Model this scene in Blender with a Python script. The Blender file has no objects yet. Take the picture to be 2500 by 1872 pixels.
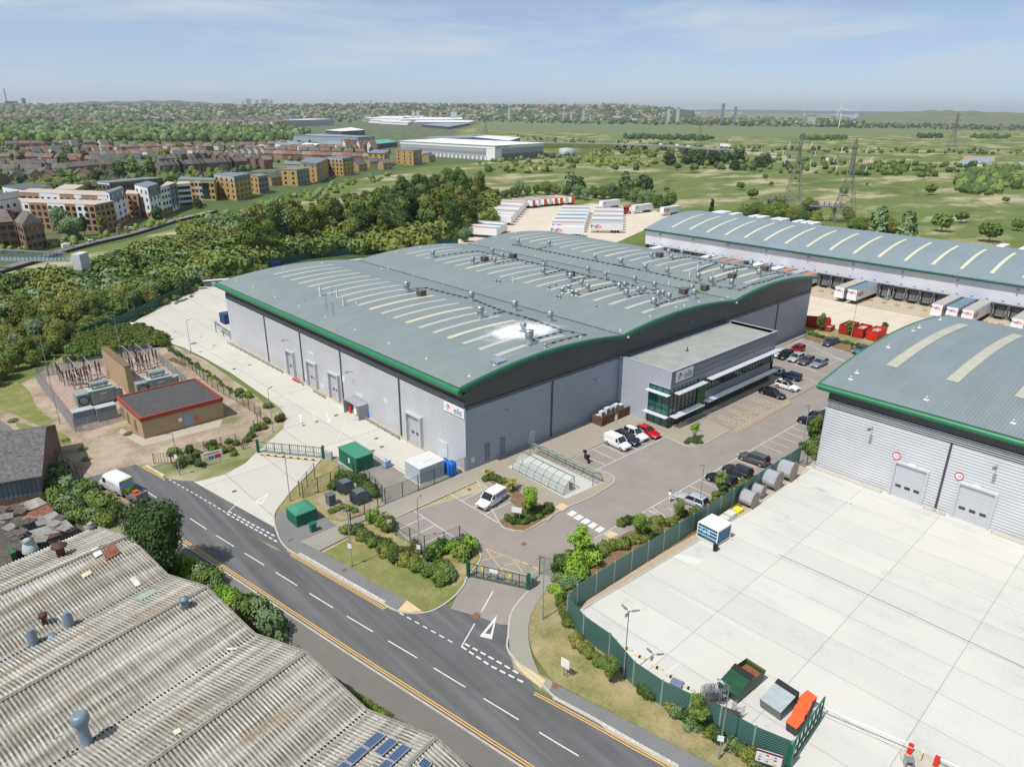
import bpy,bmesh,math,random
from mathutils import Vector,Matrix
R=math.radians
random.seed(7)
scene=bpy.context.scene
COL=scene.collection
F=1734.0;CX,CY=1250.0,936.0;ROLL=0.008;HC=49.0
PITCH=math.atan((CY-265.0)*math.cos(ROLL)/F)
CAM=Vector((-57.370138,-71.101457,HC))
E1=Vector((0.731384,-0.681966,0));E2=Vector((0.681966,0.731384,0))
CR=dict(a=(0,200,2.6333),b=(700,200,3.16),c=(1400,220,2.0109),d=(0,560,2.76),e=(500,560,2.76),f=(1150,440,1.6385),g=(1250,750,2.6024),h=(1900,750,2.76),i=(0,1100,2.1457),j=(600,1050,2.9493),k=(1100,1050,2.9493),l=(1350,1350,2.9493),m=(1700,1350,2.765),n=(500,1500,2.765),o=(1500,640,4.2538),p=(520,640,7.3733),q=(1100,780,4.1391),r=(850,540,3.16),D=(0,0,.8848),N=(0,0,1.),s=(1120,460,3.8138),t=(1560,500,4.424),u=(1950,600,4.0218),v=(1820,320,5.5194),w=(0,400,4.424),x=(380,360,4.2538),y=(0,560,8.5077),z=(0,1120,5.9133),A=(0,200,4.424),B=(450,220,4.424),C=(900,220,4.424),E=(1400,230,4.0218),F=(1900,240,3.6867),K=(80,820,5.8211),R=(2160,1740,6.5059))
def ray(c,u,v):
 ox,oy,s=CR[c];x=ox+u/s-CX;y=oy+v/s-CY
 co,si=math.cos(ROLL),math.sin(ROLL)
 xr=co*x+si*y;yr=-si*x+co*y
 cp,sp=math.cos(PITCH),math.sin(PITCH)
 return E1*xr+E2*(F*cp-yr*sp)+Vector((0,0,-F*sp-yr*cp))
def W(c,u,v,z=0.0):
 d=ray(c,u,v);t=(z-HC)/d.z
 return(CAM.x+d.x*t,CAM.y+d.y*t)
def WP(c,pts,z=0.0):return[W(c,u,v,z)for u,v in pts]
def atdist(c,u,v,dist):
 "point at a horizontal distance"
 d=ray(c,u,v);t=dist/math.hypot(d.x,d.y)
 return(CAM.x+d.x*t,CAM.y+d.y*t,HC+d.z*t)
def WX(c,u,v,x0):
 d=ray(c,u,v);t=(x0-CAM.x)/d.x
 return(CAM.y+d.y*t,HC+d.z*t)
def WY(c,u,v,y0):
 d=ray(c,u,v);t=(y0-CAM.y)/d.y
 return(CAM.x+d.x*t,HC+d.z*t)
MATS={}
def ramp(nt,pts,fac):
 r=nt.nodes.new('ShaderNodeValToRGB');e=r.color_ramp.elements
 while len(e)>1:e.remove(e[0])
 e[0].position=pts[0][0];e[0].color=(*pts[0][1][:3],1)
 for p,c in pts[1:]:
  k=e.new(p);k.color=(*c[:3],1)
 nt.links.new(fac,r.inputs[0]);return r.outputs[0]
class NT:
 def __init__(s,name):
  s.m=bpy.data.materials.new(name);s.m.use_nodes=True;s.nt=s.m.node_tree
  s.b=s.nt.nodes['Principled BSDF']
 def n(s,t,**kw):
  nd=s.nt.nodes.new('ShaderNode'+t)
  for k,v in kw.items():
   if k in nd.inputs:nd.inputs[k].default_value=v
   else:setattr(nd,k,v)
  return nd
 def l(s,a,b):s.nt.links.new(a,b)
 def coord(s,kind='pos'):
  if kind=='pos':return s.n('NewGeometry').outputs['Position']
  return s.n('TexCoord').outputs['Object']
 def mapv(s,v,scale=(1,1,1),rot=(0,0,0),loc=(0,0,0)):
  m=s.n('Mapping');m.inputs['Scale'].default_value=scale;m.inputs['Rotation'].default_value=rot;m.inputs['Location'].default_value=loc
  s.l(v,m.inputs[0]);return m.outputs[0]
 def noise(s,v,scale,detail=4,rough=.55,out=0):
  n=s.n('TexNoise');n.inputs['Scale'].default_value=scale;n.inputs['Detail'].default_value=detail;n.inputs['Roughness'].default_value=rough
  s.l(v,n.inputs['Vector']);return n.outputs[out]
 def mix(s,f,a,b,mode='MIX'):
  m=s.n('Mix',data_type='RGBA',blend_type=mode)
  for sock,val in((m.inputs[0],f),(m.inputs[6],a),(m.inputs[7],b)):
   if hasattr(val,'links'):s.l(val,sock)
   elif isinstance(val,(int,float)):sock.default_value=val
   else:sock.default_value=(*val[:3],1)
  return m.outputs[2]
 def math(s,op,a,b=0.0,clamp=False):
  m=s.n('Math',operation=op,use_clamp=clamp)
  for sock,val in((m.inputs[0],a),(m.inputs[1],b)):
   if hasattr(val,'links'):s.l(val,sock)
   else:sock.default_value=val
  return m.outputs[0]
 def step(s,v,lo,hi):
  m=s.n('MapRange');m.inputs[1].default_value=lo;m.inputs[2].default_value=hi
  s.l(v,m.inputs[0]);return m.outputs[0]
 def sep(s,v):
  m=s.n('SeparateXYZ');s.l(v,m.inputs[0]);return m.outputs
 def bump(s,h,strength=.3,dist=.05):
  b=s.n('Bump');b.inputs['Strength'].default_value=strength;b.inputs['Distance'].default_value=dist
  s.l(h,b.inputs['Height']);s.l(b.outputs[0],s.b.inputs['Normal'])
 def fin(s,col,rough=.7,metal=0,spec=.4):
  if hasattr(col,'links'):s.l(col,s.b.inputs['Base Color'])
  else:s.b.inputs['Base Color'].default_value=(*col[:3],1)
  s.b.inputs['Roughness'].default_value=rough;s.b.inputs['Metallic'].default_value=metal
  s.b.inputs['Specular IOR Level'].default_value=spec
  MATS[s.m.name]=s.m;return s.m
def M(name,col=None,rough=.7,metal=0,var=.12,scale=1.5,spec=.4,kind='obj'):
 if name in MATS:return MATS[name]
 t=NT(name);v=t.coord(kind)
 n=t.noise(v,scale,3)
 n2=t.noise(v,scale*9,2)
 f=t.math('ADD',t.math('MULTIPLY',n,.7),t.math('MULTIPLY',n2,.3))
 a=[max(0,c*(1-var*1.6))for c in col];b=[min(1,c*(1+var*1.6))for c in col]
 return t.fin(ramp(t.nt,[(.25,a),(.75,b)],f),rough,metal,spec)
class MB:
 def __init__(s):s.v=[];s.f=[];s.mi=[];s.sm=[]
 def add(s,vs,fs,mi=0,smooth=False):
  o=len(s.v);s.v+=[tuple(p)for p in vs]
  for f in fs:s.f.append(tuple(i+o for i in f));s.mi.append(mi);s.sm.append(smooth)
 def box(s,x0,y0,z0,x1,y1,z1,mi=0):
  if x0>x1:x0,x1=x1,x0
  if y0>y1:y0,y1=y1,y0
  if z0>z1:z0,z1=z1,z0
  s.add([(x0,y0,z0),(x1,y0,z0),(x1,y1,z0),(x0,y1,z0),(x0,y0,z1),(x1,y0,z1),(x1,y1,z1),(x0,y1,z1)],[(3,2,1,0),(4,5,6,7),(0,1,5,4),(1,2,6,5),(2,3,7,6),(3,0,4,7)],mi)
  return s
 def obox(s,c,half,ang=0,mi=0,z0=None,z1=None):
  "box with centre, half sizes, rotated about z; z0,z1 override"
  ca,sa=math.cos(ang),math.sin(ang)
  za=c[2]-half[2]if z0 is None else z0;zb=c[2]+half[2]if z1 is None else z1
  P=[(c[0]+ca*a*half[0]-sa*b*half[1],c[1]+sa*a*half[0]+ca*b*half[1])for a,b in((-1,-1),(1,-1),(1,1),(-1,1))]
  s.prism(P,za,zb,mi);return s
 def prism(s,P,z0,z1,mi=0,mtop=None):
  n=len(P)
  ar=sum(P[i][0]*P[(i+1)%n][1]-P[(i+1)%n][0]*P[i][1]for i in range(n))
  if ar<0:P=P[::-1]
  za=z0 if isinstance(z0,(list,tuple))else[z0]*n
  s.add([(p[0],p[1],a)for p,a in zip(P,za)]+[(p[0],p[1],z1)for p in P],[(i,(i+1)%n,(i+1)%n+n,i+n)for i in range(n)]+[tuple(range(n))[::-1]],mi)
  s.add([(p[0],p[1],z1)for p in P],[tuple(range(n))],mi if mtop is None else mtop)
  return s
 def bar(s,a,b,w,h=None,mi=0):
  "square bar between two points"
  a=Vector(a);b=Vector(b);d=b-a
  if d.length<1e-6:return s
  h=w if h is None else h
  d.normalize();up=Vector((0,0,1))if abs(d.z)<.95 else Vector((1,0,0))
  x=d.cross(up).normalized()*w/2;y=x.cross(d).normalized()*h/2
  vs=[a-x-y,a+x-y,a+x+y,a-x+y,b-x-y,b+x-y,b+x+y,b-x+y]
  s.add(vs,[(0,1,2,3),(7,6,5,4),(1,0,4,5),(2,1,5,6),(3,2,6,7),(0,3,7,4)],mi);return s
 def tube(s,pts,r,n=6,mi=0,caps=True):
  pts=[Vector(p)for p in pts];k=len(pts)
  rs=r if isinstance(r,(list,tuple))else[r]*k
  rings=[]
  for i,p in enumerate(pts):
   d=(pts[min(i+1,k-1)]-pts[max(i-1,0)]).normalized()
   up=Vector((0,0,1))if abs(d.z)<.9 else Vector((1,0,0))
   x=d.cross(up).normalized();y=x.cross(d)
   rings.append([p+x*rs[i]*math.cos(2*math.pi*j/n)+y*rs[i]*math.sin(2*math.pi*j/n)for j in range(n)])
  vs=[q for g in rings for q in g];fs=[]
  for i in range(k-1):
   for j in range(n):
    fs.append((i*n+j,i*n+(j+1)%n,(i+1)*n+(j+1)%n,(i+1)*n+j))
  s.add(vs,fs,mi,n>5)
  if caps:
   s.add(rings[0],[tuple(range(n))],mi);s.add(rings[-1],[tuple(range(n))[::-1]],mi)
  return s
 def lathe(s,c,prof,n=12,mi=0):
  "profile of (r,z) about a vertical axis"
  x,y,z=c;vs=[];fs=[]
  for r,h in prof:
   vs+=[(x+r*math.cos(2*math.pi*j/n),y+r*math.sin(2*math.pi*j/n),z+h)for j in range(n)]
  for i in range(len(prof)-1):
   for j in range(n):fs.append((i*n+j,i*n+(j+1)%n,(i+1)*n+(j+1)%n,(i+1)*n+j))
  s.add(vs,fs,mi,True)
  if prof[-1][0]>.001:s.add(vs[-n:],[tuple(range(n))],mi)
  return s
 def quad(s,*p,mi=0):s.add(p,[tuple(range(len(p)))],mi);return s
 def grid(s,rows,mi=0,smooth=True):
  n=len(rows[0]);vs=[p for r in rows for p in r]
  s.add(vs,[(i*n+j,i*n+j+1,(i+1)*n+j+1,(i+1)*n+j)for i in range(len(rows)-1)for j in range(n-1)],mi,smooth);return s
 def xf(s,m):
  s.v=[tuple(m@Vector(p))for p in s.v];return s
 def merge(s,o,m=None,dmi=0):
  s_off=len(s.v);s.v+=[tuple(m@Vector(p))if m else p for p in o.v]
  s.f+=[tuple(i+s_off for i in f)for f in o.f];s.mi+=[k+dmi for k in o.mi];s.sm+=o.sm;return s
 def mesh(s,name,mats):
  me=bpy.data.meshes.new(name);me.from_pydata(s.v,[],s.f)
  for m in(mats if isinstance(mats,(list,tuple))else[mats]):me.materials.append(m)
  me.polygons.foreach_set('material_index',s.mi);me.polygons.foreach_set('use_smooth',s.sm)
  me.update();return me
 def build(s,name,mats,parent=None,loc=(0,0,0),rz=0):
  o=bpy.data.objects.new(name,s.mesh(name,mats));COL.objects.link(o)
  o.location=loc;o.rotation_euler=(0,0,rz)
  if parent:o.parent=parent
  return o
def tag(o,label=None,cat=None,group=None,kind=None):
 if label:o['label']=label
 if cat:o['category']=cat
 if group:o['group']=group
 if kind:o['kind']=kind
 return o
def empty(name,loc=(0,0,0),rz=0,label=None,cat=None,group=None):
 o=bpy.data.objects.new(name,None);COL.objects.link(o);o.location=loc;o.rotation_euler=(0,0,rz)
 o.empty_display_size=.2
 return tag(o,label,cat,group)
KIDS={}
def kids(o):return[c for c in o.children]
def copy_tree(o,loc,rz=None,label=None,group=None,scale=None,mats=None):
 c=o.copy();COL.objects.link(c);c.location=loc
 if rz is not None:c.rotation_euler=(0,0,rz)
 if scale is not None:c.scale=scale if isinstance(scale,(tuple,list,Vector))else(scale,)*3
 if label:c['label']=label
 if group:c['group']=group
 def rec(src,dst):
  for ch in src.children:
   k=ch.copy();COL.objects.link(k);k.parent=dst;rec(ch,k)
 rec(o,c)
 return c
def structure(o):o['kind']='structure';return o
def sheet(name,poly,z,mat,holes=None):
 b=MB();b.add([(x,y,z)for x,y in poly],[tuple(range(len(poly)))],0)
 me=b.mesh(name,mat)
 bm=bmesh.new();bm.from_mesh(me);bmesh.ops.triangulate(bm,faces=bm.faces)
 for f in bm.faces:
  if f.normal.z<0:f.normal_flip()
 bm.to_mesh(me);bm.free()
 o=bpy.data.objects.new(name,me);COL.objects.link(o);return structure(o)
def smooth_line(P,n=4,closed=False):
 "Catmull-Rom"
 out=[];k=len(P)
 for i in range(k if closed else k-1):
  p0=P[(i-1)%k]if closed or i else P[0];p1=P[i];p2=P[(i+1)%k];p3=P[(i+2)%k]if closed or i+2<k else P[-1]
  for j in range(n):
   t=j/n
   out.append(tuple(.5*((2*p1[a])+(-p0[a]+p2[a])*t+(2*p0[a]-5*p1[a]+4*p2[a]-p3[a])*t*t+(-p0[a]+3*p1[a]-3*p2[a]+p3[a])*t**3)for a in range(len(p1))))
 if not closed:out.append(tuple(P[-1]))
 return out
def ribbon(mb,P,w,z0,z1=None,mi=0,closed=False):
 "strip along a polyline; flat sheet when z1 is None, else a solid kerb"
 n=len(P);L=[];Rr=[]
 for i in range(n):
  a=P[i-1]if(i or closed)else P[i];b=P[(i+1)%n]if(i<n-1 or closed)else P[i]
  d=Vector((b[0]-a[0],b[1]-a[1]));d=d.normalized()if d.length>1e-9 else Vector((1,0))
  nn=Vector((-d.y,d.x))*w/2
  L.append((P[i][0]+nn.x,P[i][1]+nn.y));Rr.append((P[i][0]-nn.x,P[i][1]-nn.y))
 rng=range(n if closed else n-1)
 for i in rng:
  j=(i+1)%n
  if z1 is None:
   mb.add([(*Rr[i],z0),(*Rr[j],z0),(*L[j],z0),(*L[i],z0)],[(0,1,2,3)],mi)
  else:
   mb.add([(*Rr[i],z0),(*Rr[j],z0),(*L[j],z0),(*L[i],z0),(*Rr[i],z1),(*Rr[j],z1),(*L[j],z1),(*L[i],z1)],[(4,5,6,7),(0,1,5,4),(2,3,7,6)]+([(3,0,4,7)]if i==0 and not closed else[])+([(1,2,6,5)]if i==n-2 and not closed else[]),mi)
 return mb
def plen(P):return sum(math.dist(P[i],P[i+1])for i in range(len(P)-1))
def along(P,d):
 for i in range(len(P)-1):
  L=math.dist(P[i],P[i+1])
  if d<=L or i==len(P)-2:
   t=d/L if L else 0
   return tuple(P[i][k]+(P[i+1][k]-P[i][k])*t for k in range(len(P[i]))),math.atan2(P[i+1][1]-P[i][1],P[i+1][0]-P[i][0])
  d-=L
def subline(P,a,b,n=6):return[along(P,a+(b-a)*i/n)[0]for i in range(n+1)]
TXT={}
def textmesh(body,size,depth=0.0,bold=0.0,align='CENTER',shear=0.0):
 cu=bpy.data.curves.new('t','FONT');cu.body=body;cu.size=size;cu.extrude=depth;cu.offset=bold;cu.align_x=align;cu.align_y='CENTER';cu.shear=shear
 ob=bpy.data.objects.new('t',cu);COL.objects.link(ob)
 dg=bpy.context.evaluated_depsgraph_get();me=bpy.data.meshes.new_from_object(ob.evaluated_get(dg))
 b=MB();b.add([tuple(v.co)for v in me.vertices],[tuple(p.vertices)for p in me.polygons])
 bpy.data.objects.remove(ob);bpy.data.curves.remove(cu);bpy.data.meshes.remove(me)
 return b
def face_m(origin,xdir,up=(0,0,1)):
 "matrix putting a flat drawing (x right, y up) on a wall"
 x=Vector(xdir).normalized();y=Vector(up).normalized();z=x.cross(y)
 m=Matrix.Identity(4)
 for i in range(3):m[i][0]=x[i];m[i][1]=y[i];m[i][2]=z[i];m[i][3]=origin[i]
 return m
SUN_EL=59.0;SUN_DIR=Vector((1,-0.015,0)).normalized()
w=bpy.data.worlds.new('World');scene.world=w;w.use_nodes=True
nt=w.node_tree;bg=nt.nodes['Background'];bg.inputs[1].default_value=0.14
sky=nt.nodes.new('ShaderNodeTexSky');sky.sky_type='NISHITA';sky.sun_disc=False
sky.sun_elevation=R(SUN_EL);sky.sun_rotation=math.atan2(-SUN_DIR.x,-SUN_DIR.y);sky.altitude=50;sky.air_density=.52;sky.dust_density=.55;sky.ozone_density=2.6
tc=nt.nodes.new('ShaderNodeTexCoord');mp=nt.nodes.new('ShaderNodeMapping')
mp.inputs['Scale'].default_value=(1.6,1.6,9.0);mp.inputs['Rotation'].default_value=(0,0,.6)
nz=nt.nodes.new('ShaderNodeTexNoise');nz.inputs['Scale'].default_value=2.2;nz.inputs['Detail'].default_value=9;nz.inputs['Roughness'].default_value=.58;nz.inputs['Distortion'].default_value=.35
nt.links.new(tc.outputs['Generated'],mp.inputs[0]);nt.links.new(mp.outputs[0],nz.inputs['Vector'])
rp=nt.nodes.new('ShaderNodeValToRGB');rp.color_ramp.elements[0].position=.47;rp.color_ramp.elements[0].color=(.34,.34,.34,1)
rp.color_ramp.elements[1].position=.66;rp.color_ramp.elements[1].color=(.9,.9,.9,1)
nt.links.new(nz.outputs[0],rp.inputs[0])
mx=nt.nodes.new('ShaderNodeMix');mx.data_type='RGBA';mx.inputs[7].default_value=(4.5,5.1,5.75,1)
nt.links.new(rp.outputs[0],mx.inputs[0]);nt.links.new(sky.outputs[0],mx.inputs[6]);nt.links.new(mx.outputs[2],bg.inputs[0])
ld=bpy.data.lights.new('sun','SUN');ld.energy=4.7;ld.angle=R(.53);ld.color=(1,.965,.91)
lo=bpy.data.objects.new('sun',ld);COL.objects.link(lo)
sd=Vector((SUN_DIR.x*math.cos(R(SUN_EL)),SUN_DIR.y*math.cos(R(SUN_EL)),-math.sin(R(SUN_EL))))
lo.rotation_euler=sd.to_track_quat('-Z','Y').to_euler();lo.location=(-60,0,90)
cd=bpy.data.cameras.new('camera');cd.sensor_width=36;cd.lens=F*36/2500;cd.clip_start=.5;cd.clip_end=60000
co=bpy.data.objects.new('camera',cd);COL.objects.link(co);scene.camera=co
_up=E2*math.sin(PITCH)+Vector((0,0,math.cos(PITCH)));_fw=E2*math.cos(PITCH)-Vector((0,0,math.sin(PITCH)))
_x=E1*math.cos(ROLL)+_up*math.sin(ROLL);_y=_up*math.cos(ROLL)-E1*math.sin(ROLL)
mt=Matrix.Identity(4)
for i in range(3):mt[i][0]=_x[i];mt[i][1]=_y[i];mt[i][2]=-_fw[i];mt[i][3]=CAM[i]
co.matrix_world=mt
vs=scene.view_settings;vs.view_transform='Standard';vs.look='None';vs.exposure=-.08;vs.gamma=1;vs.use_curve_mapping=False
scene.render.resolution_x=1024;scene.render.resolution_y=766
def ground_mat():
 t=NT('marsh_grass');p=t.coord()
 st=t.mapv(p,(1,1,0),(0,0,0));
 big=t.noise(t.mapv(p,(.007,.011,0),(0,0,-.75)),1,5,.6);mid=t.noise(t.mapv(p,(.035,.06,0),(0,0,-.8),(9,4,0)),1,6,.65);fine=t.noise(st,.9,5,.7)
 g=ramp(t.nt,[(.3,(.05,.08,.025)),(.42,(.1,.14,.04)),(.5,(.16,.19,.06)),(.58,(.13,.18,.05)),(.66,(.22,.22,.09)),(.75,(.12,.17,.06))],t.math('ADD',t.math('MULTIPLY',big,.35),t.math('MULTIPLY',mid,.65)))
 g=t.mix(t.math('MULTIPLY',t.step(fine,.35,.75),.4),g,(.05,.085,.02))
 straw=t.math('MULTIPLY',t.step(t.noise(t.mapv(p,(.014,.03,0),(0,0,-.82),(3,7,0)),1,7,.62),.5,.6),t.step(t.math('ADD',mid,t.math('MULTIPLY',fine,.35)),.46,.76))
 g=t.mix(straw,g,(.42,.36,.24))
 return t.fin(g,.95,0,.1)
def grass_mat(name,dry=.5,base=(.17,.19,.06),dryc=(.36,.29,.14)):
 t=NT(name);p=t.coord()
 a=t.noise(p,.35,6,.65);f=t.noise(p,5,4,.7)
 v=t.math('ADD',t.math('MULTIPLY',a,.6),t.math('MULTIPLY',f,.4))
 c=ramp(t.nt,[(.36-.3*dry,[x*.65 for x in base]),(.62-.3*dry,base),(.85-.3*dry,dryc),(1,[x*1.25 for x in dryc])],v)
 t.bump(f,.5,.05);return t.fin(c,.95,0,.1)
def concrete_mat(name,col,slab=None,rot=0,joint=.03,stain=.5,warm=(1,.97,.9)):
 t=NT(name);p=t.coord()
 a=t.noise(p,.12,6,.6);b=t.noise(t.mapv(p,(.5,.07,1),(0,0,rot)),1,6,.65);f=t.noise(p,3.5,5,.7);g=t.noise(p,22,2)
 v=t.math('ADD',t.math('ADD',t.math('MULTIPLY',a,.35),t.math('MULTIPLY',b,.25)),t.math('ADD',t.math('MULTIPLY',f,.25),t.math('MULTIPLY',g,.15)))
 lo_=[x*(1-.42*stain)for x in col];hi=[min(1,x*(1+.16*stain)*wv)for x,wv in zip(col,warm)]
 c=ramp(t.nt,[(.3,lo_),(.47,col),(.7,hi)],v)
 dark=t.step(t.noise(t.mapv(p,(1,1,1),(0,0,0),(31,17,0)),.22,8,.72),.58,.74)
 c=t.mix(t.math('MULTIPLY',dark,.45*stain),c,[x*.4 for x in col])
 if slab:
  br=t.n('TexBrick');br.offset=0;br.inputs['Scale'].default_value=1;br.inputs['Mortar Size'].default_value=joint;br.inputs['Mortar Smooth'].default_value=.2
  br.inputs['Brick Width'].default_value=slab[0];br.inputs['Row Height'].default_value=slab[1];br.inputs['Bias'].default_value=0
  br.inputs['Color1'].default_value=(1,1,1,1);br.inputs['Color2'].default_value=(.93,.935,.94,1);br.inputs['Mortar'].default_value=(.5,.5,.5,1)
  t.l(t.mapv(p,(1,1,1),(0,0,rot),(slab[2]if len(slab)>2 else 0,slab[3]if len(slab)>3 else 0,0)),br.inputs['Vector'])
  c=t.mix(1,c,br.outputs[0],'MULTIPLY')
 t.bump(f,.15,.02);return t.fin(c,.85,0,.25)
def asphalt_mat(name,col,patch=.5,track=None):
 t=NT(name);p=t.coord()
 a=t.noise(p,.25,6,.65);f=t.noise(p,6,4,.7);g=t.noise(p,45,2,.8)
 v=t.math('ADD',t.math('ADD',t.math('MULTIPLY',a,.5),t.math('MULTIPLY',f,.2)),t.math('MULTIPLY',g,.3))
 c=ramp(t.nt,[(.3,[x*(1-.35*patch)for x in col]),(.5,col),(.72,[x*(1+.38*patch)for x in col])],v)
 oil=t.step(t.noise(t.mapv(p,(1,1,1),(0,0,0),(3,8,0)),.55,5,.6),.62,.76)
 c=t.mix(t.math('MULTIPLY',oil,.4),c,[x*.5 for x in col])
 if track:
  n_=t.noise(t.mapv(p,(1.1,.035,1),(0,0,track)),1,3,.5);c=t.mix(t.math('MULTIPLY',t.step(n_,.5,.66),.45),c,[x*1.55 for x in col]);c=t.mix(t.math('MULTIPLY',t.step(n_,.44,.34),.35),c,[x*.6 for x in col])
 t.bump(g,.2,.01);return t.fin(c,.9,0,.25)
MARSH=ground_mat()
GRASS=grass_mat('verge_grass',.5)
DRY=grass_mat('dry_grass',.72,(.19,.19,.07),(.4,.32,.18))
def soil_mat():
 t=NT('dry_soil');p=t.coord()
 a=t.noise(p,.18,7,.65);f=t.noise(p,2.5,5,.75)
 v=t.math('ADD',t.math('MULTIPLY',a,.6),t.math('MULTIPLY',f,.4))
 c=ramp(t.nt,[(.3,(.12,.13,.05)),(.43,(.26,.2,.13)),(.55,(.4,.33,.25)),(.75,(.5,.43,.34))],v)
 gr=t.step(t.noise(p,.09,5,.6),.56,.66);c=t.mix(t.math('MULTIPLY',gr,.8),c,(.11,.15,.045))
 t.bump(f,.5,.1);return t.fin(c,.95,0,.1)
SOIL=soil_mat()
ASPH=asphalt_mat('road_asphalt',(.118,.117,.119),.6,R(-9.7));ASPHB=asphalt_mat('old_pavement_asphalt',(.17,.157,.142))
CARPK=asphalt_mat('car_park_asphalt',(.275,.243,.22),.5);PAVT=asphalt_mat('pavement_asphalt',(.19,.19,.185))
CONC=concrete_mat('yard_concrete',(.52,.5,.445),(6.5,24,0,3),0,.05,.7)
CONCR=concrete_mat('right_yard_concrete',(.57,.56,.52),(4.6,9.8,.6,2.2),R(-1),.03,.75)
CONCF=concrete_mat('depot_concrete',(.6,.53,.43),(5,5,0,0),.1,.04,.5)
PAVE=concrete_mat('block_paving',(.33,.31,.265),(.2,.1),0,.006,.5)
PAVEC=concrete_mat('forecourt_paving',(.36,.32,.26),(.2,.1),0,.006,.4)
KERB=M('kerb_stone',(.46,.43,.37),.85,var=.1,kind='pos');WHITE=M('white_road_paint',(.62,.62,.6),.7,var=.16,scale=5,kind='pos')
YEL=M('yellow_road_paint',(.72,.42,.1),.7,var=.12,scale=3,kind='pos');YELP=M('pale_yellow_paint',(.62,.45,.17),.75,var=.15,scale=3,kind='pos')
TACT=M('tactile_paving',(.6,.47,.25),.85,var=.1,scale=4,kind='pos');FADED=M('faded_white_paint',(.66,.65,.62),.8,var=.05,scale=2,kind='pos')
g0=MB();
rad=[0,120,400,1200,4000,9000,17500];ns=32
rings=[[(CAM.x+r*math.cos(2*math.pi*k/ns),CAM.y+r*math.sin(2*math.pi*k/ns),-.06)for k in range(ns+1)]for r in rad[1:]]
g0.grid(rings,0,False);g0.add(rings[0][:-1],[tuple(range(ns))])
structure(g0.build('ground',MARSH))
mixp=lambda L:[W(*p)for p in L]
sheet('bare_ground',mixp([('D',320,1008),('D',250,1030),('D',200,1040),('D',90,985),('D',-10,930),('D',-40,880),('D',0,850),('D',80,810),('D',150,760),('D',300,690),('D',350,735),('D',440,775),('D',560,860),('D',585,890),('D',595,930),('D',560,960),('D',430,990),('D',360,1000)]),-.03,SOIL)
yard=[('D',415,1041),('D',440,1037),('D',487,1024),('D',530,1000),('D',556,975),('D',585,950),('D',612,925),('D',619,900),('D',605,880),('D',560,848),('D',500,806),('D',440,772),('D',395,750),('D',345,735),('D',305,712),('D',285,700),('D',345,655),('D',400,632),('D',440,620)]
yl=mixp(yard)+[(30,141),(60,147),(108,138),(110,104),(112,60),(112,8),(2,8),(2,-2),(-16,8.4)]+WP('j',[(470,290),(420,350),(330,440),(250,540),(215,590),(205,650),(212,700)])
sheet('service_yard',yl,0.0,CONC)
tar=mixp([('j',560,215),('j',660,190),('j',915,170),('j',1165,330),('j',1480,300),('j',1560,300),('j',1180,460),('j',1000,540),('j',830,450),('j',660,380),('j',540,335)])
sheet('plant_yard_tarmac',tar,.004,asphalt_mat('plant_tarmac',(.24,.225,.2)))
sheet('verge',smooth_line(WP('d',[(-40,1060),(110,1030),(200,1090),(250,1200),(360,1290),(270,1320),(130,1260),(60,1230),(-40,1190)]),3,True),-.02,GRASS)
sheet('verge',smooth_line(WP('d',[(100,1300),(250,1330),(420,1370),(480,1440),(330,1450),(200,1400)]),3,True),-.021,GRASS)
LE=smooth_line([(-43.4,46),(-41.2,33.5),(-38.9,22.1),(-37.0,10.1),(-34.7,-3.5),(-31.6,-21.6),(-29.7,-32),(-28.0,-41.7),(-25.4,-56),(-22.5,-74),(-17,-110)],4)
RE=smooth_line([(-34.4,34.2),(-33.2,27.4),(-30.9,12),(-29.2,1),(-27.9,-2.2),(-25.0,-17.5),(-22.9,-27.4),(-21.2,-38.3),(-19.1,-49.2),(-16.5,-64),(-13,-84),(-9,-110)],4)
sheet('road',[(-41.2,34.4)]+[p for p in LE if p[1]<33]+RE[::-1],.002,ASPH)
sheet('old_pavement',[p for p in LE if p[1]<34.5]+[(-20,-112)]+[(-26.5,-74),(-29.2,-56)]+WP('n',[(1600,950),(1360,790),(1140,645),(930,505),(740,360),(590,215)])+[(-37.6,0),(-40.4,15),(-42.5,26),(-44.3,34.5)],-.001,ASPHB)
sheet('old_path',mixp([('z',1290,330),('z',1120,400),('z',900,270),('z',760,60),('D',66,960),('D',20,920),('D',-10,900),('D',-10,925),('D',100,990),('D',170,1030),('D',215,1050)]),-.014,ASPHB)
sheet('road',WP('i',[(860,140),(950,157),(1005,157),(1445,405),(1470,470),(1500,515)])+[(-28.5,-1),(-29.6,4),(-31,12),(-33,26)],.0025,ASPH)
sheet('road',WP('n',[(1330,-20),(1500,-30),(2080,300),(2110,370),(2212,470)])+[(-21.6,-36.5),(-22.6,-30),(-24,-23),(-25.3,-17)],.0025,ASPH)
sheet('verge',WP('j',[(540,212),(640,215),(690,340),(835,345),(1000,535),(860,600),(690,652),(580,632),(505,590),(215,597),(250,540),(330,440),(420,350)]),.02,DRY)
sheet('bare_ground',WP('j',[(500,500),(620,430),(700,350),(830,348),(995,535),(860,598),(690,648),(590,580)]),.026,SOIL)
sheet('car_park',[(-17.4,-20.2)]+WP('k',[(0,1285),(180,1335),(360,1398),(420,1400),(430,1330),(560,1150),(640,1035)])+[(-9,-30),(0,-30),(38,-30.2),(38.5,-34),(60,-34),(104,-26),(104,-2),(40,1),(0,-6),(-21,-2)],.004,CARPK)
sheet('entry_apron',[W('k',0,1287),W('k',180,1337),W('k',360,1400),W('k',425,1402),W('k',415,1500),W('k',440,1640),(-22.2,-31),(-23.1,-26),(-24.4,-19.5),W('j',1290,1300),W('j',1440,1240)],.006,ASPH)
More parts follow.
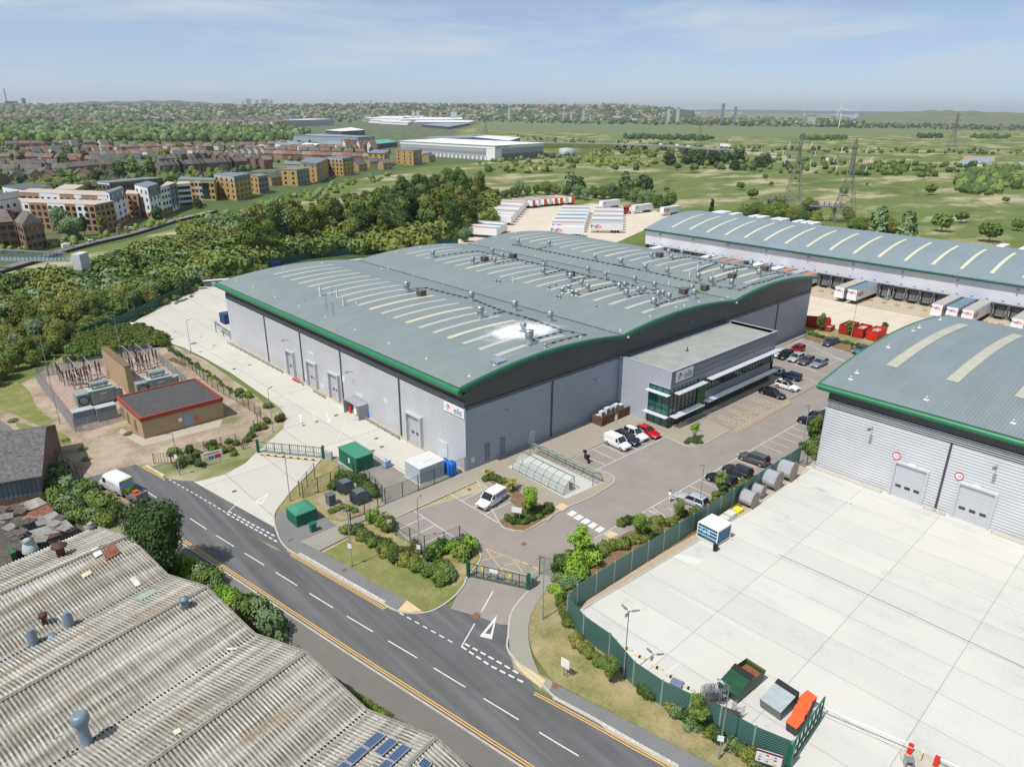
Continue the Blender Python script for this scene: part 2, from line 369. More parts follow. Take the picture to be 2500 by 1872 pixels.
def pad(name,pts,mat,h=.11,kerb=None):
 o=MB().prism(pts,-.05,h).build(name,mat);return structure(o)
pad('pavement',WP('j',[(222,598),(208,650),(230,740),(278,826),(385,900),(700,1083),(1000,1255),(1020,1266),(1090,1297),(1160,1226),(900,1090),(700,962),(530,872),(390,803),(652,690),(580,632),(505,590)]),PAVT)
pad('tactile_paving',WP('j',[(1160,1228),(1272,1305),(1180,1313),(1093,1299)]),TACT)
pad('paved_path',WP('j',[(392,803),(530,872),(735,770),(735,700),(985,600),(1230,500),(1470,385),(1665,300),(1592,300),(1400,380),(1100,500),(790,640),(655,690)]),PAVE,.112)
fc=WP('k',[(120,300),(0,350),(-255,465)])+WP('j',[(1040,648),(1470,458),(1668,368)])+WP('k',[(230,330),(700,560),(755,545),(858,548),(1000,490),(1150,400),(1176,372),(1172,340),(1120,310),(1045,285),(865,203),(1110,85)])+[(17.6,-10.9)]+WP('g',[(580,875),(780,765),(850,790),(975,823),(1090,875),(1150,885),(1215,875),(1385,780),(1238,715),(1340,660),(1575,548),(1700,490),(1890,412),(1945,470),(1955,480),(1880,530),(1700,600)])
FCA=[(-.4,-.05)]+WP('j',[(1410,375)])+WP('j',[(1200,470),(1040,545),(1000,560),(1040,648),(1470,458),(1668,368)])+WP('k',[(350,440),(560,600),(700,660),(760,600),(858,548),(1000,490),(1150,400),(1178,372),(1172,340),(1120,310),(1045,285),(865,203),(1105,92)])+[W('g',640,845),W('g',780,790),W('g',975,823)]+WP('g',[(1090,875),(1150,885),(1215,875),(1385,780),(1238,715)])+[(36.5,-11.9),(67.5,-11.9),(72.5,-11),(72.5,-1.5),(104,-1.5),(104,-.05)]
pad('forecourt',FCA,PAVEC,.106)
structure(ribbon(MB(),smooth_line([W('g',1385,780),W('g',1215,875),W('g',1150,886),W('g',1090,875),W('g',975,823)],3),.16,-.03,.125).build('kerb',KERB))
pad('paved_island',WP('g',[(1760,590),(1850,545),(1945,490),(1958,478),(1945,465),(1905,462),(1870,478),(1750,585)]),PAVE,.113)
sheet('shelter_slab',WP('k',[(410,268),(600,170),(1100,380),(830,498)]),.118,concrete_mat('shelter_concrete',(.5,.49,.46)))
BED1=WP('k',[(230,350),(270,410),(340,655),(420,710),(520,725),(600,700),(750,610),(760,570),(470,455),(330,330),(270,310)])
pad('planting_bed',WP('k',[(225,345),(440,470),(430,510),(490,560),(345,660),(420,712),(500,726),(560,715),(755,600),(700,560),(520,470),(420,375),(300,318)]),M('bark_soil',(.2,.13,.07),.95,var=.35,scale=3,kind='pos'),.107)
BARK=MATS['bark_soil']
ky=smooth_line(WP('k',[(190,365),(345,660),(420,714),(500,728),(560,717),(755,602),(860,548),(1000,490),(1150,400),(1180,372),(1172,338),(1120,308),(1045,283)]),3)
structure(ribbon(MB(),ky,.16,-.03,.13).build('kerb',KERB))
structure(ribbon(MB(),WP('j',[(1000,668),(1470,456),(1668,366)]),.16,-.03,.125).build('kerb',KERB))
pad('verge',WP('j',[(560,882),(735,790),(735,712),(985,665),(1100,750),(1300,895),(1450,840),(1540,785),(1640,850),(1685,900),(1670,960),(1590,1060),(1570,1110),(1510,1185),(1430,1248),(1350,1292),(1282,1303),(1162,1228),(900,1090),(700,962)]),GRASS,.1)
sheet('bed_soil',WP('j',[(735,800),(735,715),(985,668),(1100,752),(1300,897),(1450,842),(1540,787),(1640,852),(1680,900),(1590,1060),(1500,1130),(1400,1090),(1150,960),(900,850)]),.104,DRY)
structure(ribbon(MB(),smooth_line(WP('j',[(1605,830),(1650,850),(1690,900),(1672,962),(1592,1062),(1570,1115),(1510,1190),(1430,1254),(1350,1298),(1270,1316),(1180,1318),(1090,1303),(1005,1262),(700,1090),(385,908),(275,832),(226,742),(203,650),(212,590),(250,536),(330,436),(420,346),(480,286),(540,212)]),3),.18,-.03,.12).build('kerb',KERB))
pad('paved_path',WP('k',[(655,1035),(740,1062),(750,1080),(650,1200),(580,1330),(560,1420),(562,1520),(590,1640),(640,1760)])+WP('l',[(0,930),(-35,1010)])+WP('k',[(455,1720),(428,1600),(418,1480),(430,1340),(470,1260),(565,1150)]),PAVE,.11)
pad('verge',WP('k',[(650,1200),(740,1075),(770,1010),(840,1090),(835,1250),(880,1440),(950,1500)])+WP('l',[(215,612),(395,740),(570,952),(765,1088),(1190,1300),(1435,1432),(1690,1545),(2000,1700),(1800,1800),(1500,1690),(1190,1545),(600,1240),(0,930)])+WP('k',[(600,1620),(566,1520),(562,1420),(583,1330)]),DRY,.1)
pad('pavement',[p for p in RE if p[1]<-36.5][::-1]+WP('l',[(-35,985),(0,938),(600,1243),(1190,1550),(1500,1700),(1800,1860),(2100,2000)]),PAVT,.108)
pad('tactile_paving',[W('k',425,1640),W('k',480,1720),W('l',40,962),W('l',-30,1010),(-21.3,-37)][0:0]+WP('n',[(2080,310),(2212,385),(2300,450),(2270,500),(2170,420),(2110,360)]),TACT,.116)
structure(ribbon(MB(),smooth_line([W('k',565,1152),W('k',470,1262),W('k',428,1345),W('k',415,1480),W('k',425,1610)]+WP('l',[(-70,960),(-20,1010),(40,1055),(300,1200)]),3)+[p for p in RE if p[1]<-43],.18,-.03,.122).build('kerb',KERB))
structure(ribbon(MB(),[p for p in LE if p[1]<33],.16,-.05,.11).build('kerb',KERB))
pad('planting_bed',WP('k',[(760,1010),(985,815),(1205,690),(1275,735),(1500,680),(1580,660),(1760,560),(1900,490),(2080,400),(2212,330),(2230,300),(2212,480),(1940,640),(1530,880),(905,1270),(840,1140),(770,1060)]),BARK,.107)
structure(ribbon(MB(),WP('k',[(720,990),(985,812),(1205,688)]),.16,-.03,.125).build('kerb',KERB))
pad('paved_island',WP('k',[(990,812),(1205,688),(1278,733),(1060,860)]),PAVE,.113)
sheet('tactile_paving',WP('k',[(1100,755),(1150,727),(1208,752),(1155,786)]),.118,TACT)
sheet('tactile_paving',WP('k',[(752,556),(800,527),(855,553),(805,588)]),.118,TACT)
pad('planting_bed',[(99,-1.6),(104.5,-2.5),(96,-34),(92.5,-34),(96,-18)],BARK,.103)
ry=WP('k',[(905,1278)])+[(39,-32.4),(110,-33),(110,-112),(10,-112),(-10,-64)]+WP('l',[(1690,1535),(1435,1425),(1190,1295),(765,1080),(570,945),(395,725),(225,615)])
sheet('concrete_yard',ry,.006,CONCR)
structure(ribbon(MB(),[(-10.1,-31.6),(20,-33.1),(38.2,-33.0)],.2,-.03,.1).build('kerb',KERB))
sheet('gravel_strip',[(-10.3,-30.9),(38,-31.2),(38,-32.9),(20,-33),(-10.1,-31.5)],.02,M('tan_gravel',(.42,.34,.24),.95,var=.3,scale=6,kind='pos'))
sheet('depot_yard',[(113,104),(112,-34),(112,-140),(156,-140),(156,104)]+WP('s',[(2080,230),(1900,240),(1820,205),(1500,160),(1230,140),(1080,160),(900,150),(640,180),(340,160),(200,260),(80,340),(-20,400)])+[(100,180)],-.008,CONCF)
sheet('bare_ground',[(104.6,104),(112.9,104),(112.9,-40),(96,-40),(104.5,-2)],-.02,DRY)
sheet('scrub_ground',[W('D',-40,640),W('D',150,600),W('D',480,520),W('D',700,500),W('D',1060,430),(112,112),(104,104),(-3,101),W('D',440,622),W('D',285,702),W('D',100,738),W('D',-60,800)],-.05,M('scrub_soil',(.05,.08,.02),.95,var=.4,scale=.3,kind='pos'))
mk=MB();ZM=.011
CL=smooth_line([(-37.2,33),(-36.0,25.5),(-34.3,15.7),(-33.1,8.0),(-31.1,-3.7),(-29.4,-13.6),(-28.0,-21.2),(-26.9,-27),(-24.4,-41.1),(-22.2,-53),(-20.2,-65),(-17,-85)],4)
def line(mb,pts,w=.1,z=ZM,mi=0):ribbon(mb,pts,w,z,None,mi)
d=1.2;LT=plen(CL)
while d<LT:
 line(mk,subline(CL,d,d+3.9,3),.12);d+=6.05
def dashes(mb,P,on,off,w,mi=0,z=ZM):
 d=0;L=plen(P)
 while d+on<=L+.01:line(mb,subline(P,d,d+on,2),w,z,mi);d+=on+off
dashes(mk,smooth_line(WP('i',[(885,150),(1040,238),(1188,326)]),3),.62,.5,.14)
for off in((0,0),(-22,14)):
 pass
dashes(mk,WP('i',[(1200,318),(1330,390),(1440,447)]),.62,.36,.2);dashes(mk,WP('i',[(1190,330),(1330,408),(1470,487)]),.62,.36,.2)
line(mk,WP('i',[(1188,327),(1268,252)]),.12)
dashes(mk,WP('j',[(1105,1312),(1330,1438),(1545,1558)]),.62,.5,.14)
dashes(mk,WP('n',[(1735,215),(1930,345),(2150,455)]),.62,.36,.2);dashes(mk,WP('n',[(1755,195),(1950,300),(2120,398)]),.62,.36,.2)
line(mk,WP('n',[(1732,215),(1822,60)]),.12)
line(mk,WP('j',[(1697,1305),(1782,1155)]),.13)
def tri(mb,pts,inner):
 P=pts;Q=inner;n=3
 for i in range(3):
  mb.add([(*P[i],ZM),(*P[(i+1)%3],ZM),(*Q[(i+1)%3],ZM),(*Q[i],ZM)],[(0,1,2,3)],0)
tri(mk,WP('j',[(1683,1483),(1772,1503),(1808,1330)]),WP('j',[(1722,1462),(1763,1467),(1787,1383)]))
tri(mk,WP('i',[(1328,270),(1370,283),(1410,220)]),WP('i',[(1345,266),(1366,271),(1394,238)]))
structure(mk.build('road_markings',WHITE))
yk=MB()
def offs(P,o):
 out=[]
 for i in range(len(P)):
  a=P[max(0,i-1)];b=P[min(len(P)-1,i+1)];dd=Vector((b[0]-a[0],b[1]-a[1])).normalized();out.append((P[i][0]-dd.y*o,P[i][1]+dd.x*o))
 return out
L1=[p for p in LE if p[1]<31.5]
for o in(.38,.62):line(yk,offs(L1,o),.1)
yr=smooth_line(WP('j',[(330,888),(560,1022),(790,1155),(1003,1278)]),3)
for o in(0,-.24):line(yk,offs(yr,o),.1)
line(yk,WP('j',[(325,885),(345,882)]),.1);line(yk,WP('j',[(990,1282),(1015,1275)]),.1)
yr=smooth_line(WP('i',[(752,84),(858,140)]),2)
for o in(0,-.24):line(yk,offs(yr,o),.1)
yr=smooth_line([W('n',2212,540)][0:0]+WP('l',[(-130,1000),(0,1068),(300,1230),(600,1400),(840,1530)])+[(-18.0,-56.5),(-16.6,-64)],3)
for o in(0,-.24):line(yk,offs(yr,o),.1)
structure(yk.build('double_yellow_lines',YEL))
st_=MB()
for P in(WP('j',[(385,890),(690,1065),(1003,1243)]),WP('i',[(765,80),(860,134)])):ribbon(st_,P,.34,.0,.118)
ribbon(st_,WP('l',[(0,1040),(300,1200),(600,1372),(900,1540)]),.34,.0,.118)
structure(st_.build('kerb_setts',M('pale_setts',(.5,.46,.42),.9,var=.35,scale=5,kind='pos')))
pb=MB()
def bay(pairs,c,w=.1):
 for a,b in pairs:line(pb,WP(c,[a,b]),w)
bay([((1470,458),(1815,665)),((1555,505),(1745,412)),((1640,556),(1680,535)),((1725,605),(1915,512)),((1668,368),(1755,415)),((1208,577),(1505,772)),((1092,717),(1285,628)),((1155,782),(1365,684)),((1235,840),(1450,738)),((1030,668),(1092,717)),((1092,717),(1245,845))],'j')
bay([((535,1033),(970,825)),((375,960),(540,1035)),((375,958),(585,870)),((510,902),(660,972)),((460,945),(597,1003)),((585,875),(725,940)),((690,840),(797,905)),((770,800),(855,868)),((640,850),(760,905))],'g')
bay([((840,1296),(2020,620)),((860,1290),(920,1301)),((935,1245),(1040,1301)),((1010,1205),(1170,1280)),((1130,1135),(1272,1200)),((1195,1098),(1330,1160)),((1310,1030),(1450,1090)),((1420,965),(1560,1020)),((1520,905),(1640,955)),((1585,873),(1715,925)),((1635,846),(1760,893)),((1683,817),(1810,862)),((1732,790),(1850,832)),((1778,765),(1900,808)),((1822,740),(1890,765))],'g')
bay([((1440,548),(1590,655)),((1380,595),(1440,560))],'k')
bay([((1415,575),(1590,655)),((1505,530),(1590,570))],'k')
bay([((1755,590),(1860,535)),((1700,490),(1860,537)),((1785,478),(1850,448)),((1840,436),(1930,465)),((1680,320),(1930,405)),((1750,345),(1940,415)),((1830,212),(2120,345)),((1960,280),(2130,350)),((1885,230),(1950,195)),((1940,390),(2070,340)),((1890,380),(1960,340)),((1830,350),(1860,325)),((1830,283),(1870,300)),((1890,300),(1940,290)),((2020,260),(2090,225)),((2090,280),(2140,245)),((1980,250),(2010,230)),((1830,212),(1895,180)),((1740,250),(1830,212)),((1920,290),(2120,345))],'g')
structure(pb.build('parking_bay_lines',WHITE))
zb=MB()
for a in((835,603,873,622,915,595,878,576),(882,630,922,650,963,625,925,604),(932,660,972,680,1012,652,975,632),(982,688,1022,709,1062,680,1025,660),(1033,718,1073,738,1114,708,1077,690)):
 zb.add([(*W('k',a[i],a[i+1]),ZM)for i in(0,2,4,6)],[(0,1,2,3)])
structure(zb.build('crossing_stripes',WHITE))
yb=MB()
for a,b in(((200,870),(252,850)),((252,850),(640,1000)),((160,920),(205,870)),((252,850),(350,980)),((350,980),(430,1085)),((215,940),(385,897)),((385,975),(510,945)),((440,918),(520,1020)),((180,925),(255,1050)),((520,945),(640,1010)),((350,985),(540,1040)),((540,1040),(640,1005))):line(yb,WP('k',[a,b]),.09)
structure(yb.build('box_markings',YELP))
db=MB()
for k in range(6):
 x0=WX
for a,b in(((1238,715),(1400,795)),((1400,795),(1435,797)),((1435,797),(1778,612)),((1240,714),(1290,685))):line(db,WP('g',[a,b]),.09)
tops=[((1285,685),(1320,682)),((1360,648),(1393,645)),((1432,617),(1467,614)),((1503,583),(1538,578)),((1570,550),(1607,545))]
bots=[((1440,762),(1480,742)),((1513,722),(1550,700)),((1585,682),(1620,662)),((1655,640),(1693,622)),((1720,603),(1765,600))]
aisle0=[(1400,785),(1748,600)];aisle1=[(1437,797),(1778,612)]
line(db,WP('g',aisle0),.09);line(db,WP('g',aisle1),.09)
for(ta,tb),(ba,bb)in zip(tops,bots):
 A0,A1=W('g',*ta),W('g',*ba);B0,B1=W('g',*tb),W('g',*bb)
 line(db,[A0,A1],.08);line(db,[B0,B1],.08)
 for q in range(5):
  t0,t1=q/5,(q+1)/5
  L_=lambda P,Q,t:(P[0]+(Q[0]-P[0])*t,P[1]+(Q[1]-P[1])*t)
  line(db,[L_(A0,A1,t0),L_(B0,B1,t1)],.07);line(db,[L_(B0,B1,t0),L_(A0,A1,t1)],.07)
A0,A1=WP('g',aisle0);B0,B1=WP('g',aisle1)
for q in range(17):
 t0,t1=q/17,(q+1)/17
 line(db,[L_(A0,A1,t0),L_(B0,B1,t1)],.07);line(db,[L_(B0,B1,t0),L_(A0,A1,t1)],.07)
def wheelchair(mb,u,v):
 x,y=W('g',u,v);
 ring=[(x+.42*math.cos(a*math.pi/6),y+.42*math.sin(a*math.pi/6))for a in range(-2,9)]
 line(mb,ring,.09);line(mb,[(x-.05,y+.75),(x-.05,y+.2),(x+.4,y+.15),(x+.55,y-.45)],.09);mb.add([(x-.15,y+.8,ZM),(x+.05,y+.8,ZM),(x+.05,y+1,ZM),(x-.15,y+1,ZM)],[(0,1,2,3)])
for u,v in((1378,748),(1450,708),(1520,672),(1590,638),(1650,605)):wheelchair(db,u,v)
structure(db.build('disabled_bay_markings',YELP))
sy=MB()
dashes(sy,smooth_line(WP('e',[(630,1165),(760,1150),(860,1170),(925,1215),(950,1270),(940,1330),(900,1400),(875,1455)]),4),.9,.6,.12)
for(u0,v0,u1,v1)in((650,1320,643,1260),(815,1230,835,1285)):
 a,b=W('e',u0,v0),W('e',u1,v1);line(sy,[a,b],.16);dx,dy=(b[0]-a[0]),(b[1]-a[1]);l_=math.hypot(dx,dy);dx/=l_;dy/=l_
 sy.add([(b[0]-dy*.45,b[1]+dx*.45,ZM),(b[0]+dy*.45,b[1]-dx*.45,ZM),(b[0]+dx*1,b[1]+dy*1,ZM)],[(0,1,2)])
line(sy,smooth_line(WP('e',[(725,1230),(738,1260),(742,1285)]),3),.12)
for P in(((1830,1118),(1850,1115),(2160,1240),(2145,1260)),):line(sy,WP('g',P),.1)
for P in(((820,270),(838,262),(1180,440)),((1200,450),(1480,615),(1462,635))):line(sy,WP('l',P),.1)
for P in(((5,1450),(240,1535),(225,1555)),((150,1195),(165,1185),(500,1310),(485,1330)),((55,1465),(65,1475))):line(sy,WP('h',P),.1)
line(sy,WP('l',[(812,865),(905,790)]),.1);line(sy,WP('l',[(1080,1000),(1125,938)]),.1)
structure(sy.build('yard_markings',FADED))
hz=MB()
for q in range(8):
 u=135+q*54;a=(u,172+q*5.8)
 hz.add([(*W('j',u-18,170+(u-135)*.107),.05),(*W('j',u+14,170+(u-100)*.107),.05),(*W('j',u+18,180+(u-100)*.107),.05),(*W('j',u-14,180+(u-135)*.107),.05)],[(0,1,2,3)])
structure(hz.build('speed_bump_chevrons',YEL))
structure(ribbon(MB(),WP('j',[(110,176),(520,218)]),.42,0,.045).build('speed_bump',M('black_rubber',(.03,.03,.03),.8)))
dc=MB()
for c,u,v,s_ in(('e',200,940,.5),('e',303,913,.5),('e',885,1252,.6),('e',755,1294,.5),('e',665,1320,.45),('e',520,1195,.3),('e',1157,1408,.5),('e',1193,1464,.55),('e',1132,1490,.55),('d',1175,692,.4),('d',1305,768,1.0),('d',1352,722,.4),('d',1355,825,.4),('d',1440,782,.4),('d',1577,940,.5),('i',1228,212,.5),('e',68,782,.4)):
 x,y=W(c,u,v);dc.obox((x,y,0),(s_*.6,s_*.5,.01),0)
structure(dc.build('drain_covers',M('cast_iron',(.1,.09,.08),.7)))
dr=MB()
for c,u,v,s_ in(('k',135,425,.45),('k',527,818,.55),('j',322,795,.5),('j',712,1012,.55),('l',20,962,.55),('j',1655,1335,.8),('j',1360,740,.3)):
 x,y=W(c,u,v);dr.obox((x,y,0),(s_*.6,s_*.5,.02),0,z1=.014 if c!='j' and c!='l' or u in(1655,1360)else .122)
structure(dr.build('drain_covers',M('rusty_iron',(.2,.1,.06),.8)))
sl=MB();ribbon(sl,WP('m',[(560,10),(860,145),(1380,380),(1990,665),(2400,860),(3400,1330)]),.09,.012);structure(sl.build('slot_drain',MATS['cast_iron']))
jn=MB()
for a,b in((((0,195),(240,25)),((850,850),(200,1500)))[0:1]):ribbon(jn,WP('m',[a,b]),.05,.01)
for P in(((-40,880),(420,560),(980,10)),((850,975),(1640,80)),((1540,1370),(2300,180)),((1180,600),(-300,-60)),((2212,960),(960,150),(700,70))):pass
sheet('yard_patch',WP('l',[(860,0),(1090,45),(1030,85),(800,10)]),.009,concrete_mat('patch_concrete',(.63,.62,.6),stain=.2))
sheet('bark_pit',WP('K',[(1900,330),(2010,300),(2190,400),(2160,440)]),.0,M('dark_bark',(.13,.08,.05),.95,var=.4,scale=2,kind='pos'))
def clad(name,col,pitch=.3,axis='z',duty=.5,depth=.55,metal=.35,rough=.45,var=.06):
 "corrugated sheet: ribs across the given axis"
 t=NT(name);p=t.coord('obj');s=t.sep(p);z=s[{'x':0,'y':1,'z':2}[axis]]
 w_=t.math('SINE',t.math('MULTIPLY',z,2*math.pi/pitch));n=t.noise(p,.25,4);
 c=ramp(t.nt,[(.3,[x*(1-var*2)for x in col]),(.7,[x*(1+var)for x in col])],n)
 f=t.step(w_,-.55,.1)
 c=t.mix(f,[x*(1-depth)for x in col],c)
 t.bump(w_,.5,.04);return t.fin(c,rough,metal,.5)
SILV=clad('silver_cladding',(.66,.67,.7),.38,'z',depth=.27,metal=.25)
SILVS=clad('silver_cladding_shaded',(.33,.375,.44),.30,'z',depth=.1,metal=.2,var=.03)  # darker copy of the silver cladding; the facade's shade is put into the colour
DGREY=clad('charcoal_cladding',(.085,.09,.095),.3,'z',depth=.4,metal=.2)
SILVX=clad('pale_cladding',(.68,.69,.76),.36,'z',depth=.12,metal=.2)
def roof_mat(name,col,axis,pitch=.4,stain=True):
 t=NT(name);p=t.coord('obj');s=t.sep(p);y=s[{'x':0,'y':1}[axis]];xx=s[{'x':1,'y':0}[axis]]
 saw=t.math('FRACT',t.math('DIVIDE',y,pitch));seam=t.step(saw,.86,.93)
 n=t.noise(t.mapv(p,(.6,.05,1)if axis=='x' else(.05,.6,1)),1,5,.65);n2=t.noise(p,.09,4)
 v=t.math('ADD',t.math('MULTIPLY',n,.6),t.math('MULTIPLY',n2,.4))
 c=ramp(t.nt,[(.3,[x*.86 for x in col]),(.7,[x*1.12 for x in col])],v)
 c=t.mix(seam,c,[x*.62 for x in col])
 t.bump(t.math('ADD',seam,0),.4,.05);return t.fin(c,.5,.1,.45)
GREEN=M('green_trim',(.025,.19,.085),.4,.1,var=.06,spec=.5);
SKYL=M('rooflight_white',(.42,.42,.385),.45,var=.1,scale=2);SKYLY=M('rooflight_cream',(.55,.51,.36),.45,var=.12,scale=2)
STEEL=M('galvanised_steel',(.34,.365,.38),.4,.5,var=.12,scale=3);STEELD=M('dull_steel',(.2,.22,.24),.5,.4,var=.15,scale=3)
DOORG=M('grey_door',(.45,.46,.5),.45,.1,var=.05);BLACK=M('black_rubber_seal',(.018,.018,.02),.7,var=.2);DGLASS=M('dark_glass',(.02,.03,.035),.08,0,var=.3,scale=.6,spec=.8)
WHT=M('white_panel',(.8,.8,.8),.4,var=.04);DTRIM=M('dark_trim',(.07,.075,.085),.5,.2,var=.1);BROWNB=M('brown_cowl_box',(.14,.12,.11),.8,var=.2)
LTRIM=M('silver_trim',(.55,.57,.6),.4,.3,var=.06);GGREY=M('gutter_grey',(.3,.31,.33),.5,.3,var=.1)
RED=M('red_paint',(.62,.02,.015),.4,.0,var=.1)
FOAMX,FOAMY=20.5,9.8
ROOFM=roof_mat('grey_green_roof',(.225,.268,.262),'y',.42)
RX0,RX1,RY0,RY1=-1.15,104.7,-.55,83.6
NV=3;SP=(RX1-RX0)/NV;ZE,ZV,ZC=13.25,13.6,14.95
def roof_z(x):
 k=min(NV-1,max(0,int((x-RX0)/SP)));t=(x-RX0-k*SP)/SP
 za=ZE if k==0 else ZV;zb=ZE if k==NV-1 else ZV
 base=za+(zb-za)*t
 return base+(ZC-max(za,zb)*.5-min(za,zb)*.5)*(1-(2*t-1)**2)
def roof_point(c,u,v):
 "where a line of sight meets the vaulted roof"
 z=14.2
 for _ in range(12):
  x,y=W(c,u,v,z);z=roof_z(x)
 return x,y,z
wh=empty('warehouse',(0,0,0),0,'large silver clad warehouse with three shallow curved grey roofs and green edge trim','warehouse')
WXa,WXb,WYa,WYb=0,103.6,0,82.3
def gable(mb,y,flip):
 xs=[WXa+(WXb-WXa)*i/72 for i in range(73)]
 for a,b in zip(xs,xs[1:]):
  P=[(a,y,10.05),(b,y,10.05),(b,y,roof_z(b)-.12),(a,y,roof_z(a)-.12)]
  mb.add(P if not flip else P[::-1],[(0,1,2,3)])
b=MB();b.add([(WXa,WYa,0),(WXb,WYa,0),(WXb,WYa,10.05),(WXa,WYa,10.05)],[(0,1,2,3)]);b.build('wall',SILVS,wh)
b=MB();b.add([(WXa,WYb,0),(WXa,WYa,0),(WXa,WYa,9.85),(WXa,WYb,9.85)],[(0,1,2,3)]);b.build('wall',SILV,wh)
b=MB();b.add([(WXb,WYa,0),(WXb,WYb,0),(WXb,WYb,10.05),(WXb,WYa,10.05)],[(0,1,2,3)]);b.build('wall',SILVS,wh)
b=MB();b.add([(WXb,WYb,0),(WXa,WYb,0),(WXa,WYb,10.05),(WXb,WYb,10.05)],[(0,1,2,3)]);b.build('wall',SILVS,wh)
b=MB();gable(b,WYa,False);gable(b,WYb,True)
b.add([(WXa,WYb,10.85),(WXa,WYa,10.85),(WXa,WYa,13.1),(WXa,WYb,13.1)],[(0,1,2,3)]);b.add([(WXb,WYa,10.05),(WXb,WYb,10.05),(WXb,WYb,13.1),(WXb,WYa,13.1)],[(0,1,2,3)])
b.build('upper_wall',DGREY,wh)
b=MB()
b.box(-.06,WYa,9.85,.0,WYb,10.85,0)
for z in(10.1,10.36,10.62):b.box(-.16,WYa+.02,z,-.06,WYb,z+.07,1)
b.box(-.1,WYa,10.83,0,WYb,10.92,0)
b.build('rail',[DTRIM,LTRIM],wh)
b=MB();b.box(0,-.08,10.0,WXb,0,10.14);b.box(0,-.05,9.55,WXb,0,10.0,1);b.build('rail',[DTRIM,M('dark_flashing',(.1,.11,.125),.5)],wh)
b=MB();xs=[RX0+(RX1-RX0)*i/108 for i in range(109)]
ys=[RY0+(RY1-RY0)*i/12 for i in range(13)]
b.grid([[(x-FOAMX,y-FOAMY,roof_z(x))for y in ys]for x in xs])
ro=b.build('roof',ROOFM,wh,(FOAMX,FOAMY,0))
for p_ in ro.data.polygons:pass
ro.data.flip_normals()if ro.data.polygons[0].normal.z<0 else None
t=NT('white_powder');_p=t.coord('obj');_g=t.n('VectorMath',operation='LENGTH');t.l(t.mapv(_p,(.1,.16,0)),_g.inputs[0]);_d=_g.outputs['Value']
_e=t.math('ADD',t.math('MULTIPLY',t.noise(_p,4.5,6,.85),.9),t.math('MULTIPLY',t.noise(_p,.45,3),.45));t.l(t.math('MULTIPLY',t.step(t.math('SUBTRACT',_e,t.math('MULTIPLY',_d,.42)),.3,.56),t.step(_d,1.05,.5)),t.b.inputs['Alpha']);t.fin((.85,.87,.9),.7)
b=MB();b.grid([[(-10+20*i/30,-6+12*j/4,roof_z(FOAMX-10+20*i/30)+.08)for j in range(5)]for i in range(31)]);po=b.build('powder_patch',MATS['white_powder'],ro)
if po.data.polygons[0].normal.z<0:po.data.flip_normals()
b=MB();n=10
prof=[(-.02,.06),(-.3,.02),(-.52,-.18),(-.6,-.45),(-.5,-.75),(-.25,-.95),(.1,-1.0)]
rows=[[(RX0+px_,y,ZE+pz_)for px_,pz_ in prof]for y in(RY0-.1,RY1)]
b.grid(rows);b.add([rows[0][i]for i in range(7)][::-1],[tuple(range(7))])
b.box(RX0+.02,RY0,ZE-1.0,.0,RY1,ZE-.92)
b.build('fascia',GREEN,wh)
GREEND=M('dark_green_trim',(.008,.1,.05),.4,.1,var=.05)
b=MB()
for x0,x1 in zip(xs,xs[1:]):
 z0,z1=roof_z(x0)+.06,roof_z(x1)+.06
 for yy in(RY0-.12,):
  b.add([(x0,yy,z0-.62),(x1,yy,z1-.62),(x1,yy-.1,z1-.28),(x0,yy-.1,z0-.28)],[(0,1,2,3)]);b.add([(x0,yy-.1,z0-.28),(x1,yy-.1,z1-.28),(x1,yy,z1),(x0,yy,z0)],[(0,1,2,3)])
  b.add([(x0,yy,z0),(x1,yy,z1),(x1,0,z1-.02),(x0,0,z0-.02)],[(0,1,2,3)]);b.add([(x0,0,z0-.6),(x1,0,z1-.6),(x1,yy,z1-.62),(x0,yy,z0-.62)],[(0,1,2,3)])
b.build('gable_trim',GREEND,wh)
b=MB();b.box(RX0-.02,RY0,ZE+.02,RX0+.14,RY1,ZE+.1)
for k in(1,2):b.box(RX0+k*SP-.13,RY0,ZV+.01,RX0+k*SP+.13,RY1,ZV+.06)
b.build('gutter',M('dark_gutter',(.03,.032,.036),.6),wh)
def strip_on(mb,x0,x1,y,w_,dz=.05,mi=0,zf=roof_z,n=14):
 rows=[[(x0+(x1-x0)*i/n,y-w_/2,zf(x0+(x1-x0)*i/n)+dz),(x0+(x1-x0)*i/n,y+w_/2,zf(x0+(x1-x0)*i/n)+dz)]for i in range(n+1)]
 rows=[r[::-1]for r in rows]
 mb.grid(rows,mi)
 for side in(0,1):
  for i in range(n):
   p,q=rows[i][side],rows[i+1][side];mb.add([p,q,(q[0],q[1],q[2]-dz),(p[0],p[1],p[2]-dz)],[(0,1,2,3)],mi)
random.seed(3)
yA=roof_point('r',1350,770);
Y0=3.8;DY=3.86
for k in range(3):
 xc=RX0+(k+.5)*SP
 for i in range(20):
  y=Y0+i*DY
  if k==0 and i>19:continue
  cream=(k==0 and i in(3,6,9))or(k==1 and i in(13,5))or(k==2 and i in(1,2,3,10,17))
  sb=MB();strip_on(sb,xc-7.4,xc+7.4,y,.95);sb.build('rooflight',SKYLY if cream else SKYL,ro,(-FOAMX,-FOAMY,0))
def cowl(h=1.5,r=.42,cap=.55):
 b=MB();b.box(-.65,-.65,-.3,.65,.65,.14);b.lathe((0,0,.14),[(r*1.05,0),(r*1.05,.12),(r,.14),(r,h*.42),(r*1.2,h*.48),(r*1.2,h*.78),(r,h*.8),(cap,h*.82),(cap,h*.88),(.05,h)],12);return b
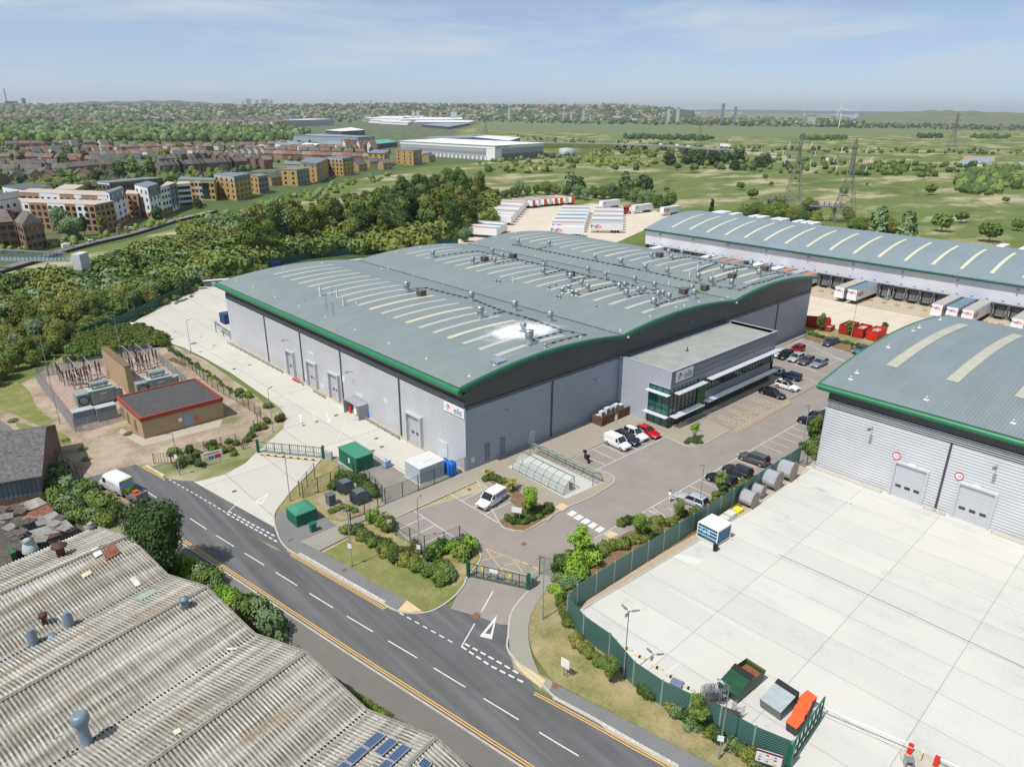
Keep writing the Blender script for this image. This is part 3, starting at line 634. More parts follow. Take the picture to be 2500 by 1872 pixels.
cowls=[('r',1310,182,1),('r',1550,195,1),('r',1112,255,1),('r',1187,295,1),('r',962,330,1.05),('r',1130,330,.95),('r',655,278,1.05),('r',1508,372,1.0),('r',1505,415,1.05),('r',1848,402,1.),('r',1903,300,.85),('r',2102,340,1.05),('r',1983,440,.9),('r',1712,465,1.15),('r',1797,510,1.0),('r',1846,542,1.0),('r',453,543,1.3),('r',952,613,1.15),('r',1285,688,1.2),('r',1020,745,1.3),('r',1557,768,1.1),('r',2087,530,.95),('r',2131,522,.9),('r',2140,588,1.0),('o',318,90,1.),('o',543,128,1.),('o',885,30,.7),('o',1115,90,1.),('o',1252,148,.95),('o',866,192,1.05),('o',1496,158,1.15),('o',1210,258,1.1),('o',998,242,1.2),('o',205,218,1.),('o',412,278,1.),('o',108,275,.9),('o',47,290,.9),('o',120,370,1.05),('o',245,335,.95),('o',300,325,.9),('o',450,378,1.),('o',502,362,.9),('o',562,405,1.05),('o',404,470,1.2),('o',800,310,1.0),('o',822,372,1.15),('o',1413,52,.85),('o',1605,85,1.1),('o',70,30,.9),('t',130,585,1.05),('t',318,545,1.0),('t',345,598,.9),('t',462,550,1.),('t',765,598,.8),('t',1205,672,1.1),('q',735,125,1.0),('q',793,240,1.4)]
cb=[cowl().mesh('vent_cowl',STEEL)]
def on_roof(name,me,c,u,v,s=1.0,dz=0):
 x,y,z=roof_point(c,u,v);o=bpy.data.objects.new(name,me);COL.objects.link(o);o.parent=ro;o.location=(x-FOAMX,y-FOAMY,z+dz);o.scale=(s,)*3;return o
for c,u,v,s_ in cowls:on_roof('vent_cowl',cb[0],c,u,v,s_*1.02)
bxm=MB();bxm.box(-.75,-.75,.15,.75,.75,1.2);bxm.box(-.6,-.6,-.2,.6,.6,.15,1)
for k in range(5):bxm.box(-.77,-.6,.3+k*.17,-.75,.6,.38+k*.17,1);bxm.box(-.6,-.77,.3+k*.17,.6,-.75,.38+k*.17,1)
bxm=bxm.mesh('air_handler',[BROWNB,DTRIM])
for c,u,v in(('r',565,575),('r',1052,308),('r',1272,285),('r',1716,425),('o',1218,170),('o',1555,92),('o',935,290),('o',715,330),('t',220,565)):on_roof('air_handler',bxm,c,u,v,.95)
small=MB().lathe((0,0,0),[(.3,0),(.22,.05),(.2,.35),(.34,.42),(.34,.55),(.05,.62)],10).mesh('roof_vent',STEEL)
for c,u,v,s_ in(('r',1545,520,1.3),('r',1596,503,1.2),('r',1140,468,1.),('r',1165,474,1.),('r',1653,552,1.9),('r',1702,530,1.9),('r',1730,570,1.9),('r',1762,575,1.9),('r',1606,588,1.),('r',1632,594,1.),('r',1362,332,1.2),('r',1407,328,1.2),('r',1497,320,1.2),('r',1521,320,1.2),('q',955,280,1.),('r',1910,665,.8)):on_roof('roof_vent',small,c,u,v,s_)
tall=MB().lathe((0,0,0),[(.42,0),(.3,.1),(.22,.14),(.22,1.7),(.17,1.72)],10).mesh('flue',M('bright_flue',(.3,.33,.35),.5,.3))
for c,u,v,s_ in(('p',1938,615,1.15),('e',892,455,.85),('e',935,512,.85),('o',780,150,.8),('o',863,90,.9),('o',565,240,.75),('o',1022,120,.5),('o',165,268,.6),('r',1275,475,.7),('r',1254,440,.35),('r',1268,436,.35)):on_roof('flue',tall,c,u,v,s_)
mast=MB().tube([(0,0,0),(0,0,2.4)],.05,5);mast.lathe((0,0,0),[(.28,0),(.1,.1),(.06,.2)],8);mast=mast.mesh('roof_mast',STEELD)
for c,u,v,s_ in(('e',823,543,1.0),('e',867,575,1.0),('e',672,483,.6),('e',860,440,.8),('p',1078,162,.45)):on_roof('roof_mast',mast,c,u,v,s_)
anch=MB().box(-.18,-.18,0,.18,.18,.03);anch.lathe((0,0,.03),[(.05,0),(.05,.22),(.1,.24),(.02,.3)],6);anch=anch.mesh('roof_anchor',WHT)
for c,u,v in[('e',u_,v_)for u_,v_ in((210,347),(327,392),(473,455),(634,520),(813,594),(1013,676),(1240,768),(1494,871),(1783,988),(529,266),(790,227),(1190,268),(1407,313),(1608,370),(1856,440),(1020,497),(1613,105),(1450,120),(1288,155),(1232,262))]+[('q',u_,v_)for u_,v_ in((190,575),(440,460),(550,412),(1310,180),(1447,76),(1590,117),(1637,128),(1717,108),(965,265))]+[('o',u_,v_)for u_,v_ in((372,562),(638,470),(880,412),(1118,382),(1178,365),(62,710),(1406,258),(1776,145),(725,452),(1270,425),(145,782))]+[('r',u_,v_)for u_,v_ in((1290,95),(1438,80),(1142,125),(740,185),(557,203),(370,240),(305,368),(505,423),(735,488),(1018,567),(1634,742),(1197,217),(1442,269),(1712,324),(2007,388),(965,178),(990,176),(1783,113),(1988,150))]:on_roof('roof_anchor',anch,c,u,v,1.0)
hatch=MB().box(-.9,-.9,0,.9,.9,.3).mesh('roof_hatch',M('hatch_glass',(.28,.34,.4),.2,.2));on_roof('roof_hatch',hatch,'q',483,425)
tr=MB()
def tray(c,pts,nb=None):
 P=[roof_point(c,u,v)for u,v in pts];Q=[]
 for i in range(len(P)-1):
  k=max(2,int(math.dist(P[i],P[i+1])/1.6))
  for j in range(k):Q.append(tuple(P[i][a]+(P[i+1][a]-P[i][a])*j/k for a in(0,1)))
 Q.append(P[-1][:2])
 for a,b_ in zip(Q,Q[1:]):
  za,zb=roof_z(a[0])+.2,roof_z(b_[0])+.2
  tr.bar((a[0]-FOAMX,a[1]-FOAMY,za),(b_[0]-FOAMX,b_[1]-FOAMY,zb),.12,.05)
  tr.obox((a[0]-FOAMX,a[1]-FOAMY,roof_z(a[0])+.09),(.3,.16,.1))
for c,P in(('r',[(470,530),(600,518),(950,605),(1200,700),(1480,778)]),('r',[(1130,715),(1210,702)]),('q',[(800,0),(1110,110),(1355,160),(1120,215),(960,265)]),('q',[(830,210),(1180,120)]),('r',[(690,275),(1000,235),(1200,275),(1500,340),(1850,425),(2212,500)]),('r',[(1000,320),(1150,290)]),('r',[(1160,325),(1340,300)]),('r',[(1530,412),(1690,375)]),('r',[(1740,460),(1900,432)]),('r',[(1870,545),(2130,485)]),('r',[(1270,182),(1700,270),(2212,370)]),('r',[(1480,215),(1560,195)]),('o',[(0,30),(320,95),(700,185),(1000,250),(1300,293),(1450,232),(1600,195),(1840,132)]),('o',[(1050,5),(1400,60),(1840,130)]),('o',[(870,100),(1080,15)]),('o',[(1150,90),(1350,55)]),('o',[(1530,155),(1740,120)]),('o',[(1010,225),(1200,165)]),('o',[(0,205),(250,265),(480,310)]),('o',[(150,360),(480,320)]),('o',[(440,450),(800,350)]),('t',[(370,590),(540,570),(830,625),(1130,672),(1400,720)])):tray(c,P)
tag(tr.build('cable_tray',DTRIM,ro),kind='stuff')
for y in(63.6,48.6,34.0,16.2):
 b=MB();b.box(-.12,y-.16,0,.0,y+.16,9.85);b.build('downpipe',DTRIM,wh)
for x in(17.5,88.5):
 b=MB();b.box(x-.16,-.1,0,x+.16,.0,9.6);b.build('downpipe',DTRIM,wh)
b=MB();b.box(-.05,-.05,0,.05,.05,10.0);b.build('corner_trim',LTRIM,wh)
b=MB();b.box(-.5,-.3,.0,0,82,.09);b.build('plinth',M('tan_footing',(.4,.33,.24),.9),wh)
def roller(y0,y1,h,pr=.55,nw=2):
 d=MB();ya,yb=min(y0,y1),max(y0,y1)
 d.box(-.07,ya,0,-.03,yb,h-.12)
 for k in range(1,8):d.box(-.085,ya,k*h/8-.015,-.07,yb,k*h/8+.015)
 o=d.build('roller_door',DOORG,wh)
 f=MB();f.box(-pr,ya-.3,0,0,ya,h);f.box(-pr,yb,0,0,yb+.3,h);f.box(-pr,ya-.3,h,0,yb+.3,h+.3);f.build('frame',LTRIM,o)
 g_=MB()
 for k in range(nw):
  yc=ya+(yb-ya)*(k+1)/(nw+1);g_.box(-.09,yc-.32,1.7,-.07,yc+.32,2.15)
 g_.build('window',DGLASS,o)
for y0,y1 in((54.4,51.9),(46.2,43.2),(38.1,35.1),(14.0,10.6)):roller(y0,y1,4.85)
def panel(name,x0,y0,z0,x1,y1,z1,mat):return MB().box(x0,y0,z0,x1,y1,z1).build(name,mat,wh)
panel('side_door',-.1,4.2,.1,-.0,6.4,3.0,M('pale_door',(.55,.57,.62),.5))
def wallx(c,pts,mat,name,d=.06):
 q=[WX(c,u,v,0)for u,v in pts];ys_=[a[0]for a in q];zs=[a[1]for a in q]
 return panel(name,-d,min(ys_),max(.15,min(zs)),0,max(ys_),max(zs),mat)
LGREYP=M('pale_grey_sign',(.62,.64,.68),.5,var=.04)
for P in(((700,822),(738,852)),((1018,1092),(1070,1140)),((920,985),(950,1035)),((1205,1130),(1235,1175)),((675,982),(692,1015)),((782,1040),(805,1075))):wallx('e',P,LGREYP,'wall_notice')
for y_,z_ in((53.4,7.2),(30,7.2)):
 b=MB();b.bar((0,y_,z_),(-1.1,y_,z_+.15),.08);b.box(-1.5,y_-.15,z_+.08,-.9,y_+.15,z_+.2);b.build('wall_light',STEELD,wh)
for x_,z_ in((7.8,7.6),(27.5,7.4),(97,7.6)):
 b=MB();b.bar((x_,0,z_),(x_,-.9,z_+.1),.08);b.box(x_-.15,-1.4,z_+.03,x_+.15,-.8,z_+.17);b.build('wall_light',STEELD,wh)
b=MB();b.box(12.55,-.06,.1,13.75,0,2.35);b.build('side_door',M('pale_door2',(.42,.46,.52),.5),wh)
b=MB();b.box(12.45,-.09,.1,12.55,0,2.5);b.box(13.75,-.09,.1,13.85,0,2.5);b.box(12.45,-.09,2.35,13.85,0,2.5);b.build('door_frame',LTRIM,wh)
DPAN=M('louvre_panel',(.2,.25,.31),.5,.2)
for x_ in(3.6,6.6):
 b=MB();b.box(x_,-.05,.5,x_+1.0,0,3.3);b.box(x_+.05,-.07,2.2,x_+.95,-.05,3.2,1);b.box(x_+.05,-.07,.6,x_+.95,-.05,2.1,1);b.build('louvre_door',[DPAN,M('louvre_blade',(.15,.19,.24),.5)],wh)
b=MB();b.box(.92,-.06,1.15,1.6,0,1.95);b.build('wall_notice',LGREYP,wh)
x0_,z0_=WY('o',765,665,0);x1_,z1_=WY('o',810,580,0)
b=MB();b.box(x0_,-.05,z0_,x1_+.3,0,z1_);b.build('hatch',M('blue_grey_hatch',(.06,.09,.12),.5),wh)
TEAL=M('logo_teal',(.02,.42,.5),.5);LRED=M('logo_red',(.78,.03,.05),.5);LGR=M('logo_grey',(.18,.21,.25),.5)
def elis(parent,m,w_,h_):
 o=MB().box(-w_/2,-h_/2,-.05,w_/2,h_/2,.02).xf(m).build('sign',WHT,parent)
 L=MB();a=h_*.36;cx=-w_*.27
 L.add([(cx-a*.6,a,.03),(cx+a*.1,a,.03),(cx+a*.95,a*.15,.03),(cx+a*.1,-a*.35,.03),(cx+a*.1,a*.1,.03),(cx-a*.25,a*.45,.03)],[(5,4,3,2,1,0)])
 L.xf(m).build('logo_red',LRED,o)
 L=MB();L.add([(cx-a*1.25,a*.3,.03),(cx-a*.1,a*.2,.03),(cx-a*.5,-a*.15,.03),(cx+a*.02,-a*.7,.03),(cx-a*.9,-a*1.0,.03),(cx-a*.6,-a*.45,.03)],[(5,4,3,2,1,0)])
 L.xf(m).build('logo_teal',TEAL,o)
 T=textmesh('elis',h_*1.0,.004,.02,'CENTER',.12);T.xf(Matrix.Translation((w_*.19,-h_*.04,.03)));T.xf(m).build('lettering',LGR,o)
 return o
ma=face_m((-.12,2.4,9.02),(0,-1,0));elis(wh,ma,4.6,1.42)
of=empty('office_block',(34,0,0),0,'two-storey grey office block with ribbon windows and white sun shades against the warehouse','office building')
OX0,OX1,OY0,OY1,OZ=33.9,67.8,-10.7,-1.0,9.95
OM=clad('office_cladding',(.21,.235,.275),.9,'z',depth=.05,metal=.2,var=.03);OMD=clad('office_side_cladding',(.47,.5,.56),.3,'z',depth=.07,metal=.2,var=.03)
def ob(name,x0,y0,z0,x1,y1,z1,mat,par=None):return MB().box(x0-34,y0,z0,x1-34,y1,z1).build(name,mat,par or of)
def obs(name,boxes,mats,par=None):
 b=MB()
 for q in boxes:b.box(q[0]-34,q[1],q[2],q[3]-34,q[4],q[5],q[6]if len(q)>6 else 0)
 return b.build(name,mats,par or of)
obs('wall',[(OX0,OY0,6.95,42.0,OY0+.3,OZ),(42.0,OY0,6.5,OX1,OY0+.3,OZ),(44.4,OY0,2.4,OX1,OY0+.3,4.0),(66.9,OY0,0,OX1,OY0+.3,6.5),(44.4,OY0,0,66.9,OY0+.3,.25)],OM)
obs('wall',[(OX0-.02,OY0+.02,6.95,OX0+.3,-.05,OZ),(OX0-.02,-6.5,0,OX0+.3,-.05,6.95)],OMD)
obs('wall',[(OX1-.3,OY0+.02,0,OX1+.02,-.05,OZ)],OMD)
ob('roof',OX0+.3,OY0+.3,9.3,OX1-.3,OY1,9.42,M('membrane_roof',(.3,.32,.29),.8,var=.12,scale=.4))
obs('parapet',[(OX0,OY0+.3,9.42,OX0+.3,OY1,OZ),(OX1-.3,OY0+.3,9.42,OX1,OY1,OZ),(OX0,OY1-.02,9.3,OX1,OY1+.1,9.6)],LTRIM)
obs('coping',[(OX0-.06,OY0-.06,OZ,OX1+.06,OY0+.36,OZ+.06),(OX0-.06,OY0+.36,OZ,OX0+.36,OY1,OZ+.06),(OX1-.36,OY0+.36,OZ,OX1+.06,OY1,OZ+.06)],M('coping_grey',(.42,.45,.5),.45,.2))
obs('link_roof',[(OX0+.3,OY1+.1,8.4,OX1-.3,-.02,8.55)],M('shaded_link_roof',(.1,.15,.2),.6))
b=MB();b.tube([(.5,-.32,8.95),(33.6,-.32,8.95)],.28,8);b.build('duct',M('blue_grey_duct',(.1,.16,.22),.5,.2),of)
OGL=M('office_glass',(.03,.055,.055),.06,0,var=.5,scale=.35,spec=.9)
MUL=M('dark_green_mullion',(.02,.05,.042),.4,.1)
def ribbonwin(x0,x1,z0,z1,n,y=OY0+.14,rows=(.5,)):
 g_=obs('window',[(x0,y,z0,x1,y+.06,z1)],OGL)
 q=[]
 for k in range(n+1):x=x0+(x1-x0)*k/n;q.append((x-.04,y-.08,z0,x+.04,y+.0,z1))
 for r in rows:q.append((x0,y-.07,z0+(z1-z0)*r-.03,x1,y,z0+(z1-z0)*r+.03))
 q+=[(x0,y-.1,z1-.06,x1,y,z1),(x0,y-.1,z0,x1,y,z0+.06)]
 obs('frame',q,MUL,g_)
ribbonwin(44.5,66.9,4.0,6.3,24);ribbonwin(44.5,66.9,.25,2.3,24)
ribbonwin(34.1,42.0,0.1,6.9,7,rows=(.33,.5,.82))
g_=obs('window',[(OX0+.1,OY0+.2,.1,OX0+.16,-6.5,6.9)],M('teal_glass',(.015,.11,.1),.06,0,var=.4,scale=.4,spec=.9))
q=[(OX0+.02,y-.04,.1,OX0+.1,y+.04,6.9)for y in(-10.6,-9.2,-7.9,-6.55)]+[(OX0+.03,-10.6,z-.04,OX0+.1,-6.5,z+.04)for z in(2.2,3.3,5.6,6.85)]
obs('frame',q,MUL,g_)
for z in(3.3,):obs('floor_slab',[(OX0+.4,OY0+.5,z-.15,66.8,-1.1,z+.1)],M('slab_grey',(.2,.2,.2),.8))
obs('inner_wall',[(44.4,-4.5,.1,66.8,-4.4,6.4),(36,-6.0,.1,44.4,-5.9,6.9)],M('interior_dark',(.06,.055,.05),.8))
ob('green_panel',42.0,OY0-.04,0,44.4,OY0+.3,6.6,M('panel_green',(.03,.12,.03),.5,.1,var=.06))
def shade(x0,y0,x1,y1,z,axis):
 b=MB();n=5
 if axis=='x':
  for k in range(n):yy=y0+(y1-y0)*k/n;b.box(x0-34,yy,z,x1-34,yy+(y1-y0)/n*.8,z+.06)
  b.box(x0-34,y0-.05,z-.04,x1-34,y0+.05,z+.1);k=int((x1-x0)/2.4)+1
  for m_ in range(k+1):x=x0+(x1-x0)*m_/k;b.box(x-.05-34,y0,z-.06,x+.05-34,y1,z+.0)
 else:
  for k in range(n):xx=x0+(x1-x0)*k/n;b.box(xx-34,y0,z,xx+(x1-x0)/n*.8-34,y1,z+.06)
  b.box(x0-.05-34,y0,z-.04,x0+.05-34,y1,z+.1)
 b.build('sun_shade',M('white_aluminium',(.72,.75,.8),.35,.1,var=.03),of)
shade(44.4,OY0-1.2,68.3,OY0,6.35,'x');shade(44.0,OY0-1.2,68.1,OY0,2.35,'x');shade(35.0,OY0-1.1,43.3,OY0,6.1,'x');shade(34.3,OY0-1.3,42.6,OY0,2.2,'x')
shade(OX0-1.0,OY0-.2,OX0,-6.4,6.0,'y');shade(OX0-1.0,OY0-.2,OX0,-6.2,2.15,'y')
elis(of,face_m((37.4-34,OY0-.1,8.75),(1,0,0)),4.7,1.75)
b=MB();b.lathe((12.2,-5.2,9.42),[(.3,0),(.3,.06),(.08,.1),(.1,.5),(.03,.85)],8);b.build('roof_vent',BLACK,of)
for x_ in(37.5,39.2,42.6):
 b=MB()
 for dx in(0,.9):b.tube([(x_-34+dx,-11.9,0.1),(x_-34+dx,-11.9,1.1)],.04,5)
 b.tube([(x_-34,-11.9,1.1),(x_-34+.9,-11.9,1.1)],.04,5)
 tag(b.build('cycle_hoop',STEEL,None,(34,0,0)),'steel hoop stand on the paving by the office entrance','hoop stand','hoop stands by the office entrance')
S0=Vector((39.25,-33.4,0));SA=-math.pi/2-.004
w2=empty('warehouse',tuple(S0),SA,'silver warehouse with one big curved grey roof, two roller doors and red round signs','warehouse')
def roof2(yv):
 t=(yv+.9)/54.0;return 13.05+2.45*(1-(2*t-1)**2)if 0<=t<=1 else 13.05
SL=78.0
SILV2=clad('bright_silver_cladding',(.68,.69,.715),.42,'z',depth=.3,metal=.2)
b=MB();b.add([(0,0,0),(SL,0,0),(SL,0,9.75),(0,0,9.75)],[(0,1,2,3)]);b.build('wall',SILV2,w2);b=MB();b.add([(0,52,0),(0,0,0),(0,0,9.75),(0,52,9.75)],[(0,1,2,3)]);b.build('wall',SILV2,w2)
b=MB();b.add([(0,0,10.9),(SL,0,10.9),(SL,0,13.0),(0,0,13.0)],[(0,1,2,3)])
for k in range(26):
 a,c_=2*k,2*k+2;b.add([(0,c_,9.75),(0,a,9.75),(0,a,roof2(a)-.1),(0,c_,roof2(c_)-.1)],[(0,1,2,3)])
b.build('upper_wall',DGREY,w2)
b=MB();b.box(0,-.0,9.75,SL,.06,10.9)
for z in(9.95,10.25,10.55,10.8):b.box(0,-.16,z,SL,0,z+.1,1)
b.build('rail',[DTRIM,LTRIM],w2)
ROOF2=roof_mat('blue_grey_roof',(.225,.27,.278),'x',.42)
b=MB();b.grid([[(x,-.9+54*i/60,roof2(-.9+54*i/60))for i in range(61)]for x in(-1.3,SL*.25,SL*.5,SL*.75,SL)]);ro2=b.build('roof',ROOF2,w2)
if ro2.data.polygons[0].normal.z<0:ro2.data.flip_normals()
b=MB();rows=[[(x,-.9+px_*.8,13.05+pz_*.72)for px_,pz_ in prof]for x in(-1.4,SL)];b.grid(rows);b.add([rows[0][i]for i in range(7)],[tuple(range(7))]);b.box(-1.3,-1.0,12.25,SL,0,12.33);b.build('fascia',GREEN,w2)
b=MB()
for k in range(60):
 a,c_=-.9+54*k/60,-.9+54*(k+1)/60;za,zc=roof2(a)+.05,roof2(c_)+.05
 b.add([(-1.45,a,za-.35),(-1.45,c_,zc-.35),(-1.45,c_,zc),(-1.45,a,za)],[(0,1,2,3)]);b.add([(-1.45,a,za),(-1.45,c_,zc),(-1.2,c_,zc),(-1.2,a,za)],[(0,1,2,3)]);b.add([(-1.3,a,za-.4),(-1.3,c_,zc-.4),(0,c_,zc-.5),(0,a,za-.5)],[(0,1,2,3)])
b.build('gable_trim',GREEN,w2)
MB().box(-1.3,-.95,13.07,SL,-.8,13.14).build('gutter',MATS['dark_gutter'],w2)
for i,xx in enumerate((4.2,12.2,20.3,28.4,36.5,44.6)):
 sb=MB();n=30;rows=[[(xx-.78,9.6+32*k/n,roof2(9.6+32*k/n)+.05),(xx+.78,9.6+32*k/n,roof2(9.6+32*k/n)+.05)]for k in range(n+1)];sb.grid(rows);so=sb.build('rooflight',M('rooflight_beige',(.43,.42,.34),.5,var=.12,scale=.6),ro2)
 if so.data.polygons[0].normal.z<0:so.data.flip_normals()
for u,v in((530,443),(487,486),(998,624),(1583,780),(740,270),(945,137),(905,158),(1084,84),(905,158)):
 z=14.
 for _ in range(8):X,Y=W('h',u,v,z);z=roof2(X-S0.x)
 o=bpy.data.objects.new('roof_anchor',anch);COL.objects.link(o);o.parent=ro2;o.location=(S0.y-Y,X-S0.x,z);o.scale=(1.6,)*3
def roller2(x0,x1,h):
 d=MB();d.box(x0,-.05,0,x1,-.0,h)
 for k in range(1,9):d.box(x0,-.07,k*h/9-.012,x1,-.05,k*h/9+.012)
 o=d.build('roller_door',M('shutter_grey',(.5,.51,.54),.45,.1,var=.03),w2)
 f=MB();f.box(x0-.25,-.3,0,x0,0,h);f.box(x1,-.3,0,x1+.25,0,h);f.box(x0-.25,-.3,h,x1+.25,0,h+.22);f.build('frame',LTRIM,o)
 g_=MB()
 for k in range(3):xc=x0+(x1-x0)*(.18+.3*k+.02);g_.box(xc-.36,-.075,1.45,xc+.36,-.05,1.85)
 g_.build('window',DGLASS,o)
roller2(10.5,14.35,4.85);roller2(18.3,22.2,4.85);roller2(34.3,38.2,4.85)
for xc in(9.9+.4,17.9):
 b=MB();n=20;b.add([(xc+.52*math.cos(2*math.pi*k/n),-.09,5.75+.52*math.sin(2*math.pi*k/n))for k in range(n)][::-1],[tuple(range(n))],0);b.add([(xc+.4*math.cos(2*math.pi*k/n),-.1,5.75+.4*math.sin(2*math.pi*k/n))for k in range(n)][::-1],[tuple(range(n))],1)
 so=b.build('round_sign',[RED,WHT],w2);so.data.flip_normals()if so.data.polygons[0].normal.y>0 else None
 T=textmesh('10',.5,.002,.01);T.xf(face_m((xc,-.115,5.75),(1,0,0))).build('number',LGR,so)
 b=MB();b.box(xc+1.6,-.1,5.05,xc+2.5,-.02,5.35);b.build('wall_notice',WHT,w2)
for xx in(6.6,21.5):
 b=MB();b.bar((xx,0,8.6),(xx,-.9,8.75),.09);b.box(xx-.2,-1.5,8.65,xx+.2,-.8,8.85);b.build('wall_light',STEELD,w2)
for xx in(16.2,32.4):MB().box(xx-.14,-.1,0,xx+.14,0,9.75).build('downpipe',DTRIM,w2)
MB().box(-.06,-.06,0,.06,.06,9.75).build('corner_trim',LTRIM,w2)
for a,c_ in((-.2,9.6),(14.9,17.6),(22.8,33.5)):
 b=MB();b.box(a,-.75,0,c_,-.45,.12,0);b.tube([(a,-.6,.45),(c_,-.6,.45)],.09,6,1)
 for x_ in(a+.1,c_-.1):b.tube([(x_,-.6,0),(x_,-.6,.5)],.08,6,1)
 tag(b.build('bump_rail',[KERB,M('pale_rail',(.5,.48,.42),.6)],None,tuple(S0),SA),'low pale bump rail on the ground along the foot of the silver warehouse wall','bump rail','bump rails at the second warehouse')
dp=empty('distribution_depot',(152.5,-20,0),0,'long white loading depot with dark dock doors and blue-grey curved roof with cream strips','depot')
DX=152.5;D0,D1=-150,84.3
def zd(x):
 t=(x-DX+.8)/50.0;return 9.35+4.0*(1-(2*t-1)**2)
DW=clad('depot_cladding',(.7,.72,.77),.4,'z',depth=.12,metal=.2)
def dl(b):return b.xf(Matrix.Translation((-152.5,20,0)))
b=MB();b.add([(DX,D1,3.95),(DX,D0,3.95),(DX,D0,9.0),(DX,D1,9.0)],[(0,1,2,3)]);
for k in range(24):
 a,c_=DX+2*k,DX+2*k+2;b.add([(c_,D1,0),(a,D1,0),(a,D1,zd(a)-.1),(c_,D1,zd(c_)-.1)],[(0,1,2,3)])
dl(b).build('wall',DW,dp)
dl(MB().box(DX-.02,D0,0,DX+.3,D1,.75)).build('dock_plinth',M('dock_concrete',(.33,.31,.27),.9,var=.2),dp)
b=MB();b.box(DX+1.2,D0,.7,DX+1.3,D1,3.95);dl(b).build('dock_back_wall',M('dock_dark',(.07,.075,.08),.8),dp)
DROOF=roof_mat('depot_roof',(.235,.29,.31),'y',.5)
b=MB();b.grid([[(DX-.8+50*i/40,y,zd(DX-.8+50*i/40))for y in(D0,D0+80,D0+160,D1)]for i in range(41)]);dl(b);dro=b.build('roof',DROOF,dp)
if dro.data.polygons[0].normal.z<0:dro.data.flip_normals()
b=MB();b.grid([[(DX-.8+px_*.7,y,9.35+pz_*.6)for px_,pz_ in prof]for y in(D0,D1+.1)]);b.box(DX-.8,D0,8.75,DX,D1,8.8);dl(b).build('fascia',M('dark_green_eave',(.01,.09,.07),.4,.1),dp)
for k in range(32):
 y=75.4-k*7.02;sb=MB();n=16
 sb.grid([[(155.5+19*i/n,y-.45,zd(155.5+19*i/n)+.06),(155.5+19*i/n,y+.45,zd(155.5+19*i/n)+.06)]for i in range(n+1)]);dl(sb);so=sb.build('rooflight',M('rooflight_pale',(.6,.57,.4),.5,var=.06,scale=1),dro)
 if so.data.polygons[0].normal.z<0:so.data.flip_normals()
for c,u0,u1,v in(('t',508,730,85),('t',770,875,95),('t',975,1080,120),('t',1055,1160,130),('t',1205,1300,150),('t',1280,1370,158),('t',1440,1540,178),('t',1520,1620,190),('t',1600,1700,200),('u',1685,1790,18),('u',1905,2020,48),('u',2105,2212,72)):
 xA,yA=W(c,u0,v,13.4);xB,yB=W(c,u1,v,13.4);b=MB();
 b.box(185,min(yA,yB)-3.5,11.5,191,max(yA,yB)-3.5,13.15);dl(b).build('plant_box',WHT,dp)
DS=M('dock_seal',(.012,.012,.014),.7,var=.2);DSF=M('dock_frame',(.35,.36,.38),.5,.2);DSH=M('dock_shutter',(.16,.165,.17),.6,var=.1);DMK=M('marker_white',(.7,.7,.7),.6);DBL=M('number_plate_blue',(.12,.3,.75),.5)
bay_y=[]
y=82.0
while y>-48:
 if-2.2<y<.4:y=-1.5;
 bay_y.append(y);y-=3.47
for y in bay_y:
 ya,yb=y-3.25,y;b=MB()
 b.box(DX-.45,ya,3.35,DX+.3,yb,3.95,0);b.box(DX-.45,ya,.75,DX+.3,ya+.55,3.35,0);b.box(DX-.45,yb-.55,.75,DX+.3,yb,3.35,0)
 b.box(DX-.5,ya,3.86,DX-.45,yb,3.95,1);b.box(DX-.5,ya,.75,DX-.45,ya+.08,3.86,1);b.box(DX-.5,yb-.08,.75,DX-.45,yb,3.86,1)
 b.box(DX+.3,ya+.5,.75,DX+.36,yb-.5,3.4,2)
 for q in range(4):b.box(DX-.48,ya+.22,1.1+q*.36,DX-.45,ya+.36,1.3+q*.36,3);b.box(DX-.48,yb-.36,1.1+q*.36,DX-.45,yb-.22,1.3+q*.36,3)
 b.box(DX-.7,ya+.6,.25,DX+.3,yb-.6,.7,0)
 dl(b).build('dock_door',[DS,DSF,DSH,DMK],dp)
 dl(MB().box(DX-.04,(ya+yb)/2-.3,4.35,DX,(ya+yb)/2+.3,4.75)).build('number_plate',DBL,dp)
dl(MB().box(DX-.05,-.9,0.75,DX+.3,-.1,3.9)).build('side_door',M('pale_dock_door',(.5,.52,.56),.5),dp)
for k in range(9):
 y=78-k*13.5;dl(MB().box(DX-.9,y-.2,7.9,DX,y+.2,8.1)).build('wall_light',STEELD,dp)
wg=MB()
for y in bay_y[18:34]:
 for dy in(0,-.0):
  yy=y-.1
  wg.tube([(DX-5.6,yy,.0),(DX-5.4,yy,.32),(DX-1.2,yy+.0,.32)][0:2],.09,5)
  wg.tube([(DX-6.6,yy,.22),(DX-5.0,yy,.22)],.11,5)
for y in bay_y[17:36]:
 b=MB();
 for dy in(-.35,.3):b.tube([(-.9,dy,.04),(-.8,dy,.26),(.8,dy,.26),(.9,dy,.04)],.1,5)
 tag(b.build('wheel_guide',M('yellow_guide',(.6,.36,.05),.6),None,(DX-6,y-.1,0)),'yellow lorry wheel guide bars on the concrete before a loading dock','wheel guide','yellow wheel guides at the docks')
dlm=MB()
for y in bay_y[14:40]:line(dlm,[(DX-18,y-.1),(DX-.7,y-.1)],.16,.004)
line(dlm,[(DX-20,60),(DX-20,-50)],.1,.004)
structure(dlm.build('dock_bay_lines',M('worn_yellow_paint',(.58,.44,.22),.8,var=.15,scale=2)))
structure(ribbon(MB(),[(DX-13,66),(DX-13,-60)],.25,.0).build('slot_drain',MATS['cast_iron']))
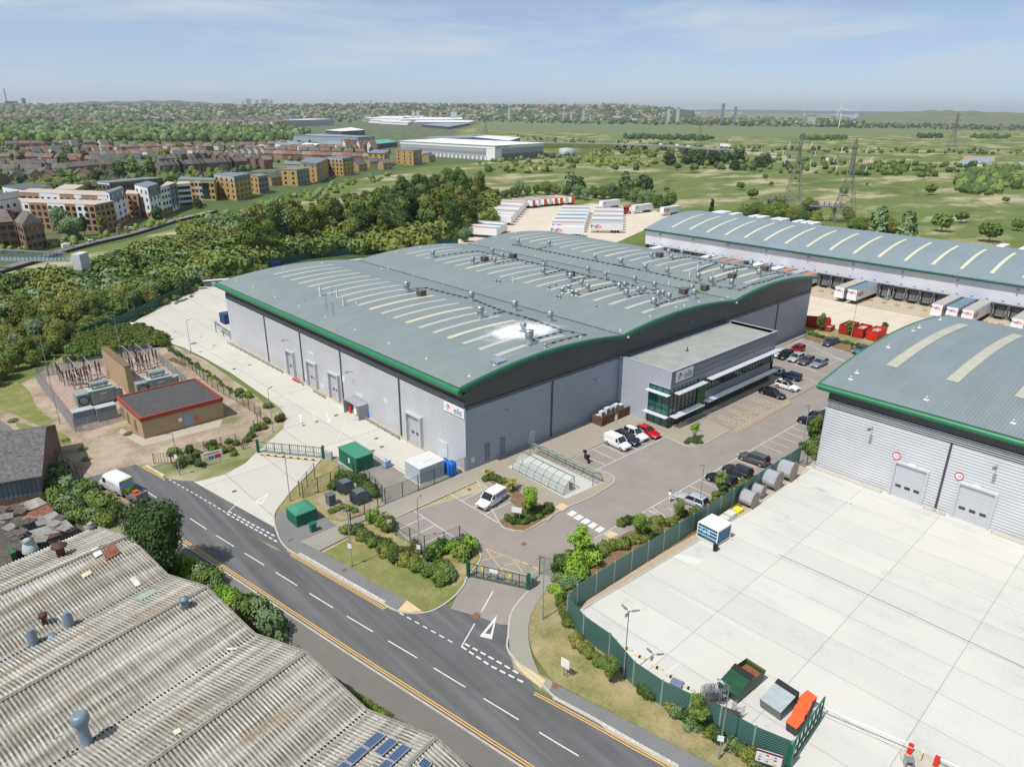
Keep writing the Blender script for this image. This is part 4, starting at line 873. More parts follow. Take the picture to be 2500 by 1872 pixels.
sheet('stained_concrete',[(DX-13,40),(DX-.1,40),(DX-.1,-60),(DX-13,-60)],-.002,concrete_mat('dock_apron',(.46,.4,.3),(3.47,13),0,.04,1.0))
b=MB()
for k in range(5):b.box(DX-1.2-.32*k,-1.2,0,DX-.88-.32*k,-.0,.75-.15*k)
b.tube([(DX-.8,-1.2,.75),(DX-.8,-1.2,1.8),(DX-2.6,-1.2,1.1),(DX-2.6,-1.2,0)],.035,5);b.tube([(DX-.8,0,.75),(DX-.8,0,1.8),(DX-2.6,0,1.1),(DX-2.6,0,0)],.035,5)
tag(b.build('dock_steps',STEEL),'small steel stair with handrails up to the door between the loading docks','steps')
def asb_mat():
 t=NT('corrugated_asbestos');p=t.coord('obj');s=t.sep(p)
 groove=t.step(t.math('COSINE',t.math('MULTIPLY',t.math('SUBTRACT',s[1],.3),2*math.pi/.31)),.35,-.5)
 band=t.noise(t.mapv(p,(.95,.07,1)),1,2,.5);big=t.noise(t.mapv(p,(.35,.09,1),(0,0,0),(5,0,0)),1,3,.6);sp=t.noise(p,6,4,.75);lane=t.noise(t.mapv(p,(.12,3.2,1)),1,2)
 c=ramp(t.nt,[(.36,(.22,.2,.17)),(.47,(.33,.31,.275)),(.56,(.45,.43,.39)),(.66,(.6,.58,.54))],t.math('ADD',t.math('MULTIPLY',band,.5),t.math('ADD',t.math('MULTIPLY',sp,.22),t.math('MULTIPLY',lane,.28))))
 c=t.mix(t.math('MULTIPLY',t.step(big,.6,.7),.5),c,(.3,.21,.12))
 c=t.mix(t.math('MULTIPLY',groove,t.math('ADD',.35,t.math('MULTIPLY',t.step(t.noise(t.mapv(p,(.95,.07,1),(0,0,0),(4,2,0)),1,2),.46,.58),.5))),c,(.075,.07,.045))
 moss=t.math('MULTIPLY',t.step(t.noise(p,4.5,3,.8),.58,.66),t.step(t.noise(t.mapv(p,(1,.2,1),(0,0,0),(2,1,0)),.8,3),.47,.56))
 c=t.mix(t.math('MULTIPLY',moss,.8),c,(.07,.065,.03));c=t.mix(t.math('MULTIPLY',t.step(t.noise(t.mapv(p,(1,1,1),(0,0,0),(7,7,0)),8,2,.7),.64,.68),.6),c,(.62,.62,.57))
 return t.fin(c,.92,0,.15)
ASB=asb_mat();BRICKD=M('dark_brick',(.16,.1,.075),.9,var=.25,scale=3);SLATE_=M('old_slate',(.12,.115,.11),.85,var=.5,scale=2.5)
AO=Vector((-43.4,4.15,0));AX=Vector((.19,-.98,0)).normalized();AR=math.atan2(AX.y,AX.x)
def AL(c,u,v,z):
 x,y=W(c,u,v,z);d=Vector((x,y,0))-AO;return(d.dot(AX),d.dot(Vector((-AX.y,AX.x,0))),z)
ws=empty('workshop',tuple(AO),AR,'old workshop with ridged grey corrugated roofs covered in moss and lichen beside the road','workshop')
BW=14.62;ZR,ZVV=6.1,4.2
slopes=[(-8.3,4.0,0,ZR),(0,ZR,BW/2,ZVV),(BW/2,ZVV,BW,ZR),(BW,ZR,BW*1.5,ZVV),(BW*1.5,ZVV,2*BW,ZR),(2*BW,ZR,2.5*BW,ZVV),(2.5*BW,ZVV,3*BW,ZR),(3*BW,ZR,3.5*BW,ZVV)]
rng=random.Random(5)
def azx(x):
 for a,za,b_,zb in slopes:
  if a<=x<=b_:return za+(zb-za)*(x-a)/(b_-a)
 return 4
def apoint(c,u,v):
 z=5.
 for _ in range(12):q=AL(c,u,v,z);z=azx(q[0])
 return(q[0],q[1],z)
PIT=.31
for a,za,b_,zb in slopes:
 b=MB();ny=int(42/PIT)*4
 for r_ in range(3):
  x0=a+(b_-a)*r_/3;x1=a+(b_-a)*(r_+1)/3;z0=za+(zb-za)*r_/3;z1=za+(zb-za)*(r_+1)/3
  up=zb>za;o0,o1=(.035,0)if up else(0,.035)
  o0,o1=(0.0,.03)if not up else(.03,0.0)
  rows=[]
  for(x,z,o)in((x0,z0,o0),((x0+x1)/2,(z0+z1)/2,.015),(x1,z1,o1)):
   rows.append([(x,.3-k*PIT/4,z+o+.07*math.cos(2*math.pi*k/4))for k in range(ny+1)])
  b.grid(rows)
 o=b.build('roof',ASB,ws)
 if o.data.polygons[0].normal.z<0:o.data.flip_normals()
for x_,z_ in((0,ZR),(BW,ZR),(2*BW,ZR),(3*BW,ZR)):
 b=MB();b.tube([(x_,.35,z_+.09),(x_,-42,z_+.09)],.1,8);b.box(x_-.2,-42,z_+.02,x_+.2,.3,z_+.08)
 b.build('ridge_capping',M('capping_grey',(.29,.28,.25),.9,var=.2,scale=2),ws)
for x_ in(BW/2,BW*1.5,BW*2.5):MB().box(x_-.1,-42,ZVV-.1,x_+.1,.3,ZVV+.05).build('valley_gutter',M('black_gutter',(.02,.02,.02),.9),ws)
b=MB();P=[(-8.3,0),(3.5*BW,0)]
pts=[(-8.3,3.95)]+[(x,z-.05)for x,z in((0,ZR),(BW/2,ZVV),(BW,ZR),(1.5*BW,ZVV),(2*BW,ZR),(2.5*BW,ZVV),(3*BW,ZR),(3.5*BW,ZVV))]
for(xa,za),(xb,zb)in zip(pts,pts[1:]):b.add([(xb,.0,0),(xa,.0,0),(xa,.0,za),(xb,.0,zb)],[(0,1,2,3)])
b.box(-8.3,-42,0,-8.2,0,3.9);b.build('wall',BRICKD,ws)
b=MB()
for(xa,za),(xb,zb)in zip(pts,pts[1:]):b.bar((xa,.33,za+.12),(xb,.33,zb+.12),.12,.28)
b.build('verge_board',M('mossy_verge',(.25,.24,.2),.9,var=.35,scale=3),ws)
BLG=M('blue_grey_vent',(.19,.25,.29),.5,.2,var=.1)
def vent(c,u,v,prof_,mat=BLG,name='ventilator',cut=.4):
 q=apoint(c,u,v);b=MB();b.lathe((0,0,-cut),prof_,16);return b.build(name,mat,ws,q)
vent('i',455,1535,[(.55,0),(.5,.5),(.42,.55),(.38,2.0),(.38,2.3),(.62,2.75),(.66,2.95),(.6,3.3),(.35,3.55),(.3,3.5)],cut=.5)
vent('i',178,1012,[(.42,0),(.42,1.55),(.26,1.9),(.26,2.0)]);vent('i',365,920,[(.42,0),(.42,1.55),(.26,1.85),(.26,2.0)])
vent('i',270,972,[(.4,0),(.4,.55),(.1,.6)]);vent('i',972,818,[(.36,0),(.34,1.2),(.42,1.25),(.42,1.35),(.05,1.5)])
RUST=M('rusty_brown',(.09,.04,.03),.8,var=.3)
vent('i',322,550,[(.4,0),(.4,1.5),(.75,1.55),(.78,1.65),(.1,1.75)],RUST);vent('i',235,905,[(.2,0),(.2,1.1),(.36,1.15),(.36,1.5),(.2,1.55)],RUST)
vent('i',158,515,[(.8,.2),(.62,1.1),(.45,1.15),(.45,1.5),(.62,1.55),(.1,1.8)],M('pale_green_vent',(.33,.4,.38),.6));vent('i',482,412,[(.55,.3),(.3,.55),(.3,.8),(.5,.85),(.5,1.05),(.3,1.1),(.5,1.15),(.1,1.4)],M('worn_vent',(.35,.34,.33),.6))
vent('i',282,1510,[(.05,0),(.05,1.1)],STEEL,'pipe',.1);vent('i',360,1605,[(.09,0),(.09,.8),(.14,.82),(.14,.9)],STEEL,'pipe',.1)
def patch(c,P,mat,name,dz=.13):
 q=[apoint(c,u,v)for u,v in P];b=MB();b.add([(a[0],a[1],a[2]+dz)for a in q]+[(a[0],a[1],a[2]+dz-.06)for a in q],[(0,1,2,3),(0,4,5,1),(1,5,6,2),(2,6,7,3),(3,7,4,0)]);return b.build(name,mat,ws)
patch('i',[(515,508),(590,485),(635,540),(560,580)],M('rust_sheet',(.2,.075,.04),.85,var=.4,scale=1.5),'roof_patch',.2);patch('i',[(478,525),(515,508),(540,545),(500,568)],M('white_sealant',(.65,.66,.66),.6,var=.3,scale=4),'roof_patch',.19)
patch('i',[(678,675),(708,662),(742,705),(712,718)],M('white_rooflight',(.62,.62,.6),.6,var=.2),'roof_patch',.16);patch('i',[(425,655),(470,630),(485,645),(440,670)],M('cream_patch',(.6,.57,.42),.7,var=.2),'roof_patch',.14)
patch('i',[(905,1475),(940,1455),(955,1475),(920,1495)],MATS['cream_patch'],'roof_patch',.14);patch('i',[(1185,1040),(1240,1035),(1245,1045),(1195,1048)],MATS['white_rooflight'],'roof_patch',.15)
patch('i',[(700,775),(800,730),(830,740),(735,790)],M('green_tint_patch',(.3,.38,.31),.8,var=.2),'roof_patch',.12)
PVM=NT('solar_cells');_p=PVM.coord('obj');_b=PVM.n('TexBrick');_b.offset=0
for k_,v_ in(('Scale',1),('Mortar Size',.012),('Brick Width',.165),('Row Height',.165)):_b.inputs[k_].default_value=v_
_b.inputs['Color1'].default_value=(.02,.05,.13,1);_b.inputs['Color2'].default_value=(.025,.06,.15,1);_b.inputs['Mortar'].default_value=(.2,.26,.34,1)
PVM.l(_p,_b.inputs['Vector']);PVM=PVM.fin(_b.outputs[0],.15,.1,.6)
def pv(c,P):
 q=[apoint(c,u,v)for u,v in P];q=[Vector((a[0],a[1],azx(a[0])+.22))for a in q];ctr=sum(q,Vector())/4
 ex=(q[1]-q[0]+q[2]-q[3])/2;ey=(q[3]-q[0]+q[2]-q[1])/2;lx,ly=ex.length,ey.length;ex.normalize();n_=ex.cross(ey).normalized();ey=n_.cross(ex)
 if n_.z<0:n_=-n_;ey=-ey
 b=MB().box(-lx/2,-ly/2,0,lx/2,ly/2,.04,1);b.box(-lx/2+.04,-ly/2+.04,.04,lx/2-.04,ly/2-.04,.045,0)
 o=b.build('solar_panel',[PVM,LTRIM]);m=Matrix.Identity(4)
 for i in range(3):m[i][0]=ex[i];m[i][1]=ey[i];m[i][2]=n_[i];m[i][3]=ctr[i]
 o.parent=ws;o.matrix_local=m
for P in(((1058,895),(1165,805),(1225,828),(1118,920)),((945,1000),(1055,900),(1110,930),(1000,1025)),((1140,940),(1250,845),(1308,870),(1195,972)),((1228,988),(1335,885),(1395,912),(1285,1010)),((1130,1080),(1225,990),(1280,1015),(1185,1110)),((1430,1035),(1475,982),(1540,1010),(1495,1065)),((880,1060),(940,1003),(995,1030),(935,1090))):pv('n',P)
sh=empty('old_shed',(-47,35,0),0,'old brick shed with mottled dark slate roof at the left edge of the view','shed')
e0=W('z',0,345,4);e1=W('z',605,245,4);dd=Vector((e1[0]-e0[0],e1[1]-e0[1])).normalized();nn=Vector((-dd.y,dd.x))
def SP_(a,l,z):return(e1[0]-dd.x*a+nn.x*l+47,e1[1]-dd.y*a+nn.y*l-35,z)
b=MB();b.add([SP_(0,0,4),SP_(0,9,7.2),SP_(26,9,7.2),SP_(26,0,4)],[(0,1,2,3)]);b.add([SP_(0,0,3.85),SP_(0,9,7.05),SP_(26,9,7.05),SP_(26,0,3.85)],[(3,2,1,0)]);b.add([SP_(0,9,7.2),SP_(0,18,4),SP_(26,18,4),SP_(26,9,7.2)],[(0,1,2,3)]);b.add([SP_(0,0,4),SP_(26,0,4),SP_(26,0,3.85),SP_(0,0,3.85)],[(0,1,2,3)]);b.add([SP_(0,0,4),SP_(0,0,3.85),SP_(0,9,7.05),SP_(0,9,7.2)],[(0,1,2,3)]);ro_=b.build('roof',SLATE_,sh)
CW=clad('weathered_sheet',(.17,.2,.22),.5,'x',depth=.4,metal=0,rough=.9,var=.25)
b=MB();b.add([SP_(.5,.4,1.4),SP_(.5,.4,4),SP_(26,.4,4),SP_(26,.4,1.4)],[(0,1,2,3)]);b.build('wall',CW,sh)
b=MB();b.add([SP_(.5,.4,0),SP_(.5,.4,1.4),SP_(26,.4,1.4),SP_(26,.4,0)],[(0,1,2,3)]);b.add([SP_(.5,.4,0),SP_(.5,17.6,0),SP_(.5,17.6,4.1),SP_(.5,9,7.1),SP_(.5,.4,4.1)],[(4,3,2,1,0)]);b.build('wall',BRICKD,sh)
sheet('yard_soil',[(-75,12),(-45,12),(-44,34),(-50,44),(-75,44)],-.03,M('dark_yard_soil',(.1,.09,.075),.95,var=.4))
lt=empty('lean_to',(-49,18,0),0,'low patched lean-to roof of rusty and grey sheets strewn with pallets beside the shed','lean-to')
def zpoly(P,z,mat,name='roof_sheet',th=.08,par=lt):
 q=[W('z',u,v,z)for u,v in P];return MB().prism([(x+49,y-18)for x,y in q],z-th,z).build(name,mat,par)
for P,z,mt_ in((((0,700),(560,550),(690,630),(760,690),(440,790),(100,850),(0,860)),3.0,RUST),(((150,690),(560,550),(690,640),(420,740)),3.12,ASB),(((430,760),(680,655),(780,750),(560,840),(270,900)),3.14,MATS['rust_sheet']),(((610,820),(790,750),(940,860),(700,930)),3.2,M('grey_board',(.25,.26,.24),.9,var=.2)),(((700,930),(940,860),(1080,990),(1000,1020),(720,1000)),3.16,MATS['grey_board']),(((480,870),(590,800),(700,930),(540,970)),3.3,M('felt_grey',(.2,.19,.18),.9,var=.2)),(((410,1040),(700,950),(880,1050),(560,1115)),3.12,MATS['grey_board']),(((560,1120),(830,1045),(900,1080),(650,1180)),3.1,RUST),(((0,900),(300,900),(420,1040),(560,1120),(650,1180),(420,1260),(230,1330),(0,1130)),2.9,M('dark_deck',(.08,.075,.07),.9,var=.4,scale=3)),(((0,860),(100,850),(300,900),(0,930)),2.95,MATS['felt_grey'])):zpoly(P,z,mt_)
zpoly(((30,1040),(150,1150),(230,1340),(150,1370)),2.85,M('green_board',(.05,.14,.08),.8),'side_panel',2.8)
WOODP=M('weathered_wood',(.3,.27,.23),.9,var=.3,scale=4);WOODD=M('dark_wood',(.13,.11,.095),.9,var=.3,scale=4)
def pallet_mesh(mat):
 b=MB()
 for k in range(7):b.box(-.6,-.5+k*.15,.11,.6,-.41+k*.15,.14)
 for y in(-.45,0,.4):b.box(-.6,y-.05,.02,.6,y+.06,.11)
 return b.mesh('pallet',mat)
pm_=[pallet_mesh(WOODP),pallet_mesh(WOODD)]
plab={0:'weathered wooden pallet lying on the patched lean-to roof',1:'dark old wooden pallet lying on the patched lean-to roof'}
for i,(u,v,a,tl)in enumerate(((400,870,.3,0),(420,900,.4,.1),(330,940,1.1,.2),(140,985,.2,.15),(60,830,.5,.1),(100,860,1.2,.2),(850,980,.35,.05),(940,1010,.35,.05),(790,960,.35,.05),(860,850,.4,0),(180,1090,.1,.1),(300,1080,.15,.1),(230,1130,.2,.15),(540,1140,.8,.2),(600,1190,.9,.1),(270,1240,.2,.3),(330,1280,.3,.2),(30,750,.7,.2),(230,700,.8,.1),(300,760,.5,.2))):
 k=0 if i in(0,3,5,6,7,8,13,14)else 1
 o=bpy.data.objects.new('pallet',pm_[k]);COL.objects.link(o);x,y=W('z',u,v,3.3);o.location=(x,y,3.24+.13*(i%3));o.rotation_euler=(tl*.6,tl*.4,a+AR);o.scale=(1.1,1.1,1)
 tag(o,plab[k],'pallet','weathered pallets on the lean-to' if k==0 else 'dark pallets on the lean-to')
def wire_fence(name,P,h,step,label,mat,mesh_mat=None,rails=2,r=.04,cat='fence',gapz=.1,infill=True):
 f=empty(name,(P[0][0],P[0][1],0),0,label,cat);ox,oy=P[0]
 L=plen(P);n=max(1,round(L/step));pts_=[along(P,L*k/n)[0]for k in range(n+1)]
 for x,y in pts_:b=MB();b.box(x-ox-r,y-oy-r,0,x-ox+r,y-oy+r,h+.08);b.build('post',mat,f)
 if infill:
  b=MB()
  for a,c_ in zip(pts_,pts_[1:]):
   b.add([(a[0]-ox,a[1]-oy,gapz),(c_[0]-ox,c_[1]-oy,gapz),(c_[0]-ox,c_[1]-oy,h),(a[0]-ox,a[1]-oy,h)],[(0,1,2,3)],1)
   for k in range(rails):
    z=gapz+(h-gapz)*k/max(1,rails-1);b.bar((a[0]-ox,a[1]-oy,z),(c_[0]-ox,c_[1]-oy,z),.025)
  b.build('mesh_panel',[mat,mesh_mat],f)
 return f
def mesh_mat(name,col,vert,horiz,wv,wh_):
 "see-through welded mesh"
 t=NT(name);p=t.coord('pos');s=t.sep(p)
 h_=t.math('ADD',t.math('MULTIPLY',s[0],1.0),t.math('MULTIPLY',s[1],1.0))
 a=t.math('LESS_THAN',t.math('FRACT',t.math('DIVIDE',h_,vert)),wv);b_=t.math('LESS_THAN',t.math('FRACT',t.math('DIVIDE',s[2],horiz)),wh_)
 al=t.math('MAXIMUM',a,b_);t.l(al,t.b.inputs['Alpha']);return t.fin(col,.6,0,.3)
GMESH=mesh_mat('green_weld_mesh',(.015,.05,.035),.07,.2,.12,.05);GPOST=M('green_post',(.012,.05,.035),.5)
PAL=mesh_mat('steel_palisade',(.3,.33,.37),.155,50,.5,.0);PALP=M('palisade_steel',(.35,.38,.42),.5,.4)
wire_fence('boundary_fence',WP('n',[(590,225),(740,365),(930,510),(1140,650),(1360,795),(1600,955),(1900,1150)])+[(-20,-95)],1.0,2.6,'low rusty post and mesh fence between the workshops and the pavement',M('rusty_post',(.16,.11,.08),.8),mesh_mat('chain_link',(.25,.2,.15),.08,.08,.16,.16))
LBF=(1.38,1.42,1.35)
def leaf_mat(name,cols,sc=.6):
 cols=[tuple(min(.9,x*q)for x,q in zip(c,LBF))for c in cols]
 t=NT(name);oi=t.n('ObjectInfo');p=t.coord('pos')
 n=t.noise(p,sc,3,.6);f=t.noise(p,sc*7,2,.7)
 v=t.math('ADD',t.math('ADD',t.math('MULTIPLY',n,.45),t.math('MULTIPLY',f,.3)),t.math('MULTIPLY',oi.outputs['Random'],.3))
 c=ramp(t.nt,[(.3,cols[0]),(.52,cols[1]),(.75,cols[2])],v)
 t.b.inputs['Transmission Weight'].default_value=0
 return t.fin(c,.65,0,.25)
LF=dict(mid=leaf_mat('leaves_mid_green',[(.045,.075,.014),(.085,.125,.024),(.135,.17,.04)]),dark=leaf_mat('leaves_dark_green',[(.022,.042,.01),(.045,.075,.018),(.075,.11,.03)]),olive=leaf_mat('leaves_olive',[(.06,.075,.014),(.115,.13,.025),(.175,.18,.04)]),grey=leaf_mat('leaves_grey_green',[(.06,.095,.04),(.11,.155,.07),(.17,.22,.11)]),bright=leaf_mat('leaves_bright_green',[(.07,.13,.012),(.13,.22,.022),(.19,.28,.04)]),yellow=leaf_mat('leaves_yellow',[(.14,.14,.02),(.2,.19,.03),(.26,.24,.04)]),copper=leaf_mat('leaves_copper',[(.03,.015,.015),(.05,.025,.022),(.08,.04,.03)]),brown=leaf_mat('leaves_brown_green',[(.04,.04,.015),(.065,.07,.022),(.09,.09,.035)]),far=leaf_mat('leaves_distant',[(.02,.037,.012),(.035,.058,.018),(.055,.08,.024)],.08))
BARKM=M('tree_bark',(.13,.1,.075),.9,var=.25,scale=4,kind='obj')
def crown(R_,Hc,z0,nl,ls,seed,nb=9,core=True,shape='round',lob=.5,squash=1.0):
 "leaf clumps over several lobes plus a darker-by-shade inner mass"
 rg=random.Random(seed);b=MB();lobes=[]
 for i in range(nb):
  t=i/max(1,nb-1)
  if shape=='round':rz=rg.uniform(.12,.88);rr=R_*math.sin(math.pi*min(.95,max(.12,rz)))**.6*rg.uniform(.25,.62)
  elif shape=='tall':rz=.08+.84*t;rr=R_*(1-abs(rz-.4)*1.2)*rg.uniform(.1,.4)
  else:rz=rg.uniform(.15,.6);rr=R_*rg.uniform(.2,.75)
  an=i*2.4+rg.uniform(-.5,.5);lr=R_*lob*rg.uniform(.75,1.2)*(1 if shape!='tall' else(1.15-rz*.6))
  lobes.append((rr*math.cos(an),rr*math.sin(an),z0+Hc*rz,lr))
 lobes.append((0,0,z0+Hc*.5,R_*(.62 if shape!='tall' else .5)))
 ic=[(0,0,1),(0,0,-1)]+[(math.cos(a*math.pi/3)*c_,math.sin(a*math.pi/3)*c_,s_)for s_,c_ in((.5,.87),(-.4,.9))for a in range(6)]
 if core:
  for x,y,z,r in lobes:
   k=.78;n=6;rings=[]
   for j in range(5):
    th=math.pi*j/4;rings.append([(x+k*r*math.sin(th)*math.cos(2*math.pi*q/n),y+k*r*math.sin(th)*math.sin(2*math.pi*q/n),max(z0*.9,z+k*r*squash*math.cos(th)))for q in range(n+1)])
   b.grid(rings,0,False)
 tot=sum(l[3]**2 for l in lobes)
 for x,y,z,r in lobes:
  for _ in range(int(nl*r*r/tot)):
   th=math.acos(rg.uniform(-.75,1));ph=rg.uniform(0,2*math.pi);rad=r*rg.uniform(.78,1.12)
   n=Vector((math.sin(th)*math.cos(ph),math.sin(th)*math.sin(ph),math.cos(th)))
   c=Vector((x,y,z))+Vector((n.x*rad,n.y*rad,n.z*rad*squash))
   if c.z<z0*.85:continue
   m=(n+Vector((rg.uniform(-.7,.7),rg.uniform(-.7,.7),rg.uniform(-.3,.8)))).normalized()
   a=m.orthogonal().normalized();a.rotate(Matrix.Rotation(rg.uniform(0,6.28),3,m));e=m.cross(a);s_=ls*rg.uniform(.6,1.3)
   b.add([c-a*s_-e*s_*.25,c+e*s_*.7-a*.1*s_+m*s_*.2,c+a*s_+e*s_*.2,c-e*s_*.75+a*.2*s_+m*s_*.1],[(0,1,2,3)])
 return b
def trunk(h,r,seed,limbs=5,R_=2,top=None):
 rg=random.Random(seed);b=MB();top=top or h
 P=[(0,0,-.1),(rg.uniform(-.1,.1),rg.uniform(-.1,.1),h*.35),(rg.uniform(-.25,.25),rg.uniform(-.25,.25),h*.8)]
 b.tube(P,[r,r*.75,r*.35],7,caps=False)
 for k in range(limbs):
  z=h*rg.uniform(.3,.7);a=rg.uniform(0,6.28);q=(R_*.6*math.cos(a),R_*.6*math.sin(a),z+h*.25)
  b.tube([(0,0,z),((q[0])*.5,q[1]*.5,z+h*.1),q],[r*.45,r*.3,r*.12],5,caps=False)
 return b
PT={}
def tproto(key,kind,R_,H_,nl,ls,seed,shape='round',base=.25,nb=9,lob=.5,name='tree'):
 z0=H_*base;m=crown(R_,H_-z0,z0,nl,ls,seed,nb,True,shape,lob)
 PT[key]=(m.mesh('crown',LF[kind]),trunk(H_*.75,max(.1,H_*.022),seed,5,R_).mesh('trunk',BARKM))
def plant(key,x,y,s=1.0,rz=0,label='',cat='tree',group=None,name='tree',z=0,sz=None):
 o=empty(name,(x,y,z),rz,label,cat,group);sc=(s,s,sz or s);o.scale=sc
 for nm,me in zip(('crown','trunk'),PT[key]):
  c=bpy.data.objects.new(nm,me);COL.objects.link(c);c.parent=o
 return o
SHM={}
def sproto(key,kind,R_,H_,nl,ls,seed,nb=6,lob=.5):
 SHM[key]=crown(R_,H_*.9,.0,nl,ls,seed,nb,True,'bush',lob,squash=.85).mesh('shrub',LF[kind])
def shrub(key,x,y,s,rz,label,group=None,z=0,sz=None,name='shrub',cat='shrub'):
 o=bpy.data.objects.new(name,SHM[key]);COL.objects.link(o);o.location=(x,y,z);o.rotation_euler=(0,0,rz);o.scale=(s,s,sz or s)
 return tag(o,label,cat,group)
def scatter(poly,n,dmin,seed,tries=40):
 rg=random.Random(seed);xs=[p[0]for p in poly];ys=[p[1]for p in poly];out=[]
 def inside(x,y):
  c=False;j=len(poly)-1
  for i in range(len(poly)):
   if(poly[i][1]>y)!=(poly[j][1]>y)and x<(poly[j][0]-poly[i][0])*(y-poly[i][1])/(poly[j][1]-poly[i][1])+poly[i][0]:c=not c
   j=i
  return c
 t=0
 while len(out)<n and t<n*tries:
  t+=1;x,y=rg.uniform(min(xs),max(xs)),rg.uniform(min(ys),max(ys))
  if inside(x,y)and all((x-a)**2+(y-b_)**2>dmin*dmin for a,b_ in out):out.append((x,y))
 return out
tproto('wood_a','mid',4.2,15,2600,.42,11,nb=12);tproto('wood_b','dark',4.6,16,2600,.42,12,nb=12);tproto('wood_c','olive',4.0,14,2600,.4,13,nb=12);tproto('pop','olive',3.0,17,2200,.4,14,'tall',.12,12,.55)
tproto('willow','grey',4.6,9,2600,.34,15,base=.1,nb=12);tproto('scrub_a','olive',3.8,7,2200,.3,16,base=.12,nb=10);tproto('scrub_b','mid',3.6,6.2,2000,.3,17,base=.1,nb=10);tproto('scrub_c','dark',3.4,6,2000,.3,18,base=.1,nb=10);tproto('brown','brown',3.4,9,2000,.36,19,base=.15,nb=10)
tproto('street','dark',3.6,8.2,9000,.15,21,base=.18,nb=13,lob=.45);tproto('sap_b','bright',1.3,4.2,900,.13,22,base=.22,nb=8,lob=.42);tproto('sap_m','mid',1.2,3.6,800,.13,23,base=.25,nb=8,lob=.42);tproto('sap_t','bright',.7,2.6,260,.1,24,base=.5,nb=4,lob=.5)
tproto('far_a','far',4.2,9,420,1.0,31,base=.12,nb=6,lob=.6);tproto('far_b','dark',4.6,10,420,1.0,32,base=.1,nb=6,lob=.6);tproto('far_c','mid',3.8,8,420,.9,33,base=.1,nb=6,lob=.6);tproto('far_y','yellow',3,7,380,.8,34,base=.1,nb=6,lob=.6);tproto('far_cu','copper',4,8,380,.9,35,base=.1,nb=6,lob=.6);tproto('far_p','far',1.6,9,320,.8,36,'tall',.1,7,.6);tproto('far_g','grey',3.8,9,420,.9,37,'tall',.08,7,.7)
for k_,kd,sd in(('b_mid','mid',41),('b_dark','dark',42),('b_olive','olive',43),('b_grey','grey',44),('b_bright','bright',45),('b_brown','brown',46)):sproto(k_,kd,1.0,1.3,750,.11,sd)
for k_,kd,sd in(('m_mid','mid',51),('m_dark','dark',52),('m_olive','olive',53),('m_far','far',54),('m_grey','grey',55)):sproto(k_,kd,3.0,3.6,650,.38,sd)
rg=random.Random(99)
def rz_():return rg.uniform(0,6.28)
WOOD=[(30,152),(55,163),(92,151),(125,156),(150,175),(190,222),(225,258),(210,268),(150,236),(97,200),(60,190),(40,176)]
for i,(x,y)in enumerate(scatter(WOOD,94,5.2,1)):
 k=rg.choice(['wood_a','wood_a','wood_b','wood_b','wood_c','pop']if x>80 else['wood_a','wood_c','wood_c','pop','wood_b']);s=rg.uniform(.85,1.15)*(1.0 if y>165 or x>100 else .9)
 lab={'wood_a':'mid green leafy tree in the tall wood behind the warehouse','wood_b':'dark green broad tree in the tall wood behind the warehouse','wood_c':'olive green tree in the tall wood behind the warehouse','pop':'narrow upright poplar rising in the wood behind the warehouse'}[k]
 plant(k,x,y,s,rz_(),lab,'tree',{'wood_a':'mid green trees of the wood','wood_b':'dark trees of the wood','wood_c':'olive trees of the wood','pop':'poplars of the wood'}[k])
wx,wy=W('D',635,540);plant('willow',wx-2,wy+6,1.45,1,'large rounded grey-green willow at the left end of the wood','tree')
for u,v,s in((548,520,1.3),(520,540,1.0)):x,y=W('D',u,v);plant('brown',x,y,s,rz_(),'brown-leaved thin tree beside the big grey willow','tree','brown-leaved trees left of the willow')
SC=[W('D',-60,850),W('D',0,832),W('D',60,800),W('D',120,770),W('D',160,735),W('D',190,712),W('D',300,672),W('D',400,625),W('D',480,590),W('D',560,565),W('D',620,540),W('D',640,470),W('D',580,462),W('D',500,484),W('D',420,510),W('D',330,548),W('D',250,580),W('D',190,606),W('D',100,612),W('D',-60,622)]
TH=scatter(SC,380,3.6,2);TH.sort(key=lambda p:math.hypot(p[0]-CAM.x,p[1]-CAM.y));THR=TH[66:]
for i,(x,y)in enumerate(TH[:66]):
 k=rg.choice(['scrub_a','scrub_a','scrub_a','scrub_b','scrub_c','willow']if x<10 else['scrub_b','scrub_a','scrub_c','brown','willow','scrub_b']);s=rg.uniform(.55,1.0)*(.75 if k in('willow','brown')else 1)
 if y<112-(-10-x)*.15+6 and x>-45:s*=.7
 lab={'scrub_a':'yellow-olive bushy tree in the thicket beyond the green fence','scrub_b':'mid green bushy tree in the thicket beyond the green fence','scrub_c':'dark green bushy tree in the thicket beyond the green fence','willow':'grey-green willow in the thicket beyond the green fence','brown':'brownish tree in the thicket beyond the green fence'}[k]
 plant(k,x,y,s,rz_(),lab,'tree',{'scrub_a':'olive thicket trees','scrub_b':'mid green thicket trees','scrub_c':'dark thicket trees','willow':'thicket willows','brown':'brown thicket trees'}[k])
